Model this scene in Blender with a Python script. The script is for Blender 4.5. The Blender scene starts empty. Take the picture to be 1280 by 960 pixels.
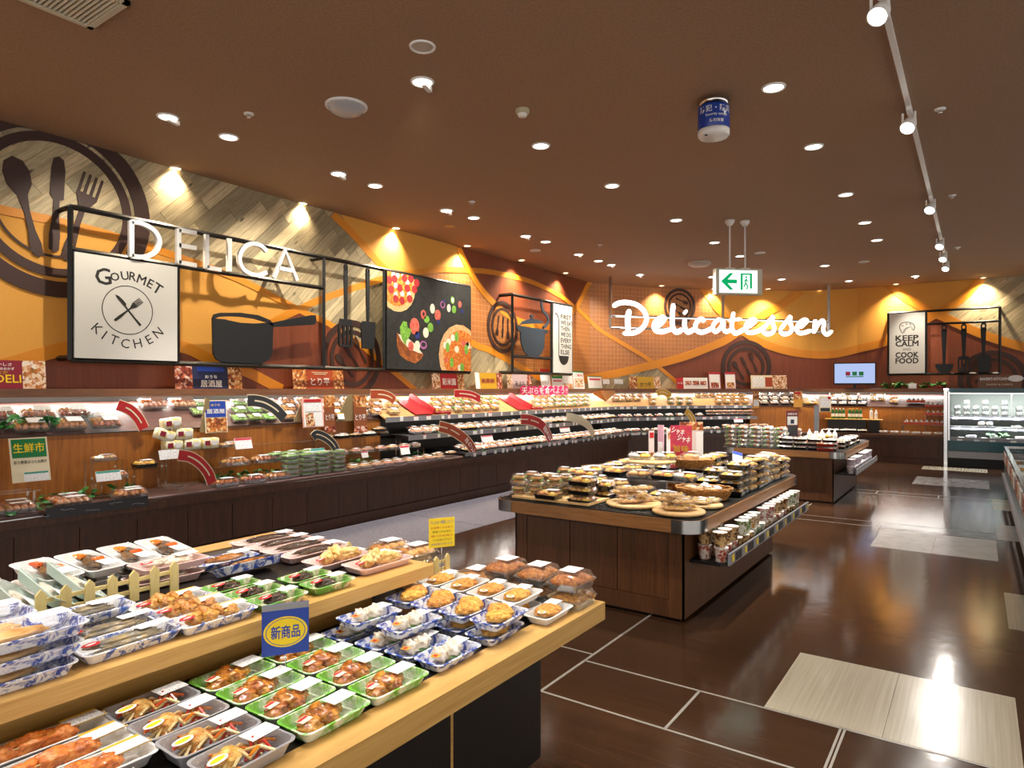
import bpy, bmesh, math, random
from mathutils import Vector, Matrix, noise
random.seed(7)
R = math.radians
C = bpy.context.scene.collection
SC = bpy.context.scene

# ---------------------------------------------------------------- camera, world, exposure
FOC, PCX, PHY, EYE, YAW = 834.0, 640.0, 486.0, 1.5, R(34.9)
CEIL = 3.74
cam = bpy.data.cameras.new('camera'); camo = bpy.data.objects.new('camera', cam); C.objects.link(camo)
cam.sensor_width = 36.0; cam.lens = FOC / 1280 * 36; cam.shift_y = 6 / 1280
cam.clip_start = 0.05; cam.clip_end = 100
camo.location = (0, 0, EYE); camo.rotation_euler = (R(90), 0, YAW)
SC.camera = camo
SC.view_settings.view_transform = 'Standard'; SC.view_settings.look = 'None'
SC.view_settings.gamma = 1.0; SC.view_settings.use_curve_mapping = False
SC.view_settings.exposure = 0.0
SC.cycles.transparent_max_bounces = 20
SC.cycles.max_bounces = 6; SC.cycles.glossy_bounces = 3; SC.cycles.transmission_bounces = 4
SC.cycles.caustics_reflective = False; SC.cycles.caustics_refractive = False
SC.cycles.sample_clamp_indirect = 6.0
world = bpy.data.worlds.new('world'); SC.world = world; world.use_nodes = True
world.node_tree.nodes['Background'].inputs[0].default_value = (1.0, 0.95, 0.9, 1)
world.node_tree.nodes['Background'].inputs[1].default_value = 1.45
P_GENERAL, P_WASH, P_TRACK, P_CASE = 92.0, 250.0, 150.0, 1.2
P_AIM = 170.0

FWD = (-math.sin(YAW), math.cos(YAW)); RGT = (math.cos(YAW), math.sin(YAW))
def ray(px, py):
    k = (px - PCX) / FOC
    return Vector((FWD[0] + k * RGT[0], FWD[1] + k * RGT[1], (PHY - py) / FOC))
def at_z(px, py, z):
    d = ray(px, py); t = (z - EYE) / d.z
    return Vector((d.x * t, d.y * t, z))
def at_x(px, py, X):
    d = ray(px, py); t = X / d.x
    return Vector((X, d.y * t, EYE + d.z * t))

# ---------------------------------------------------------------- materials
def lin(h):
    if isinstance(h, (tuple, list)): return tuple(h)[:3] + (1.0,)
    h = h.lstrip('#'); o = []
    for i in (0, 2, 4):
        c = int(h[i:i + 2], 16) / 255
        o.append(c / 12.92 if c <= .04045 else ((c + .055) / 1.055) ** 2.4)
    return tuple(o) + (1.0,)
MATS = {}
class NT:
    def __init__(s, name):
        s.m = bpy.data.materials.new(name); s.m.use_nodes = True; s.t = s.m.node_tree; s.t.nodes.clear(); MATS[name] = s.m
    def n(s, typ, ins=None, **kw):
        nd = s.t.nodes.new('ShaderNode' + typ)
        for k, v in kw.items(): setattr(nd, k, v)
        for k, v in (ins or {}).items():
            if isinstance(v, bpy.types.NodeSocket): s.t.links.new(v, nd.inputs[k])
            else: nd.inputs[k].default_value = v
        return nd
    def ramp(s, fac, stops, interp='LINEAR'):
        nd = s.n('ValToRGB', {0: fac}); cr = nd.color_ramp; cr.interpolation = interp
        while len(cr.elements) < len(stops): cr.elements.new(0.5)
        for e, (p, c) in zip(cr.elements, stops): e.position = p; e.color = lin(c)
        return nd.outputs[0]
    def out(s, sh): s.t.links.new(sh, s.n('OutputMaterial').inputs[0]); return s.m
    def coord(s, kind='Object', scale=(1, 1, 1), rot=(0, 0, 0), rnd=False):
        c = s.n('TexCoord').outputs[kind]
        if rnd:
            oi = s.n('ObjectInfo').outputs['Random']
            mul = s.n('Math', {0: oi, 1: 37.0}, operation='MULTIPLY').outputs[0]
            c = s.n('VectorMath', {0: c, 1: mul}, operation='ADD').outputs[0]
        return s.n('Mapping', {'Vector': c, 'Scale': scale, 'Rotation': rot}).outputs[0]
    def noise(s, vec, scale=5, detail=3, rough=.5, dist=0):
        return s.n('TexNoise', {'Vector': vec, 'Scale': scale, 'Detail': detail, 'Roughness': rough, 'Distortion': dist}).outputs[0]
    def vary(s, col, amt, hue=0):
        oi = s.n('ObjectInfo').outputs['Random']
        v = s.n('MapRange', {0: oi, 3: 1 - amt, 4: 1 + amt}).outputs[0]
        ins = {'Color': col, 'Value': v}
        if hue: ins['Hue'] = s.n('MapRange', {0: s.n('Math', {0: oi, 1: 7.13}, operation='MULTIPLY').outputs[0], 2: 7.13, 3: .5 - hue, 4: .5 + hue}).outputs[0]
        return s.n('HueSaturation', ins).outputs[0]
    def bump(s, h, strength=.3, dist=.01):
        return s.n('Bump', {'Height': h, 'Strength': strength, 'Distance': dist}).outputs[0]
    def bsdf(s, col, rough=.5, metal=0, normal=None, coat=0, spec=.5, emit=None, es=0, alpha=None, sss=0):
        ins = {'Base Color': col if isinstance(col, bpy.types.NodeSocket) else lin(col), 'Roughness': rough, 'Metallic': metal, 'Coat Weight': coat, 'Coat Roughness': .08, 'Specular IOR Level': spec}
        if normal is not None: ins['Normal'] = normal
        if emit is not None: ins['Emission Color'] = emit if isinstance(emit, bpy.types.NodeSocket) else lin(emit); ins['Emission Strength'] = es
        return s.n('BsdfPrincipled', ins).outputs[0]
def plain(name, col, rough=.5, metal=0, coat=0, spec=.5, var=0):
    t = NT(name); c = lin(col)
    if var: c = t.vary(t.n('RGB').outputs[0], var); t.t.nodes['RGB'].outputs[0].default_value = lin(col)
    return t.out(t.bsdf(c if var else col, rough, metal, coat=coat, spec=spec))
def glow(name, col, st):
    t = NT(name); return t.out(t.n('Emission', {0: lin(col), 1: st}).outputs[0])
def mottle(name, stops, scale=20, rough=.45, coat=0, bump=.2, bscale=None, var=.08, hue=0, detail=4, dist=.4, spec=.5, bd=.004):
    t = NT(name); v = t.coord(rnd=True)
    c = t.ramp(t.noise(v, scale, detail, .6, dist), stops)
    if var: c = t.vary(c, var, hue)
    nb = t.bump(t.noise(v, bscale or scale * 2.2, 3), bump, bd) if bump else None
    return t.out(t.bsdf(c, rough, coat=coat, normal=nb, spec=spec))
def wood(name, stops, scale=(14, 14, 1.2), rough=.45, coat=0, var=.06, rnd=True, kind='Object', bump=.12, rot=(0, 0, 0), knots=False):
    t = NT(name); v = t.coord(kind, scale, rot, rnd)
    n1 = t.noise(v, 1.0, 5, .62, .8); n2 = t.noise(v, 6.0, 2, .5, .2)
    f = t.n('Mix', {0: .35, 2: n1, 3: n2}).outputs[0]
    c = t.ramp(f, stops)
    if knots:
        vo = t.n('TexVoronoi', {'Vector': t.coord(kind, (2.2, 6.5, 1), rot, rnd), 'Scale': 1.0}).outputs[0]
        k = t.ramp(vo, [(.0, '#000000'), (.05, '#101010'), (.11, '#ffffff')])
        c = t.n('Mix', {0: .75, 6: c, 7: k}, data_type='RGBA', blend_type='MULTIPLY').outputs[2]
    if var: c = t.vary(c, var)
    return t.out(t.bsdf(c, rough, coat=coat, normal=t.bump(n1, bump, .002) if bump else None))
def clear(name, tint='#ffffff', base=.07, edge=.55, rough=.08, bump=0, bscale=60, diff=0.0):
    t = NT(name)
    nb = t.bump(t.noise(t.coord(rnd=True), bscale, 2), bump, .004) if bump else None
    gi = {'Color': (1, 1, 1, 1), 'Roughness': rough}; li = {'Blend': .35}
    if nb is not None: gi['Normal'] = nb; li['Normal'] = nb
    g = t.n('BsdfGlossy', gi).outputs[0]
    tr = t.n('BsdfTransparent', {0: lin(tint)}).outputs[0]
    f = t.n('MapRange', {0: t.n('LayerWeight', li).outputs['Facing'], 3: base, 4: edge}).outputs[0]
    sh = t.n('MixShader', {0: f, 1: tr, 2: g}).outputs[0]
    if diff:
        sh = t.n('MixShader', {0: diff, 1: sh, 2: t.n('BsdfDiffuse', {0: lin(tint)}).outputs[0]}).outputs[0]
    return t.out(sh)

ceil_m = mottle('ceiling_paint', [(.3, '#8f7056'), (.7, '#a08166')], 60, .8, 0, .25, 220, 0, detail=2, bd=.003)
cloth_m = mottle('orange_cloth', [(.3, '#d9993f'), (.7, '#e0a44a')], 90, .8, 0, .1, 300, 0)
band_m = plain('orange_band', '#d98a1c', .5)
veneer_m = wood('red_veneer', [(.3, '#6e3118'), (.5, '#7e3d20'), (.72, '#8c4826')], (40, 40, 1.6), .5, 0, 0, False, bump=.05)
plate_m = plain('dark_brown_print', '#3a2018', .55)
def grid_material():
    t = NT('tile_grid'); uv = t.n('TexCoord').outputs['UV']
    b = t.n('TexBrick', {'Vector': uv, 'Color1': lin('#ad6c38'), 'Color2': lin('#a56634'), 'Mortar': lin('#c08c56'), 'Scale': 1.0, 'Mortar Size': .0045, 'Mortar Smooth': .1, 'Brick Width': .09, 'Row Height': .09}, offset=0.0)
    return t.out(t.bsdf(b.outputs[0], .45))
grid_m = grid_material()
plank_m = wood('aged_plank', [(.25, '#786a54'), (.45, '#a89876'), (.6, '#c4b38e'), (.8, '#dccda6')], (1.6, 26, 1), .6, 0, .42, True, 'UV', .1, knots=True)
case_m = wood('case_brown_wood', [(.25, '#2e1a0e'), (.5, '#4c2d1a'), (.75, '#633d24')], (26, 26, 1.3), .42, 0, .05)
riser_m = wood('riser_wood', [(.25, '#74400f'), (.5, '#a05e1a'), (.75, '#b87628')], (24, 24, 1.2), .45, 0, .05)
trim_m = wood('trim_wood', [(.25, '#54351f'), (.5, '#74492c'), (.75, '#8a5a38')], (3, 3, 40), .4, 0, .04)
island_m = wood('island_wood', [(.25, '#3c2414'), (.5, '#5c3a21'), (.75, '#74492a')], (22, 22, 1.2), .4, 0, .05)
apron_m = wood('apron_wood', [(.25, '#6a4626'), (.5, '#936438'), (.75, '#aa7a4a')], (3, 3, 60), .35, 0, .04)
pine_m = wood('pine_wood', [(.25, '#a67e40'), (.5, '#c19753'), (.75, '#d2ab68')], (5, 1.6, 60), .45, .1, .04)
block_m = wood('pine_block', [(.25, '#9a7232'), (.5, '#b38840'), (.75, '#c49a52')], (5, 1.4, 40), .5, 0, .04)
picket_m = wood('picket_wood', [(.25, '#d7bf74'), (.6, '#e6d290'), (.8, '#efe0a8')], (30, 30, 4), .5, 0, .05)
black_m = wood('black_oak', [(.3, '#0c0a09'), (.6, '#191512'), (.8, '#28211c')], (40, 40, 1.5), .4, 0, .05)
darkdeck_m = plain('dark_deck', '#221d1a', .35)
steel_m = plain('brushed_steel', '#c9c9c6', .22, 1.0)
chrome_m = plain('chrome', '#dddddd', .12, 1.0)
frame_m = plain('black_steel', '#161514', .45, .3)
white_m = plain('white_enamel', '#f0efec', .4)
paper_m = plain('white_paper', '#f1f0ec', .6)
panel_m = plain('panel_white', '#d9d7cf', .55)
grey_m = plain('grey_plastic', '#77787c', .4)
dgrey_m = plain('charcoal', '#2c2d30', .45)
rail_m = plain('rail_grey', '#8f9096', .3)
off_m = plain('lamp_off_lens', '#b9b1a6', .4)
lamp_w = glow('lamp_glow', '#fff4e4', 14.0)
lamp_y = glow('warm_lamp_glow', '#ffdca0', 14.0)
strip_g = glow('strip_glow', '#fffaf0', 3.0)
sign_g = glow('sign_glow', '#ffffff', 3.2)
ink_m = plain('ink', '#26241f', .6)
red_m = plain('red_print', '#b5161d', .5); dred_m = plain('maroon_print', '#8c1730', .5)
rust_m = plain('rust_print', '#a8431c', .5); navy_m = plain('navy_print', '#191f48', .5)
blue_m = plain('blue_print', '#1b3fa0', .45); yellow_m = plain('yellow_print', '#f2d21c', .5)
green_m = plain('green_print', '#107a3c', .5); gold_m = plain('gold_print', '#c79a1e', .45)
pink_m = plain('pink_print', '#d8206a', .5); cream_m = plain('cream_print', '#e8dcbb', .55)
teal_m = plain('teal_enamel', '#0b4a55', .3, coat=.3)
acryl_m = clear('acrylic', '#f4f8f6', .1, .6, .05)
lid_m = clear('clear_lid', '#ffffff', .05, .36, .1, .5, 50, .015)
film_m = clear('wrap_film', '#ffffff', .03, .3, .09, .8, 40, .0)
bag_m = clear('bag_film', '#ffffff', .05, .35, .12, 1.0, 45, .04)
frost_m = clear('frosted_lid', '#e3efe8', .12, .5, .2, .3, 30, .55)
glass_m = clear('glass', '#eef6f6', .06, .6, .03)
mirror_m = plain('mirror_dark', '#8a8c92', .1, .9)

# ---------------------------------------------------------------- mesh builder
class MB:
    def __init__(s): s.v = []; s.f = []; s.mi = []; s.mats = []; s.uv = {}; s.smooth = []
    def m(s, mat):
        if mat not in s.mats: s.mats.append(mat)
        return s.mats.index(mat)
    def add(s, vs, fs, mat, smooth=False, xf=None):
        b = len(s.v); k = s.m(mat)
        for p in vs:
            p = Vector(p)
            s.v.append(xf @ p if xf else p)
        for f in fs: s.f.append([b + i for i in f]); s.mi.append(k); s.smooth.append(smooth)
        return s
    def box(s, lo, hi, mat, xf=None):
        x0, y0, z0 = lo; x1, y1, z1 = hi
        return s.add([(x0, y0, z0), (x1, y0, z0), (x1, y1, z0), (x0, y1, z0), (x0, y0, z1), (x1, y0, z1), (x1, y1, z1), (x0, y1, z1)],
                     [(3, 2, 1, 0), (4, 5, 6, 7), (0, 1, 5, 4), (1, 2, 6, 5), (2, 3, 7, 6), (3, 0, 4, 7)], mat, xf=xf)
    def rings(s, rings, mat, cap0=True, cap1=True, smooth=True, close=False, xf=None):
        n = len(rings[0]); vs = [p for r in rings for p in r]; fs = []
        m = len(rings)
        for i in range(m if close else m - 1):
            a, b = i * n, ((i + 1) % m) * n
            for j in range(n): fs.append((a + j, a + (j + 1) % n, b + (j + 1) % n, b + j))
        s.add(vs, fs, mat, smooth, xf)
        base = len(s.v) - len(vs); k = s.m(mat)
        if cap0 and not close: s.f.append([base + j for j in range(n)][::-1]); s.mi.append(k); s.smooth.append(False)
        if cap1 and not close: s.f.append([base + (m - 1) * n + j for j in range(n)]); s.mi.append(k); s.smooth.append(False)
        return s
    def lathe(s, prof, mat, n=16, c=(0, 0, 0), xf=None, smooth=True, cap0=True, cap1=True):
        return s.rings([[(c[0] + r * math.cos(2 * math.pi * j / n), c[1] + r * math.sin(2 * math.pi * j / n), c[2] + z) for j in range(n)] for r, z in prof], mat, cap0, cap1, smooth, xf=xf)
    def tube(s, pts, r, mat, n=6, xf=None, flat=None, up=None):
        pts = [Vector(p) for p in pts]; rs = []
        for i, p in enumerate(pts):
            d = (pts[min(i + 1, len(pts) - 1)] - pts[max(i - 1, 0)]).normalized()
            u = Vector(up) if up else (Vector((0, 0, 1)) if abs(d.z) < .9 else Vector((1, 0, 0)))
            a = d.cross(u).normalized(); b = a.cross(d).normalized()
            ri = r[i] if isinstance(r, (list, tuple)) else r
            rb = flat if flat else ri
            rs.append([p + a * (ri * math.cos(2 * math.pi * j / n)) + b * (rb * math.sin(2 * math.pi * j / n)) for j in range(n)])
        return s.rings(rs, mat, smooth=n > 5, xf=xf)
    def bar(s, a, b, w, mat, xf=None):
        return s.tube([a, b], w * .7071, mat, 4, xf)
    def plate(s, poly, y0, y1, mat, xf=None, edge=None):
        """2-D outline (x, z) given a depth from y0 (front, smaller) to y1"""
        n = len(poly)
        ar = sum(poly[i][0] * poly[(i + 1) % n][1] - poly[(i + 1) % n][0] * poly[i][1] for i in range(n))
        if ar < 0: poly = poly[::-1]
        vs = [(x, y0, z) for x, z in poly] + [(x, y1, z) for x, z in poly]
        s.add(vs, [tuple(range(n)), tuple(range(2 * n - 1, n - 1, -1))], mat, xf=xf)
        s.add(vs, [(j, n + j, n + (j + 1) % n, (j + 1) % n) for j in range(n)], edge or mat, xf=xf)
        return s
    def rect(s, x0, z0, x1, z1, y, mat, t=.0008, xf=None): return s.plate([(x0, z0), (x1, z0), (x1, z1), (x0, z1)], y - t, y, mat, xf)
    def mesh(s, name):
        me = bpy.data.meshes.new(name); me.from_pydata([tuple(p) for p in s.v], [], s.f)
        for mt in s.mats: me.materials.append(mt)
        me.polygons.foreach_set('material_index', s.mi); me.polygons.foreach_set('use_smooth', s.smooth)
        if s.uv:
            ul = me.uv_layers.new(name='UVMap')
            for lp in me.loops: ul.data[lp.index].uv = s.uv.get(lp.vertex_index, (0, 0))
        me.update(); return me
    def build(s, name, parent=None, loc=None, rz=0, rot=None):
        return mk(name, s.mesh(name), parent, loc, rz, rot)
def mk(name, me, parent=None, loc=None, rz=0, rot=None):
    o = bpy.data.objects.new(name, me); C.objects.link(o)
    if parent: o.parent = parent
    if loc is not None: o.location = loc
    o.rotation_euler = rot if rot else (0, 0, rz)
    return o
def empty(name, loc=(0, 0, 0), rz=0, rot=None): 
    o = mk(name, None, None, loc, rz, rot); o.empty_display_size = .05; return o
def tag(o, label, cat, group=None, kind=None):
    o['label'] = label; o['category'] = cat
    if group: o['group'] = group
    if kind: o['kind'] = kind
    return o
def struct(o, label=None):
    o['kind'] = 'structure'
    if label: o['label'] = label
    return o
def clone(root, loc, rz=0, rot=None, scale=None):
    r = root.copy(); C.objects.link(r); r.location = loc; r.rotation_euler = rot if rot else (0, 0, rz)
    if scale: r.scale = (scale,) * 3 if isinstance(scale, (int, float)) else scale
    for ch in root.children:
        c = ch.copy(); C.objects.link(c); c.parent = r
        for g in ch.children:
            d = g.copy(); C.objects.link(d); d.parent = c
    return r
PROTOS = []
def proto_done():
    for p in PROTOS:
        for ch in list(p.children):
            for g in list(ch.children): bpy.data.objects.remove(g)
            bpy.data.objects.remove(ch)
        bpy.data.objects.remove(p)
ORD = 'first second third fourth fifth sixth seventh eighth ninth tenth eleventh twelfth thirteenth fourteenth fifteenth sixteenth seventeenth eighteenth nineteenth twentieth'.split()
def ordn(i):
    if i < 20: return ORD[i]
    tens = ['twenty', 'thirty', 'forty', 'fifty'][(i + 1) // 10 - 2]
    u = (i + 1) % 10
    return tens + '-' + ORD[u - 1] if u else tens[:-1] + 'ieth'
def spline(pts, n=8, closed=False):
    out = []; k = len(pts)
    for i in range(k if closed else k - 1):
        g = lambda j: Vector(pts[j % k] if closed else pts[max(0, min(k - 1, j))])
        p0, p1, p2, p3 = g(i - 1), g(i), g(i + 1), g(i + 2)
        for j in range(n):
            t = j / n
            out.append(.5 * ((2 * p1) + (p2 - p0) * t + (2 * p0 - 5 * p1 + 4 * p2 - p3) * t * t + (3 * p1 - p0 - 3 * p2 + p3) * t ** 3))
    if not closed: out.append(Vector(pts[-1]))
    return out
def clip_poly(poly, nx, nz, c):
    """keep nx*x + nz*z <= c"""
    out = []
    for i in range(len(poly)):
        a, b = poly[i], poly[(i + 1) % len(poly)]
        da, db = nx * a[0] + nz * a[1] - c, nx * b[0] + nz * b[1] - c
        if da <= 0: out.append(a)
        if (da < 0 < db) or (db < 0 < da):
            t = da / (da - db); out.append((a[0] + (b[0] - a[0]) * t, a[1] + (b[1] - a[1]) * t))
    return out
def area(p): return abs(sum(p[i][0] * p[(i + 1) % len(p)][1] - p[(i + 1) % len(p)][0] * p[i][1] for i in range(len(p)))) / 2 if len(p) > 2 else 0
TXT = {}
def text_mesh(body, mat, size=1.0, ext=.0, bold=0.0, align='CENTER', space=1.0, line=1.0):
    """lettering as a mesh lying in x-z, facing -y, centred"""
    cu = bpy.data.curves.new('lettering', 'FONT'); cu.body = body; cu.size = size; cu.align_x = align; cu.align_y = 'CENTER'
    cu.extrude = ext; cu.offset = bold; cu.space_character = space; cu.space_line = line; cu.resolution_u = 2
    o = bpy.data.objects.new('lettering', cu); C.objects.link(o)
    dg = bpy.context.evaluated_depsgraph_get()
    me = bpy.data.meshes.new_from_object(o.evaluated_get(dg)); bpy.data.objects.remove(o); bpy.data.curves.remove(cu)
    me.transform(Matrix.Rotation(R(90), 4, 'X')); me.materials.clear(); me.materials.append(mat); me.name = 'lettering'
    return me
def text(body, mat, parent, x, z, h, y=-.003, w=None, bold=0.0, rot=0, name='lettering', space=1.0, line=1.0, align='CENTER', ext=0):
    """write on a sign's local plane; h = height of the whole block, w = its width if given"""
    me = text_mesh(body, mat, 1.0, ext, 0, align, space, line)
    if not me.vertices: return None
    if bold > 0:   # heavier strokes: the outline laid down again, shifted a little each way
        vs = [v.co.copy() for v in me.vertices]; fs = [list(p.vertices) for p in me.polygons]; V = []; Fc = []
        for k, (dx, dz) in enumerate(((-1, -1), (1, -1), (-1, 1), (1, 1), (0, 0))):
            b = len(V); V += [(c.x + dx * bold * .9, c.y - k * 1e-5, c.z + dz * bold * .9) for c in vs]; Fc += [[b + i for i in f] for f in fs]
        me = bpy.data.meshes.new('lettering'); me.from_pydata(V, [], Fc); me.materials.append(mat); me.update()
    xs = [v.co.x for v in me.vertices]; zs = [v.co.z for v in me.vertices]
    cx, cz = (min(xs) + max(xs)) / 2, (min(zs) + max(zs)) / 2
    sz = h / max(1e-6, max(zs) - min(zs)); sx = (w / max(1e-6, max(xs) - min(xs))) if w else sz
    me.transform(Matrix.Diagonal((sx, 1, sz, 1)) @ Matrix.Translation((-cx, 0, -cz)))
    o = mk(name, me, parent, (x, y, z)); o.rotation_euler = (0, -rot, 0)
    return o

# ---------------------------------------------------------------- the wall line: s runs along it, o is the distance out into the room
_ctrl = [(-6.7, 12.45), (-5.72, 13.95), (-4.9, 14.95), (-4.0, 15.8), (-3.1, 16.38), (-2.2, 16.6)]
_path = [Vector((-6.7, -3.0)), Vector((-6.7, 4.0))] + spline(_ctrl, 3) + [Vector((2.9, 16.6))]
_S = [-3.0]
for i in range(1, len(_path)): _S.append(_S[-1] + (_path[i] - _path[i - 1]).length)
_segn = []
for i in range(len(_path) - 1):
    t = (_path[i + 1] - _path[i]).normalized(); _segn.append(Vector((t.y, -t.x)))
_vn = []
for i in range(len(_path)):
    a = _segn[max(0, i - 1)]; b = _segn[min(i, len(_segn) - 1)]
    m = (a + b).normalized(); _vn.append(m / max(.5, m.dot(a)))
def seg_of(s):
    for i in range(len(_S) - 1):
        if s <= _S[i + 1]: return i
    return len(_S) - 2
def WP(s, o=0, z=0):
    i = seg_of(s); t = (s - _S[i]) / (_S[i + 1] - _S[i])
    p = _path[i].lerp(_path[i + 1], t) + _vn[i].lerp(_vn[i + 1], t) * o
    return Vector((p.x, p.y, z))
def wang(s):
    i = seg_of(s); t = _path[i + 1] - _path[i]; return math.atan2(t.y, t.x)
def whit(px, py, o=0):
    """photo point -> (s, z) on the surface at distance o from the wall line"""
    d = ray(px, py); best = None
    for i in range(len(_path) - 1):
        a = _path[i] + _vn[i] * o; b = _path[i + 1] + _vn[i + 1] * o; e = b - a
        den = d.x * -e.y + d.y * e.x
        if abs(den) < 1e-9: continue
        t = (a.x * -e.y + a.y * e.x) / den
        u = (d.x * a.y - d.y * a.x) / den * -1
        q = Vector((d.x * t, d.y * t)); u = (q - a).dot(e) / e.length_squared
        if t > 0 and -.0001 <= u <= 1.0001 and (best is None or t < best[0]):
            best = (t, _S[i] + u * (_S[i + 1] - _S[i]), EYE + d.z * t)
    if best is None:
        return (-3.0 if px < 640 else _S[-1], EYE)
    return best[1], best[2]
def sweep(prof, s0, s1, mat, name, parent=None, cap=True, smooth=False):
    """closed profile [(o, z)] carried along the wall line"""
    ss = [s0] + [q for q in _S if s0 + 1e-4 < q < s1 - 1e-4] + [s1]
    mb = MB(); mb.rings([[WP(q, o, z) for o, z in prof] for q in ss], mat, cap, cap, smooth)
    return mb.build(name, parent)
# ================================================================= floor
def floor_material():
    t = NT('floor_brown_tile'); v = t.coord(scale=(1.2, 60, 1)); 
    g = t.noise(v, 1.0, 4, .6); c = t.ramp(g, [(.3, '#352317'), (.6, '#432d1e'), (.8, '#503828')])
    nb = t.bump(t.noise(t.coord(scale=(1, 1, 1)), 3.5, 3, .6), .07, .02)
    return t.out(t.bsdf(c, .13, normal=nb, coat=0, spec=.42))
floor_m = floor_material()
def pale_material():
    t = NT('pale_tile'); v = t.coord(scale=(90, 1.5, 1))
    c = t.ramp(t.noise(v, 1.0, 3), [(.3, '#a8a08c'), (.7, '#b9b19c')])
    return t.out(t.bsdf(c, .2, normal=t.bump(t.noise(t.coord(), 4, 3), .1, .02), coat=.2))
pale_m = pale_material()
pale2_m = mottle('grey_pale_tile', [(.3, '#8f8c88'), (.7, '#a3a09a')], 8, .22, .2, .05, 4, 0)
strip_m = plain('floor_strip', '#98938a', .35)
mat_m = mottle('grey_floor_mat', [(.3, '#4a464d'), (.5, '#5f5b63'), (.7, '#726d76')], 70, .75, 0, .5, 300, 0)
fl = MB().box((-6.7, -3, -.06), (6, 17.2, 0), floor_m).build('floor'); struct(fl, 'glossy dark brown shop floor')
def floor_piece(x0, x1, y0, y1, m, name, t=.0012, parent=fl):
    return MB().box((x0, y0, -.001), (x1, y1, t), m).build(name, parent)
for x0, x1, y0, y1, m in [(-.825, -.338, 3.26, 4.05, pale_m), (-.336, .15, 3.26, 4.05, pale_m), (-.84, -.345, 7.17, 8.13, pale2_m), (-.343, .15, 7.17, 8.13, pale2_m),
                          (-.85, -.35, 12.25, 13.35, pale2_m), (-.348, .15, 12.25, 13.35, pale2_m), (-.86, .15, 14.6, 15.22, pale_m),
                          (.16, .66, 10.2, 11.2, pale_m), (.16, .66, 8.2, 9.1, pale2_m), (.16, .66, 5.2, 6.1, pale_m)]:
    floor_piece(x0, x1, y0, y1, m, 'pale_floor_tile')
for x0, x1, y0, y1 in [(-1.785, -1.77, 2.8, 9.4), (-1.78, 1.5, 2.79, 2.803), (-1.78, 1.5, 3.243, 3.256), (-4.4, -1.78, 3.345, 3.357), (-1.137, -1.124, 2.8, 3.25), (-.5, -.49, 2.8, 3.25), (-.483, -.473, 2.8, 3.25),
                       (.15, .163, 2.8, 3.25), (-1.78, .2, 8.5, 8.514), (-1.78, .2, 8.2, 8.214), (-.9, -.887, 8.2, 8.5), (-1.78, 1.2, 11.1, 11.115), (-1.78, 1.2, 10.8, 10.815), (-.45, -.435, 10.8, 11.1), (-1.2, -1.187, 10.8, 11.1)]:
    floor_piece(x0, x1, y0, y1, strip_m, 'floor_strip', .0016)
for y0, y1 in [(1.0, 3.4), (3.41, 5.8), (5.81, 8.2), (8.21, 10.4)]:
    floor_piece(-5.62, -4.42, y0, y1, mat_m, 'grey_floor_mat', .004)
# ================================================================= ceiling
ce = MB().box((-7.0, -3, CEIL), (6, 17.2, CEIL + .1), ceil_m).build('ceiling'); struct(ce, 'brown textured ceiling')
# ================================================================= walls
def wall_piece(name, s0, s1, label):
    o = sweep([(0, 0), (0, CEIL), (-.12, CEIL), (-.12, 0)], s0, s1, cloth_m, name); struct(o, label); return o
SK = 12.45; SB = _S[-2]
wl = wall_piece('wall_left', -3, SK, 'orange mural wall behind the long display case')
wc = wall_piece('wall_corner', SK, SB, 'curved orange mural wall behind the glowing script sign')
wb = wall_piece('wall_back', SB, _S[-1], 'orange mural wall behind the tall refrigerator')
def wall_of(s): return wl if s < SK else (wc if s < SB else wb)
LAY = {}
def overlay(poly_sz, o0, o1, mat, name, uv=False, parent=None):
    """a thin layer on the wall, cut at every bend of the wall; the pieces stay one part per wall"""
    ext = [min(p[0] for p in poly_sz), max(p[0] for p in poly_sz)]
    poly = clip_poly(poly_sz, 0, 1, CEIL - .001); poly = clip_poly(poly, 0, -1, -1.4)
    per = {}
    for i in range(len(_S) - 1):
        if _S[i + 1] <= ext[0] or _S[i] >= ext[1]: continue
        pc = clip_poly(clip_poly(poly, 1, 0, _S[i + 1]), -1, 0, -_S[i])
        if area(pc) < 2e-4: continue
        q = []
        for p in pc:
            if not q or (abs(p[0] - q[-1][0]) + abs(p[1] - q[-1][1])) > 1e-4: q.append(p)
        n = len(q)
        if n < 3: continue
        ar = sum(q[k][0] * q[(k + 1) % n][1] - q[(k + 1) % n][0] * q[k][1] for k in range(n))
        if ar < 0: q = q[::-1]
        w = wall_of((_S[i] + _S[i + 1]) / 2); mb = per.setdefault(w.name, (w, MB()))[1]
        b = len(mb.v)
        mb.add([WP(s, o1, z) for s, z in q] + [WP(s, o0, z) for s, z in q], [tuple(range(n))] + [(k, n + k, n + (k + 1) % n, (k + 1) % n) for k in range(n)], mat)
        if uv:
            for k, (s, z) in enumerate(q): mb.uv[b + k] = (s, z); mb.uv[b + n + k] = (s, z)
    for w, mb in per.values(): mb.build(name, parent or w)
def PX(pts, o=0): return [whit(x, y, o) for x, y in pts]
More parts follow.
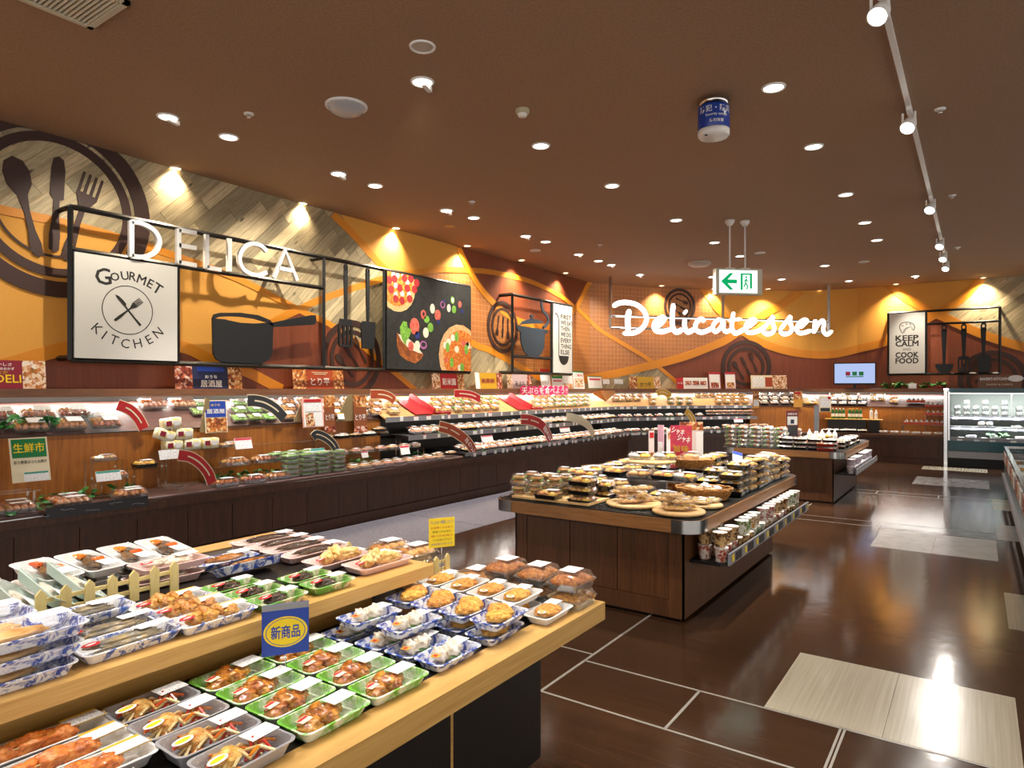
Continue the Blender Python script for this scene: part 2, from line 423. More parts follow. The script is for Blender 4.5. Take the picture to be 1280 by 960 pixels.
def band_px(pts, wpx, name='orange_band', o=.012):
    o = .011 + .0006 * len({k[1] for k in LAY})
    c = [Vector(whit(p.x, p.y)) for p in spline([Vector(p) for p in pts], 6)]
    sc = (c[len(c) // 2] - Vector(whit(*pts[0]))).length
    L, Rr = [], []
    for i, p in enumerate(c):
        d = (c[min(i + 1, len(c) - 1)] - c[max(i - 1, 0)]).normalized(); nn = Vector((-d.y, d.x)) * wpx / 2
        L.append(tuple(p + nn)); Rr.append(tuple(p - nn))
    for i in range(len(c) - 1):   # joined per wall below
        LAY.setdefault((name, o), []).append([L[i], L[i + 1], Rr[i + 1], Rr[i]])
B1 = [(-30, 254), (0, 262), (85, 280), (160, 301), (250, 331), (300, 350), (375, 388), (425, 413), (477, 453), (517, 486), (530, 497)]
B2 = [(-30, 470), (20, 453), (85, 435), (150, 427), (224, 433), (262, 449), (302, 462), (352, 487)]
B3 = [(270, 447), (300, 428), (340, 403), (375, 386), (407, 372), (477, 349), (517, 341), (550, 337), (585, 338), (612, 340), (650, 348), (675, 357), (700, 370), (717, 383), (727, 391), (749, 412), (774, 427), (796, 440), (817, 454), (846, 478), (856, 488)]
B4 = [(415, 267), (440, 292), (477, 333), (530, 385), (587, 427), (612, 438), (640, 453), (670, 470), (700, 488)]
B5 = [(572, 308), (585, 335), (600, 360), (620, 382), (640, 397), (657, 404), (690, 408), (715, 389), (724, 377), (732, 361), (738, 350)]
B6 = [(690, 482), (736, 473), (774, 466), (817, 456), (855, 446), (892, 432), (911, 423), (949, 397), (975, 382), (1003, 363)]
B7 = [(877, 358), (899, 388), (924, 411), (949, 427), (980, 438), (1011, 443), (1042, 443), (1073, 436), (1108, 427), (1140, 410), (1160, 398), (1190, 382), (1212, 364), (1228, 346)]
B8 = [(1108, 354), (1137, 375), (1160, 388), (1181, 397), (1204, 408), (1242, 423), (1290, 437)]
for b, w in ((B1, .075), (B2, .12), (B3, .085), (B4, .11), (B5, .12), (B6, .17), (B7, .17), (B8, .17)): band_px(b, w)
for (nm, o), quads in LAY.items():
    per = {}
    for q in quads:
        sm = sum(p[0] for p in q) / 4; w = wall_of(sm); mb = per.setdefault(w.name, (w, MB()))[1]
        q = [(s, min(CEIL - .002, max(1.42, z))) for s, z in q]
        if area(q) < 1e-5: continue
        mb.add([WP(s, o, z) for s, z in q] + [WP(s, .004, z) for s, z in q], [(3, 2, 1, 0), (0, 1, 5, 4), (2, 3, 7, 6)], band_m)
    for w, mb in per.values(): mb.build(nm, w)
sp = lambda b, i, j: [tuple(p) for p in spline([Vector(q) for q in b], 4)][i * 4:(j + 1) * 4 if j is not None else None]
overlay(PX([(-30, 468), (25, 452), (85, 436), (150, 427), (224, 433), (262, 449), (300, 430), (340, 404), (375, 387), (425, 413), (477, 454), (520, 489), (520, 500), (-30, 500)]), .001, .005, veneer_m, 'red_veneer_panel')
overlay(PX([(572, 308), (600, 313), (660, 329), (738, 352), (732, 361), (717, 386), (690, 409), (657, 405), (620, 383), (600, 360), (585, 335)]), .001, .005, veneer_m, 'red_veneer_panel')
overlay(PX([(817, 456), (855, 447), (892, 433), (920, 419), (949, 427), (980, 438), (1011, 443), (1042, 443), (1080, 434), (1108, 427), (1160, 398), (1181, 397), (1204, 408), (1242, 423), (1290, 437), (1290, 500), (852, 500), (846, 478)]), .001, .005, veneer_m, 'red_veneer_panel')
overlay(PX([(500, 345), (550, 338), (585, 338), (600, 361), (620, 383), (657, 405), (690, 409), (717, 385), (749, 412), (774, 427), (796, 440), (817, 455), (774, 466), (736, 473), (700, 480), (670, 470), (612, 438), (560, 407)]), .001, .005, grid_m, 'grid_tile_panel', True)
overlay(PX([(738, 350), (877, 358), (899, 388), (924, 411), (911, 423), (892, 432), (855, 446), (817, 455), (796, 440), (774, 427), (749, 412), (717, 384), (732, 361)]), .001, .005, grid_m, 'grid_tile_panel', True)
def planks(poly, ang, w, ln, off=0):
    """each plank its own piece, cut to the panel's outline"""
    ca, sa = math.cos(ang), math.sin(ang)
    us = [p[0] * ca + p[1] * sa for p in poly]; vs = [-p[0] * sa + p[1] * ca for p in poly]
    j = math.floor(min(vs) / w)
    while j * w < max(vs):
        sh = random.Random(j * 13 + off).random() * ln; k = math.floor((min(us) - sh) / ln)
        while k * ln + sh < max(us):
            u0, u1, v0, v1 = k * ln + sh + .0015, (k + 1) * ln + sh - .0015, j * w + .0015, (j + 1) * w - .0015
            pc = clip_poly(poly, ca, sa, u1); pc = clip_poly(pc, -ca, -sa, -u0)
            pc = clip_poly(pc, -sa, ca, v1); pc = clip_poly(pc, sa, -ca, -v0)
            pc = clip_poly(pc, 0, 1, CEIL - .001)
            if area(pc) > 1.5e-3:
                n = len(pc); mb = MB(); t = .007 + random.random() * .002
                ar = sum(pc[q][0] * pc[(q + 1) % n][1] - pc[(q + 1) % n][0] * pc[q][1] for q in range(n))
                if ar < 0: pc = pc[::-1]
                mb.add([WP(s, t, z) for s, z in pc] + [WP(s, .001, z) for s, z in pc], [tuple(range(n))] + [(q, n + q, n + (q + 1) % n, (q + 1) % n) for q in range(n)], plank_m)
                for q, (s, z) in enumerate(pc):
                    mb.uv[q] = mb.uv[n + q] = (s * ca + z * sa, -s * sa + z * ca)
                mb.build('plank', wall_of(pc[0][0]))
            k += 1
        j += 1
planks(PX([(-30, 140), (415, 250), (440, 292), (477, 333), (530, 385), (587, 427), (612, 438), (640, 453), (670, 470), (695, 486), (695, 494), (525, 494), (517, 486), (477, 453), (425, 413), (375, 388), (300, 350), (250, 331), (160, 301), (85, 280), (0, 262), (-30, 254)]), R(45), .135, 1.0)
planks(PX([(690, 483), (736, 474), (774, 467), (817, 457), (846, 478), (856, 492), (690, 492)]), R(50), .15, .9, 5)
planks(PX([(1228, 344), (1292, 332), (1292, 437), (1242, 423), (1181, 397), (1190, 382), (1212, 364)]), R(40), .16, 1.1, 9)
# plates and cutlery printed on the wall
SPOON = [(0, 1), (.09, .95), (.13, .84), (.12, .7), (.05, .58), (.03, .4), (.035, .2), (.06, .05), (.05, -.06), (0, -.1), (-.05, -.06), (-.06, .05), (-.035, .2), (-.03, .4), (-.05, .58), (-.12, .7), (-.13, .84), (-.09, .95)]
KNIFE = [(.0, 1), (.05, .97), (.07, .85), (.07, .52), (.03, .5), (.03, .35), (.055, .1), (.05, -.06), (0, -.1), (-.05, -.06), (-.055, .1), (-.03, .35), (-.03, .5), (-.07, .55), (-.07, .85), (-.05, .97)]
FORK = [(-.11, .95), (-.11, .68), (-.06, .58), (-.03, .53), (-.03, .35), (-.055, .1), (-.05, -.06), (0, -.1), (.05, -.06), (.055, .1), (.03, .35), (.03, .53), (.06, .58), (.11, .68), (.11, .95), (.085, .95), (.08, .72), (.05, .72), (.045, .95), (.02, .95), (.015, .72), (-.015, .72), (-.02, .95), (-.045, .95), (-.05, .72), (-.08, .72), (-.085, .95)]
def wall_ring(c, r0, r1, a0=0, a1=2 * math.pi, n=56, name='plate_ring'):
    mb = MB(); k = 0; w = wall_of(c[0])
    for i in range(n):
        q = []
        for a, r in ((a0 + (a1 - a0) * i / n, r0), (a0 + (a1 - a0) * (i + 1) / n, r0), (a0 + (a1 - a0) * (i + 1) / n, r1), (a0 + (a1 - a0) * i / n, r1)):
            q.append((c[0] + r * math.cos(a), c[1] + r * math.sin(a)))
        if min(p[1] for p in q) > CEIL - .01 or max(p[1] for p in q) < 1.42: continue
        q = [(s, min(CEIL - .002, max(1.42, z))) for s, z in q]
        mb.add([WP(s, .0185, z) for s, z in q] + [WP(s, .011, z) for s, z in q], [(0, 1, 2, 3), (0, 4, 5, 1), (2, 6, 7, 3)], plate_m)
    if mb.f: mb.build(name, w)
def wall_shape(c, pts, sc, rot, off, name):
    q = [(c[0] + off[0] + sc * (x * math.cos(rot) - z * math.sin(rot)), c[1] + off[1] + sc * (x * math.sin(rot) + z * math.cos(rot))) for x, z in pts]
    q = clip_poly(clip_poly(q, 0, 1, CEIL - .002), 0, -1, -1.42)
    if area(q) < 1e-4: return
    n = len(q); mb = MB()
    mb.add([WP(s, .019, z) for s, z in q] + [WP(s, .011, z) for s, z in q], [tuple(range(n))] + [(k, n + k, n + (k + 1) % n, (k + 1) % n) for k in range(n)], plate_m)
    mb.build(name, wall_of(c[0]))
def plate_print(px, py, Rr, rot, rings=((1.0, .84), (.74, .63)), cut=.75, spread=.3, flip=False):
    c = whit(px, py)
    for a, b in rings: wall_ring(c, b * Rr, a * Rr)
    for i, (nm, sh) in enumerate((('spoon_print', SPOON), ('knife_print', KNIFE), ('fork_print', FORK))):
        k = (i - 1) * (-1 if flip else 1)
        o = Vector((k * spread * Rr, -.33 * Rr)); ca, sa = math.cos(rot), math.sin(rot)
        wall_shape(c, sh, cut * Rr, rot - k * .1, (o.x * ca - o.y * sa, o.x * sa + o.y * ca), nm)
pc = (2.54, 3.12)
wall_ring(pc, .67, .81); wall_ring(pc, .555, .635); wall_ring((2.5, 3.1), .42, .44, R(200), R(285), 20)
for nm, sh, pts in (('spoon_print', SPOON, ((14, 195), (48, 322))), ('knife_print', KNIFE, ((73, 196), (66, 316))), ('fork_print', FORK, ((118, 216), (80, 326)))):
    a, b = Vector(whit(*pts[0])), Vector(whit(*pts[1])); d = a - b
    wall_shape((0 + b.x, b.y), sh, d.length / 1.1, math.atan2(d.y, d.x) - R(90), tuple(d * .09), nm)
plate_print(440, 448, .5, R(40)); plate_print(628, 409, .45, R(175)); plate_print(849, 383, .40, R(-115))
plate_print(932, 458, .60, R(28)); plate_print(1240, 474, .58, R(-38))
# ================================================================= hanging and standing signs
def plane_of(root):
    o = root.location.copy(); a = root.rotation_euler.z
    tx = Vector((math.cos(a), math.sin(a), 0)); nn = Vector((math.sin(a), -math.cos(a), 0))
    def L(px, py):
        d = ray(px, py); e = Vector((0, 0, EYE)); t = (o - e).dot(nn) / d.dot(nn)
        q = e + d * t - o
        return (q.dot(tx), q.z)
    return L
def sign_root(name, px, py, off):
    s, z = whit(px, py, off); return empty(name, WP(s, off, 1.5), wang(s))
def ptube(mb, L, a, b, w=.035, y=0):
    (x0, z0), (x1, z1) = L(*a), L(*b); mb.bar((x0, y, z0), (x1, y, z1), w, frame_m); return mb
def bars(parent, segs, w=.035, name='frame_bar', m=None):
    for a, b in segs: MB().bar(a, b, w, m or frame_m).build(name, parent)
def disc(cx, cz, r, n=20, sx=1.0): return [(cx + r * sx * math.cos(2 * math.pi * i / n), cz + r * math.sin(2 * math.pi * i / n)) for i in range(n)]
def stroke(mb, pts, w, y, t, mat, smooth_n=5):
    """flat ribbon lettering stroke in x-z"""
    p = [Vector((a[0], 0, a[1])) for a in pts]
    if smooth_n: p = [Vector((q.x, 0, q.y)) for q in spline([Vector(a) for a in pts], smooth_n)]
    Lp, Rp = [], []
    for i in range(len(p)):
        d = (p[min(i + 1, len(p) - 1)] - p[max(i - 1, 0)]); d = d.normalized() if d.length > 1e-9 else Vector((1, 0, 0))
        nn = Vector((-d.z, 0, d.x)) * (w / 2); Lp.append(p[i] + nn); Rp.append(p[i] - nn)
    n = len(p)
    vs = [(q.x, y - t, q.z) for q in Lp] + [(q.x, y - t, q.z) for q in Rp] + [(q.x, y, q.z) for q in Lp] + [(q.x, y, q.z) for q in Rp]
    fs = []
    for i in range(n - 1):
        fs += [(i, n + i, n + i + 1, i + 1), (2 * n + i, 2 * n + i + 1, 3 * n + i + 1, 3 * n + i), (i, i + 1, 2 * n + i + 1, 2 * n + i), (n + i, 3 * n + i, 3 * n + i + 1, n + i + 1)]
    fs += [(0, 2 * n, 3 * n, n), (n - 1, 2 * n - 1, 4 * n - 1, 3 * n - 1)]
    mb.add(vs, fs, mat); return mb
def hole_bar(mb, x, z0, z1, wt, wb, mat, t=.012):
    """utensil handle with a hanging hole at the top"""
    n = 10; top = disc(x, z1 - wt * .5, wt * .5, n); 
    mb.plate([(x - wb / 2, z0), (x + wb / 2, z0), (x + wt / 2, z1 - wt * 1.15), (x - wt / 2, z1 - wt * 1.15)], -t, t, mat)
    ring = []
    for i in range(12):
        a0, a1 = 2 * math.pi * i / 12, 2 * math.pi * (i + 1) / 12; r0, r1 = wt * .22, wt * .5; zc = z1 - wt * .7
        P = lambda a, r: (x + r * math.cos(a), zc + r * 1.5 * math.sin(a))
        mb.plate([P(a0, r0), P(a0, r1), P(a1, r1), P(a1, r0)], -t, t, mat)
    return mb
def slotted(mb, x0, x1, z0, z1, mat, t=.012, slots=3):
    w = x1 - x0; h = z1 - z0; c = w * .12
    mb.plate([(x0 + c, z0), (x1 - c, z0), (x1, z0 + c), (x0, z0 + c)], -t, t, mat); mb.plate([(x0, z1 - h * .22), (x1, z1 - h * .22), (x1 - c, z1), (x0 + c, z1)], -t, t, mat)
    k = slots + 1; bw = w / (2 * slots + 1) 
    for i in range(k):
        xa = x0 + i * (w - bw) / (k - 1); mb.plate([(xa, z0 + c), (xa + bw, z0 + c), (xa + bw, z1 - h * .22), (xa, z1 - h * .22)], -t, t, mat)
    return mb
# ---- the big black frame with the white DELICA lettering
fr = empty('kitchen_sign_frame', (-6.45, 2.554, 1.75), R(90))
tag(fr, 'long black steel sign frame with white DELICA letters, pot cut-out and pizza picture', 'sign')
L = plane_of(fr)
X1, X2, X3, X4 = 3.5 - 2.554, 5.29 - 2.554, 6.28 - 2.554, 8.1 - 2.554
ZT, ZM = 1.33, .96
bars(fr, [((0, 0, 0), (X4, 0, 0)), ((0, 0, ZT), (X4, 0, ZT)), ((0, 0, ZM), (X2, 0, ZM)), ((0, 0, 0), (0, 0, ZT)), ((X1, 0, 0), (X1, 0, ZM)), ((X2, 0, 0), (X2, 0, ZT)), ((X3, 0, 0), (X3, 0, ZT)), ((X4, 0, 0), (X4, 0, ZT)),
          ((0, 0, ZT), (0, .24, ZT)), ((0, 0, .02), (0, .24, .02)), ((X2, 0, ZT), (X2, .24, ZT)), ((X4, 0, ZT), (X4, .24, ZT)), ((X4, 0, .02), (X4, .24, .02))])
pn = MB().box((.02, -.03, .02), (X1 - .02, .0, ZM - .02), panel_m).build('white_panel', fr); pn['label'] = 'white square panel with crossed cutlery emblem'
pcx, pcz = (L(158, 388)[0]), (L(158, 388)[1])
mb = MB(); rr = .225
for i in range(40):
    a0, a1 = 2 * math.pi * i / 40, 2 * math.pi * (i + 1) / 40
    mb.plate([(pcx + r * math.cos(a), pcz + r * math.sin(a)) for a, r in ((a0, rr - .006), (a0, rr), (a1, rr), (a1, rr - .006))], -.033, -.0305, ink_m)
mb.build('emblem_ring', pn)
def rotp(pts, c, sc, rot): return [(c[0] + sc * (x * math.cos(rot) - z * math.sin(rot)), c[1] + sc * (x * math.sin(rot) + z * math.cos(rot))) for x, z in pts]
KN2 = [(0, 1), (.06, .9), (.09, .75), (.09, .58), (.03, .55), (.025, .1), (.04, -.1), (.04, -.2), (-.04, -.2), (-.04, -.1), (-.025, .1), (-.025, .55), (-.03, .9)]
MB().plate(rotp([(x * .9, z - .4) for x, z in KN2], (pcx, pcz), .29, R(40)), -.034, -.0305, ink_m).build('emblem_knife', pn)
MB().plate(rotp([(x * .8, (z - .43) * 1.05) for x, z in FORK], (pcx, pcz), .29, R(-48)), -.0345, -.0305, ink_m).build('emblem_fork', pn)
for word, hs, bo, pts in (('GOURMET', (.15, .075, .08, .08, .085, .085, .1), .014, [(127, 346), (141.5, 346.3), (154, 345), (164, 346), (175, 350), (186, 355), (195, 361)]),
                          ('KITCHEN', (.085,) * 7, -.012, [(119.7, 411), (128.5, 419), (140.6, 425), (154.6, 429.5), (170, 429.3), (184.4, 424.5), (195.3, 416)])):
    q = [Vector(L(*p)) for p in pts]
    for i, ch in enumerate(word):
        d = q[min(i + 1, 6)] - q[max(i - 1, 0)]
        text(ch, ink_m, pn, q[i].x, q[i].y, hs[i], -.031, rot=math.atan2(d.y, d.x), bold=bo, name='letter')
dl = {'D': [[(161, 277), (161, 322)], [(161, 278), (176, 281), (190, 290), (196, 302), (193, 313), (186, 319), (175, 322), (161, 321)]],
      'E': [[(220, 287), (220, 330)], [(220, 288.5), (242, 292.5)], [(220, 307.5), (242, 311)], [(220, 328.5), (242, 332.5)]],
      'L': [[(255, 294), (255, 336)], [(255, 335), (273, 338)]], 'I': [[(283.5, 299), (283.5, 340)]],
      'C': [[(330, 315), (322, 307.5), (310, 305.5), (300, 312), (296, 324), (300, 336), (310, 343), (322, 344), (330, 341)]],
      'A': [[(339, 348), (353, 313.5), (368, 351)], [(344.5, 335.5), (361.5, 339)]]}
for ch, sts in dl.items():
    mb = MB()
    for st in sts: stroke(mb, [L(*p) for p in st], .042, -.02, .04, white_m, 5 if (ch in 'DC' and len(st) > 3) else 0)
    mb.build('letter_' + ch.lower(), fr)['label'] = 'white letter ' + ch + ' between the black bars'
potm = plain('pot_black', '#14171a', .5)
mb = MB()
pot = [L(x, y) for x, y in [(265, 398), (266, 442), (270, 449), (278, 453), (326, 455), (336, 449), (340, 441), (341, 404)]]
mb.plate(pot, -.012, .012, potm)
el = [L(265 + 38 * (1 - math.cos(t)), 0) for t in (0,)]
ra = [L(x, y) for x, y in [(265, 398), (267, 393), (274, 391), (300, 391), (322, 394), (337, 400), (341, 405)]]
rb = [L(x, y) for x, y in [(265, 400), (273, 396), (285, 395.5), (300, 396), (318, 398.5), (333, 403.5), (341, 408)]]
for i in range(len(ra) - 1): mb.plate([ra[i], ra[i + 1], rb[i + 1], rb[i]], -.012, .012, potm)
rc = [L(x, y) for x, y in [(265, 399), (273, 398), (285, 400), (300, 404), (318, 405), (333, 404), (341, 407)]]
mb.plate([L(341, 403), L(366, 398), L(388, 394), (L(394, 394)), L(395, 402), L(392, 406), L(366, 407.5), L(341, 409)], -.012, .012, potm)
cut = MB().plate([L(x, y) for x, y in [(273, 397), (285, 396.5), (300, 397), (318, 399.5), (332, 403.5), (318, 404.5), (300, 403.5), (285, 400.5)]], -.0135, -.0122, cloth_m).build('pot_mouth', fr)
mb.build('pot_cutout', fr)
mb = MB(); xl, zb = L(423, 400); xr, _ = L(440.5, 400); xc = L(432, 360)[0]
z1 = L(432, 330)[1]; za = L(432, 399)[1]; zb = L(432, 434)[1]
hole_bar(mb, xc, za, z1, .055, .035, potm); slotted(mb, xl, xr, zb, za, potm); mb.build('slotted_turner_cutout', fr)
mb = MB(); xc = L(459.5, 360)[0]; z1 = L(459.5, 335)[1]; za = L(459.5, 402)[1]; zb = L(459.5, 436)[1]; xl = L(451, 400)[0]; xr = L(469, 400)[0]
hole_bar(mb, xc, za, z1, .06, .035, potm); mb.plate([(xl + .02, zb), (xr - .03, zb), (xr, za - .02), (xr - .02, za), (xl + .03, za), (xl, za - .03)], -.012, .012, potm); mb.build('spatula_cutout', fr)
# the painted pizza picture
slate_m = mottle('slate_board', [(.3, '#1f201f'), (.7, '#30312f')], 12, .55, 0, .1, 60, 0)
crust_m = mottle('painted_crust', [(.3, '#c98f52'), (.6, '#e6c08a')], 40, .6, 0, 0, var=0)
sauce_m = mottle('painted_sauce', [(.35, '#c9531c'), (.55, '#e0862c'), (.7, '#efc070')], 28, .6, 0, 0, var=0)
salami_m = mottle('painted_salami', [(.3, '#8f1c22'), (.7, '#b8383a')], 40, .6, 0, 0, var=.1)
leafp_m = mottle('painted_leaf', [(.3, '#3f8f22'), (.7, '#9fd257')], 40, .6, 0, 0, var=.1)
creamp_m = plain('painted_cream', '#efe9d2', .6); tomp_m = mottle('painted_tomato', [(.3, '#c22a22'), (.7, '#e88a74')], 30, .6, 0, 0, var=0)
onion_m = plain('painted_onion', '#b56aa8', .6); berry_m = plain('painted_berry', '#27337f', .4); bowl_m = mottle('painted_bowl', [(.3, '#6e3514'), (.6, '#a85c22'), (.8, '#d99a58')], 14, .5, 0, 0, var=0)
pic = MB().box((X3 + .015, -.04, .015), (X4 - .015, .0, ZT - .015), slate_m).build('pizza_picture', fr); pic['label'] = 'dark painted picture of pizzas, salad bowl and flying vegetables'
Z5 = lambda x, y: L(470 + x * 130 / 891, 330 + y * 140 / 960)
def dab(pts, m, y, name='painted_piece', pxl=True, closed=True):
    q = [Z5(*p) for p in pts] if pxl else pts
    MB().plate(q, -.0405 - y, -.0402, m).build(name, pic)
xa, xb, zlo, zhi = X3 + .02, X4 - .02, .02, ZT - .02
def dab_disc(x, y, r, m, lay, sx=1.0, name='painted_piece'):
    c = Z5(x, y); rw = abs(Z5(x, y + r)[1] - c[1]); q = disc(c[0], c[1], rw, 18, sx)
    for nx, nz, lim in ((1, 0, xb), (-1, 0, -xa), (0, 1, zhi), (0, -1, -zlo)): q = clip_poly(q, nx, nz, lim)
    if area(q) > 1e-5: MB().plate(q, -.0402 - lay * .0006, -.0401, m).build(name, pic)
dab_disc(165, 190, 222, crust_m, 1); dab_disc(160, 175, 190, sauce_m, 2)
for x, y in ((140, 130), (225, 125), (280, 130), (110, 220), (185, 210), (250, 210), (310, 220), (150, 300), (205, 315), (270, 300), (95, 140), (330, 165)): dab_disc(x, y, 34, salami_m, 4)
for x, y in ((165, 100), (250, 160), (150, 185), (205, 255), (265, 260), (150, 265), (130, 95), (215, 95)): dab_disc(x, y, 24, creamp_m, 3)
dab_disc(700, 790, 270, crust_m, 1); dab_disc(712, 800, 232, sauce_m, 2)
rnd = random.Random(3)
for _ in range(16):
    a = rnd.random() * 6.28; q = rnd.random() ** .5 * 190; dab_disc(705 + q * .85 * math.cos(a), 800 + q * math.sin(a), rnd.choice((22, 30)), rnd.choice((tomp_m, tomp_m, creamp_m)), 3)
for x, y in ((672, 625), (595, 715), (755, 735), (630, 845), (720, 890)): dab_disc(x, y, 42, leafp_m, 5, .6)
dab([(160, 590), (180, 600), (240, 690), (310, 750), (360, 740), (388, 775), (370, 815), (320, 852), (250, 830), (185, 780), (160, 700)], bowl_m, .001)
dab([(170, 600), (240, 625), (320, 690), (380, 770), (340, 760), (270, 730), (200, 660)], creamp_m, .0014)
dab([(185, 545), (215, 490), (245, 500), (250, 545), (285, 560), (270, 620), (240, 660), (235, 700), (205, 650), (190, 600)], leafp_m, .0022)
for x, y, r, m, sx in ((312, 535, 72, tomp_m, .8), (335, 612, 34, berry_m, .9), (280, 705, 42, tomp_m, .8), (335, 700, 42, creamp_m, .8), (388, 695, 36, onion_m, 1.2), (388, 692, 20, slate_m, 1.4), (448, 545, 40, leafp_m, .9), (408, 590, 44, creamp_m, .8), (388, 435, 40, tomp_m, .85), (388, 430, 18, slate_m, .8),
                       (415, 475, 32, leafp_m, 1.1), (465, 385, 42, creamp_m, .7), (510, 440, 48, tomp_m, .8), (515, 495, 20, berry_m, .9), (553, 350, 32, onion_m, 1.0), (553, 350, 20, slate_m, 1.0), (565, 320, 14, berry_m, 1), (605, 380, 34, creamp_m, .7), (650, 390, 34, leafp_m, .8), (637, 312, 32, leafp_m, .8), (637, 312, 22, creamp_m, .8), (700, 348, 28, tomp_m, .8), (720, 408, 17, berry_m, .9)):
    dab_disc(x, y, r, m, 4 if m is not slate_m and m is not creamp_m else 6, sx)
# ---- the small frame with the stock pot
f2 = empty('stock_pot_sign_frame', at_x(640, 470, -6.42), R(90)); f2.location.z = 1.5
tag(f2, 'small black sign frame with grey stock pot and tall white panel', 'sign')
L = plane_of(f2); K = lambda x, y: L(600 + x * 140 / 996, 355 + y * 135 / 960)
xA, xB, xC = K(287, 400)[0], K(635, 400)[0], K(812, 400)[0]; zA, zB, zC = K(287, 785)[1], K(287, 92)[1], K(287, 640)[1]
bars(f2, [((xA, 0, zA), (xA, 0, zB)), ((xB, 0, zA), (xB, 0, zB)), ((xC, 0, zA), (xC, 0, zB)), ((xA, 0, zB), (xC, 0, zB)), ((xA, 0, zA), (xC, 0, zA)), ((xA, 0, zC), (xB, 0, zC)), ((xA, 0, zB), (xA, .27, zB)), ((xA, 0, zA), (xA, .27, zA)), ((xC, 0, zB), (xC, .27, zB))], .04)
potg = plain('pot_grey', '#2f3d4a', .45)
mb = MB(); mb.plate([K(x, y) for x, y in [(355, 372), (450, 388), (570, 402), (580, 420), (572, 440), (568, 560), (545, 620), (510, 655), (430, 645), (385, 590), (362, 510), (357, 420)]], -.012, .012, potg)
mb.plate([K(x, y) for x, y in [(320, 365), (358, 372), (362, 430), (335, 415), (325, 390)]], -.012, .012, potg); mb.plate([K(x, y) for x, y in [(570, 405), (598, 408), (598, 430), (570, 450)]], -.012, .012, potg)
mb.plate([K(x, y) for x, y in [(355, 362), (380, 330), (440, 310), (500, 315), (545, 330), (568, 350), (470, 352)]], -.012, .012, potg)
mb.plate([K(x, y) for x, y in [(450, 312), (452, 295), (443, 280), (458, 270), (474, 282), (466, 296), (467, 314)]], -.012, .012, potg)
stroke(mb, [K(x, y) for x, y in [(547, 150), (548, 200), (565, 245), (600, 290), (605, 335), (585, 370), (560, 388)]], .05, .012, .024, potg); mb.build('stock_pot_cutout', f2)
p2 = MB().box((xB + .02, -.03, zA + .02), (xC - .02, 0, zB - .02), panel_m).build('white_panel', f2)
xm = (xB + xC) / 2
w2 = xC - xB
for i, w_ in enumerate('FIRST|WE EAT|THEN|WE DO|EVERY|THING|ELSE'.split('|')):
    z = K(740, 295 + i * 52)[1]; text(w_, ink_m, p2, xB + w2 * (.38 + .075 * len(w_) ** .8), z, .085, -.031, w=w2 * .15 * len(w_) ** .8 * .98, bold=.022)
mb = MB(); stroke(mb, [(xB + w2 * .1, K(660, 262)[1]), (xB + w2 * .2, K(672, 272)[1]), (xB + w2 * .29, K(690, 330)[1]), (xB + w2 * .29, K(690, 480)[1]), (xB + w2 * .29, K(690, 645)[1])], .022, -.0305, .003, ink_m)
zz = K(735, 640)[1]; xb_, rb_ = xB + w2 * .54, w2 * .25
mb.plate([(xb_ - rb_, zz)] + [(xb_ - rb_ * math.cos(t * math.pi / 10), zz - .17 * math.sin(t * math.pi / 10)) for t in range(1, 10)] + [(xb_ + rb_, zz)], -.034, -.0305, ink_m); mb.build('ladle_print', p2)
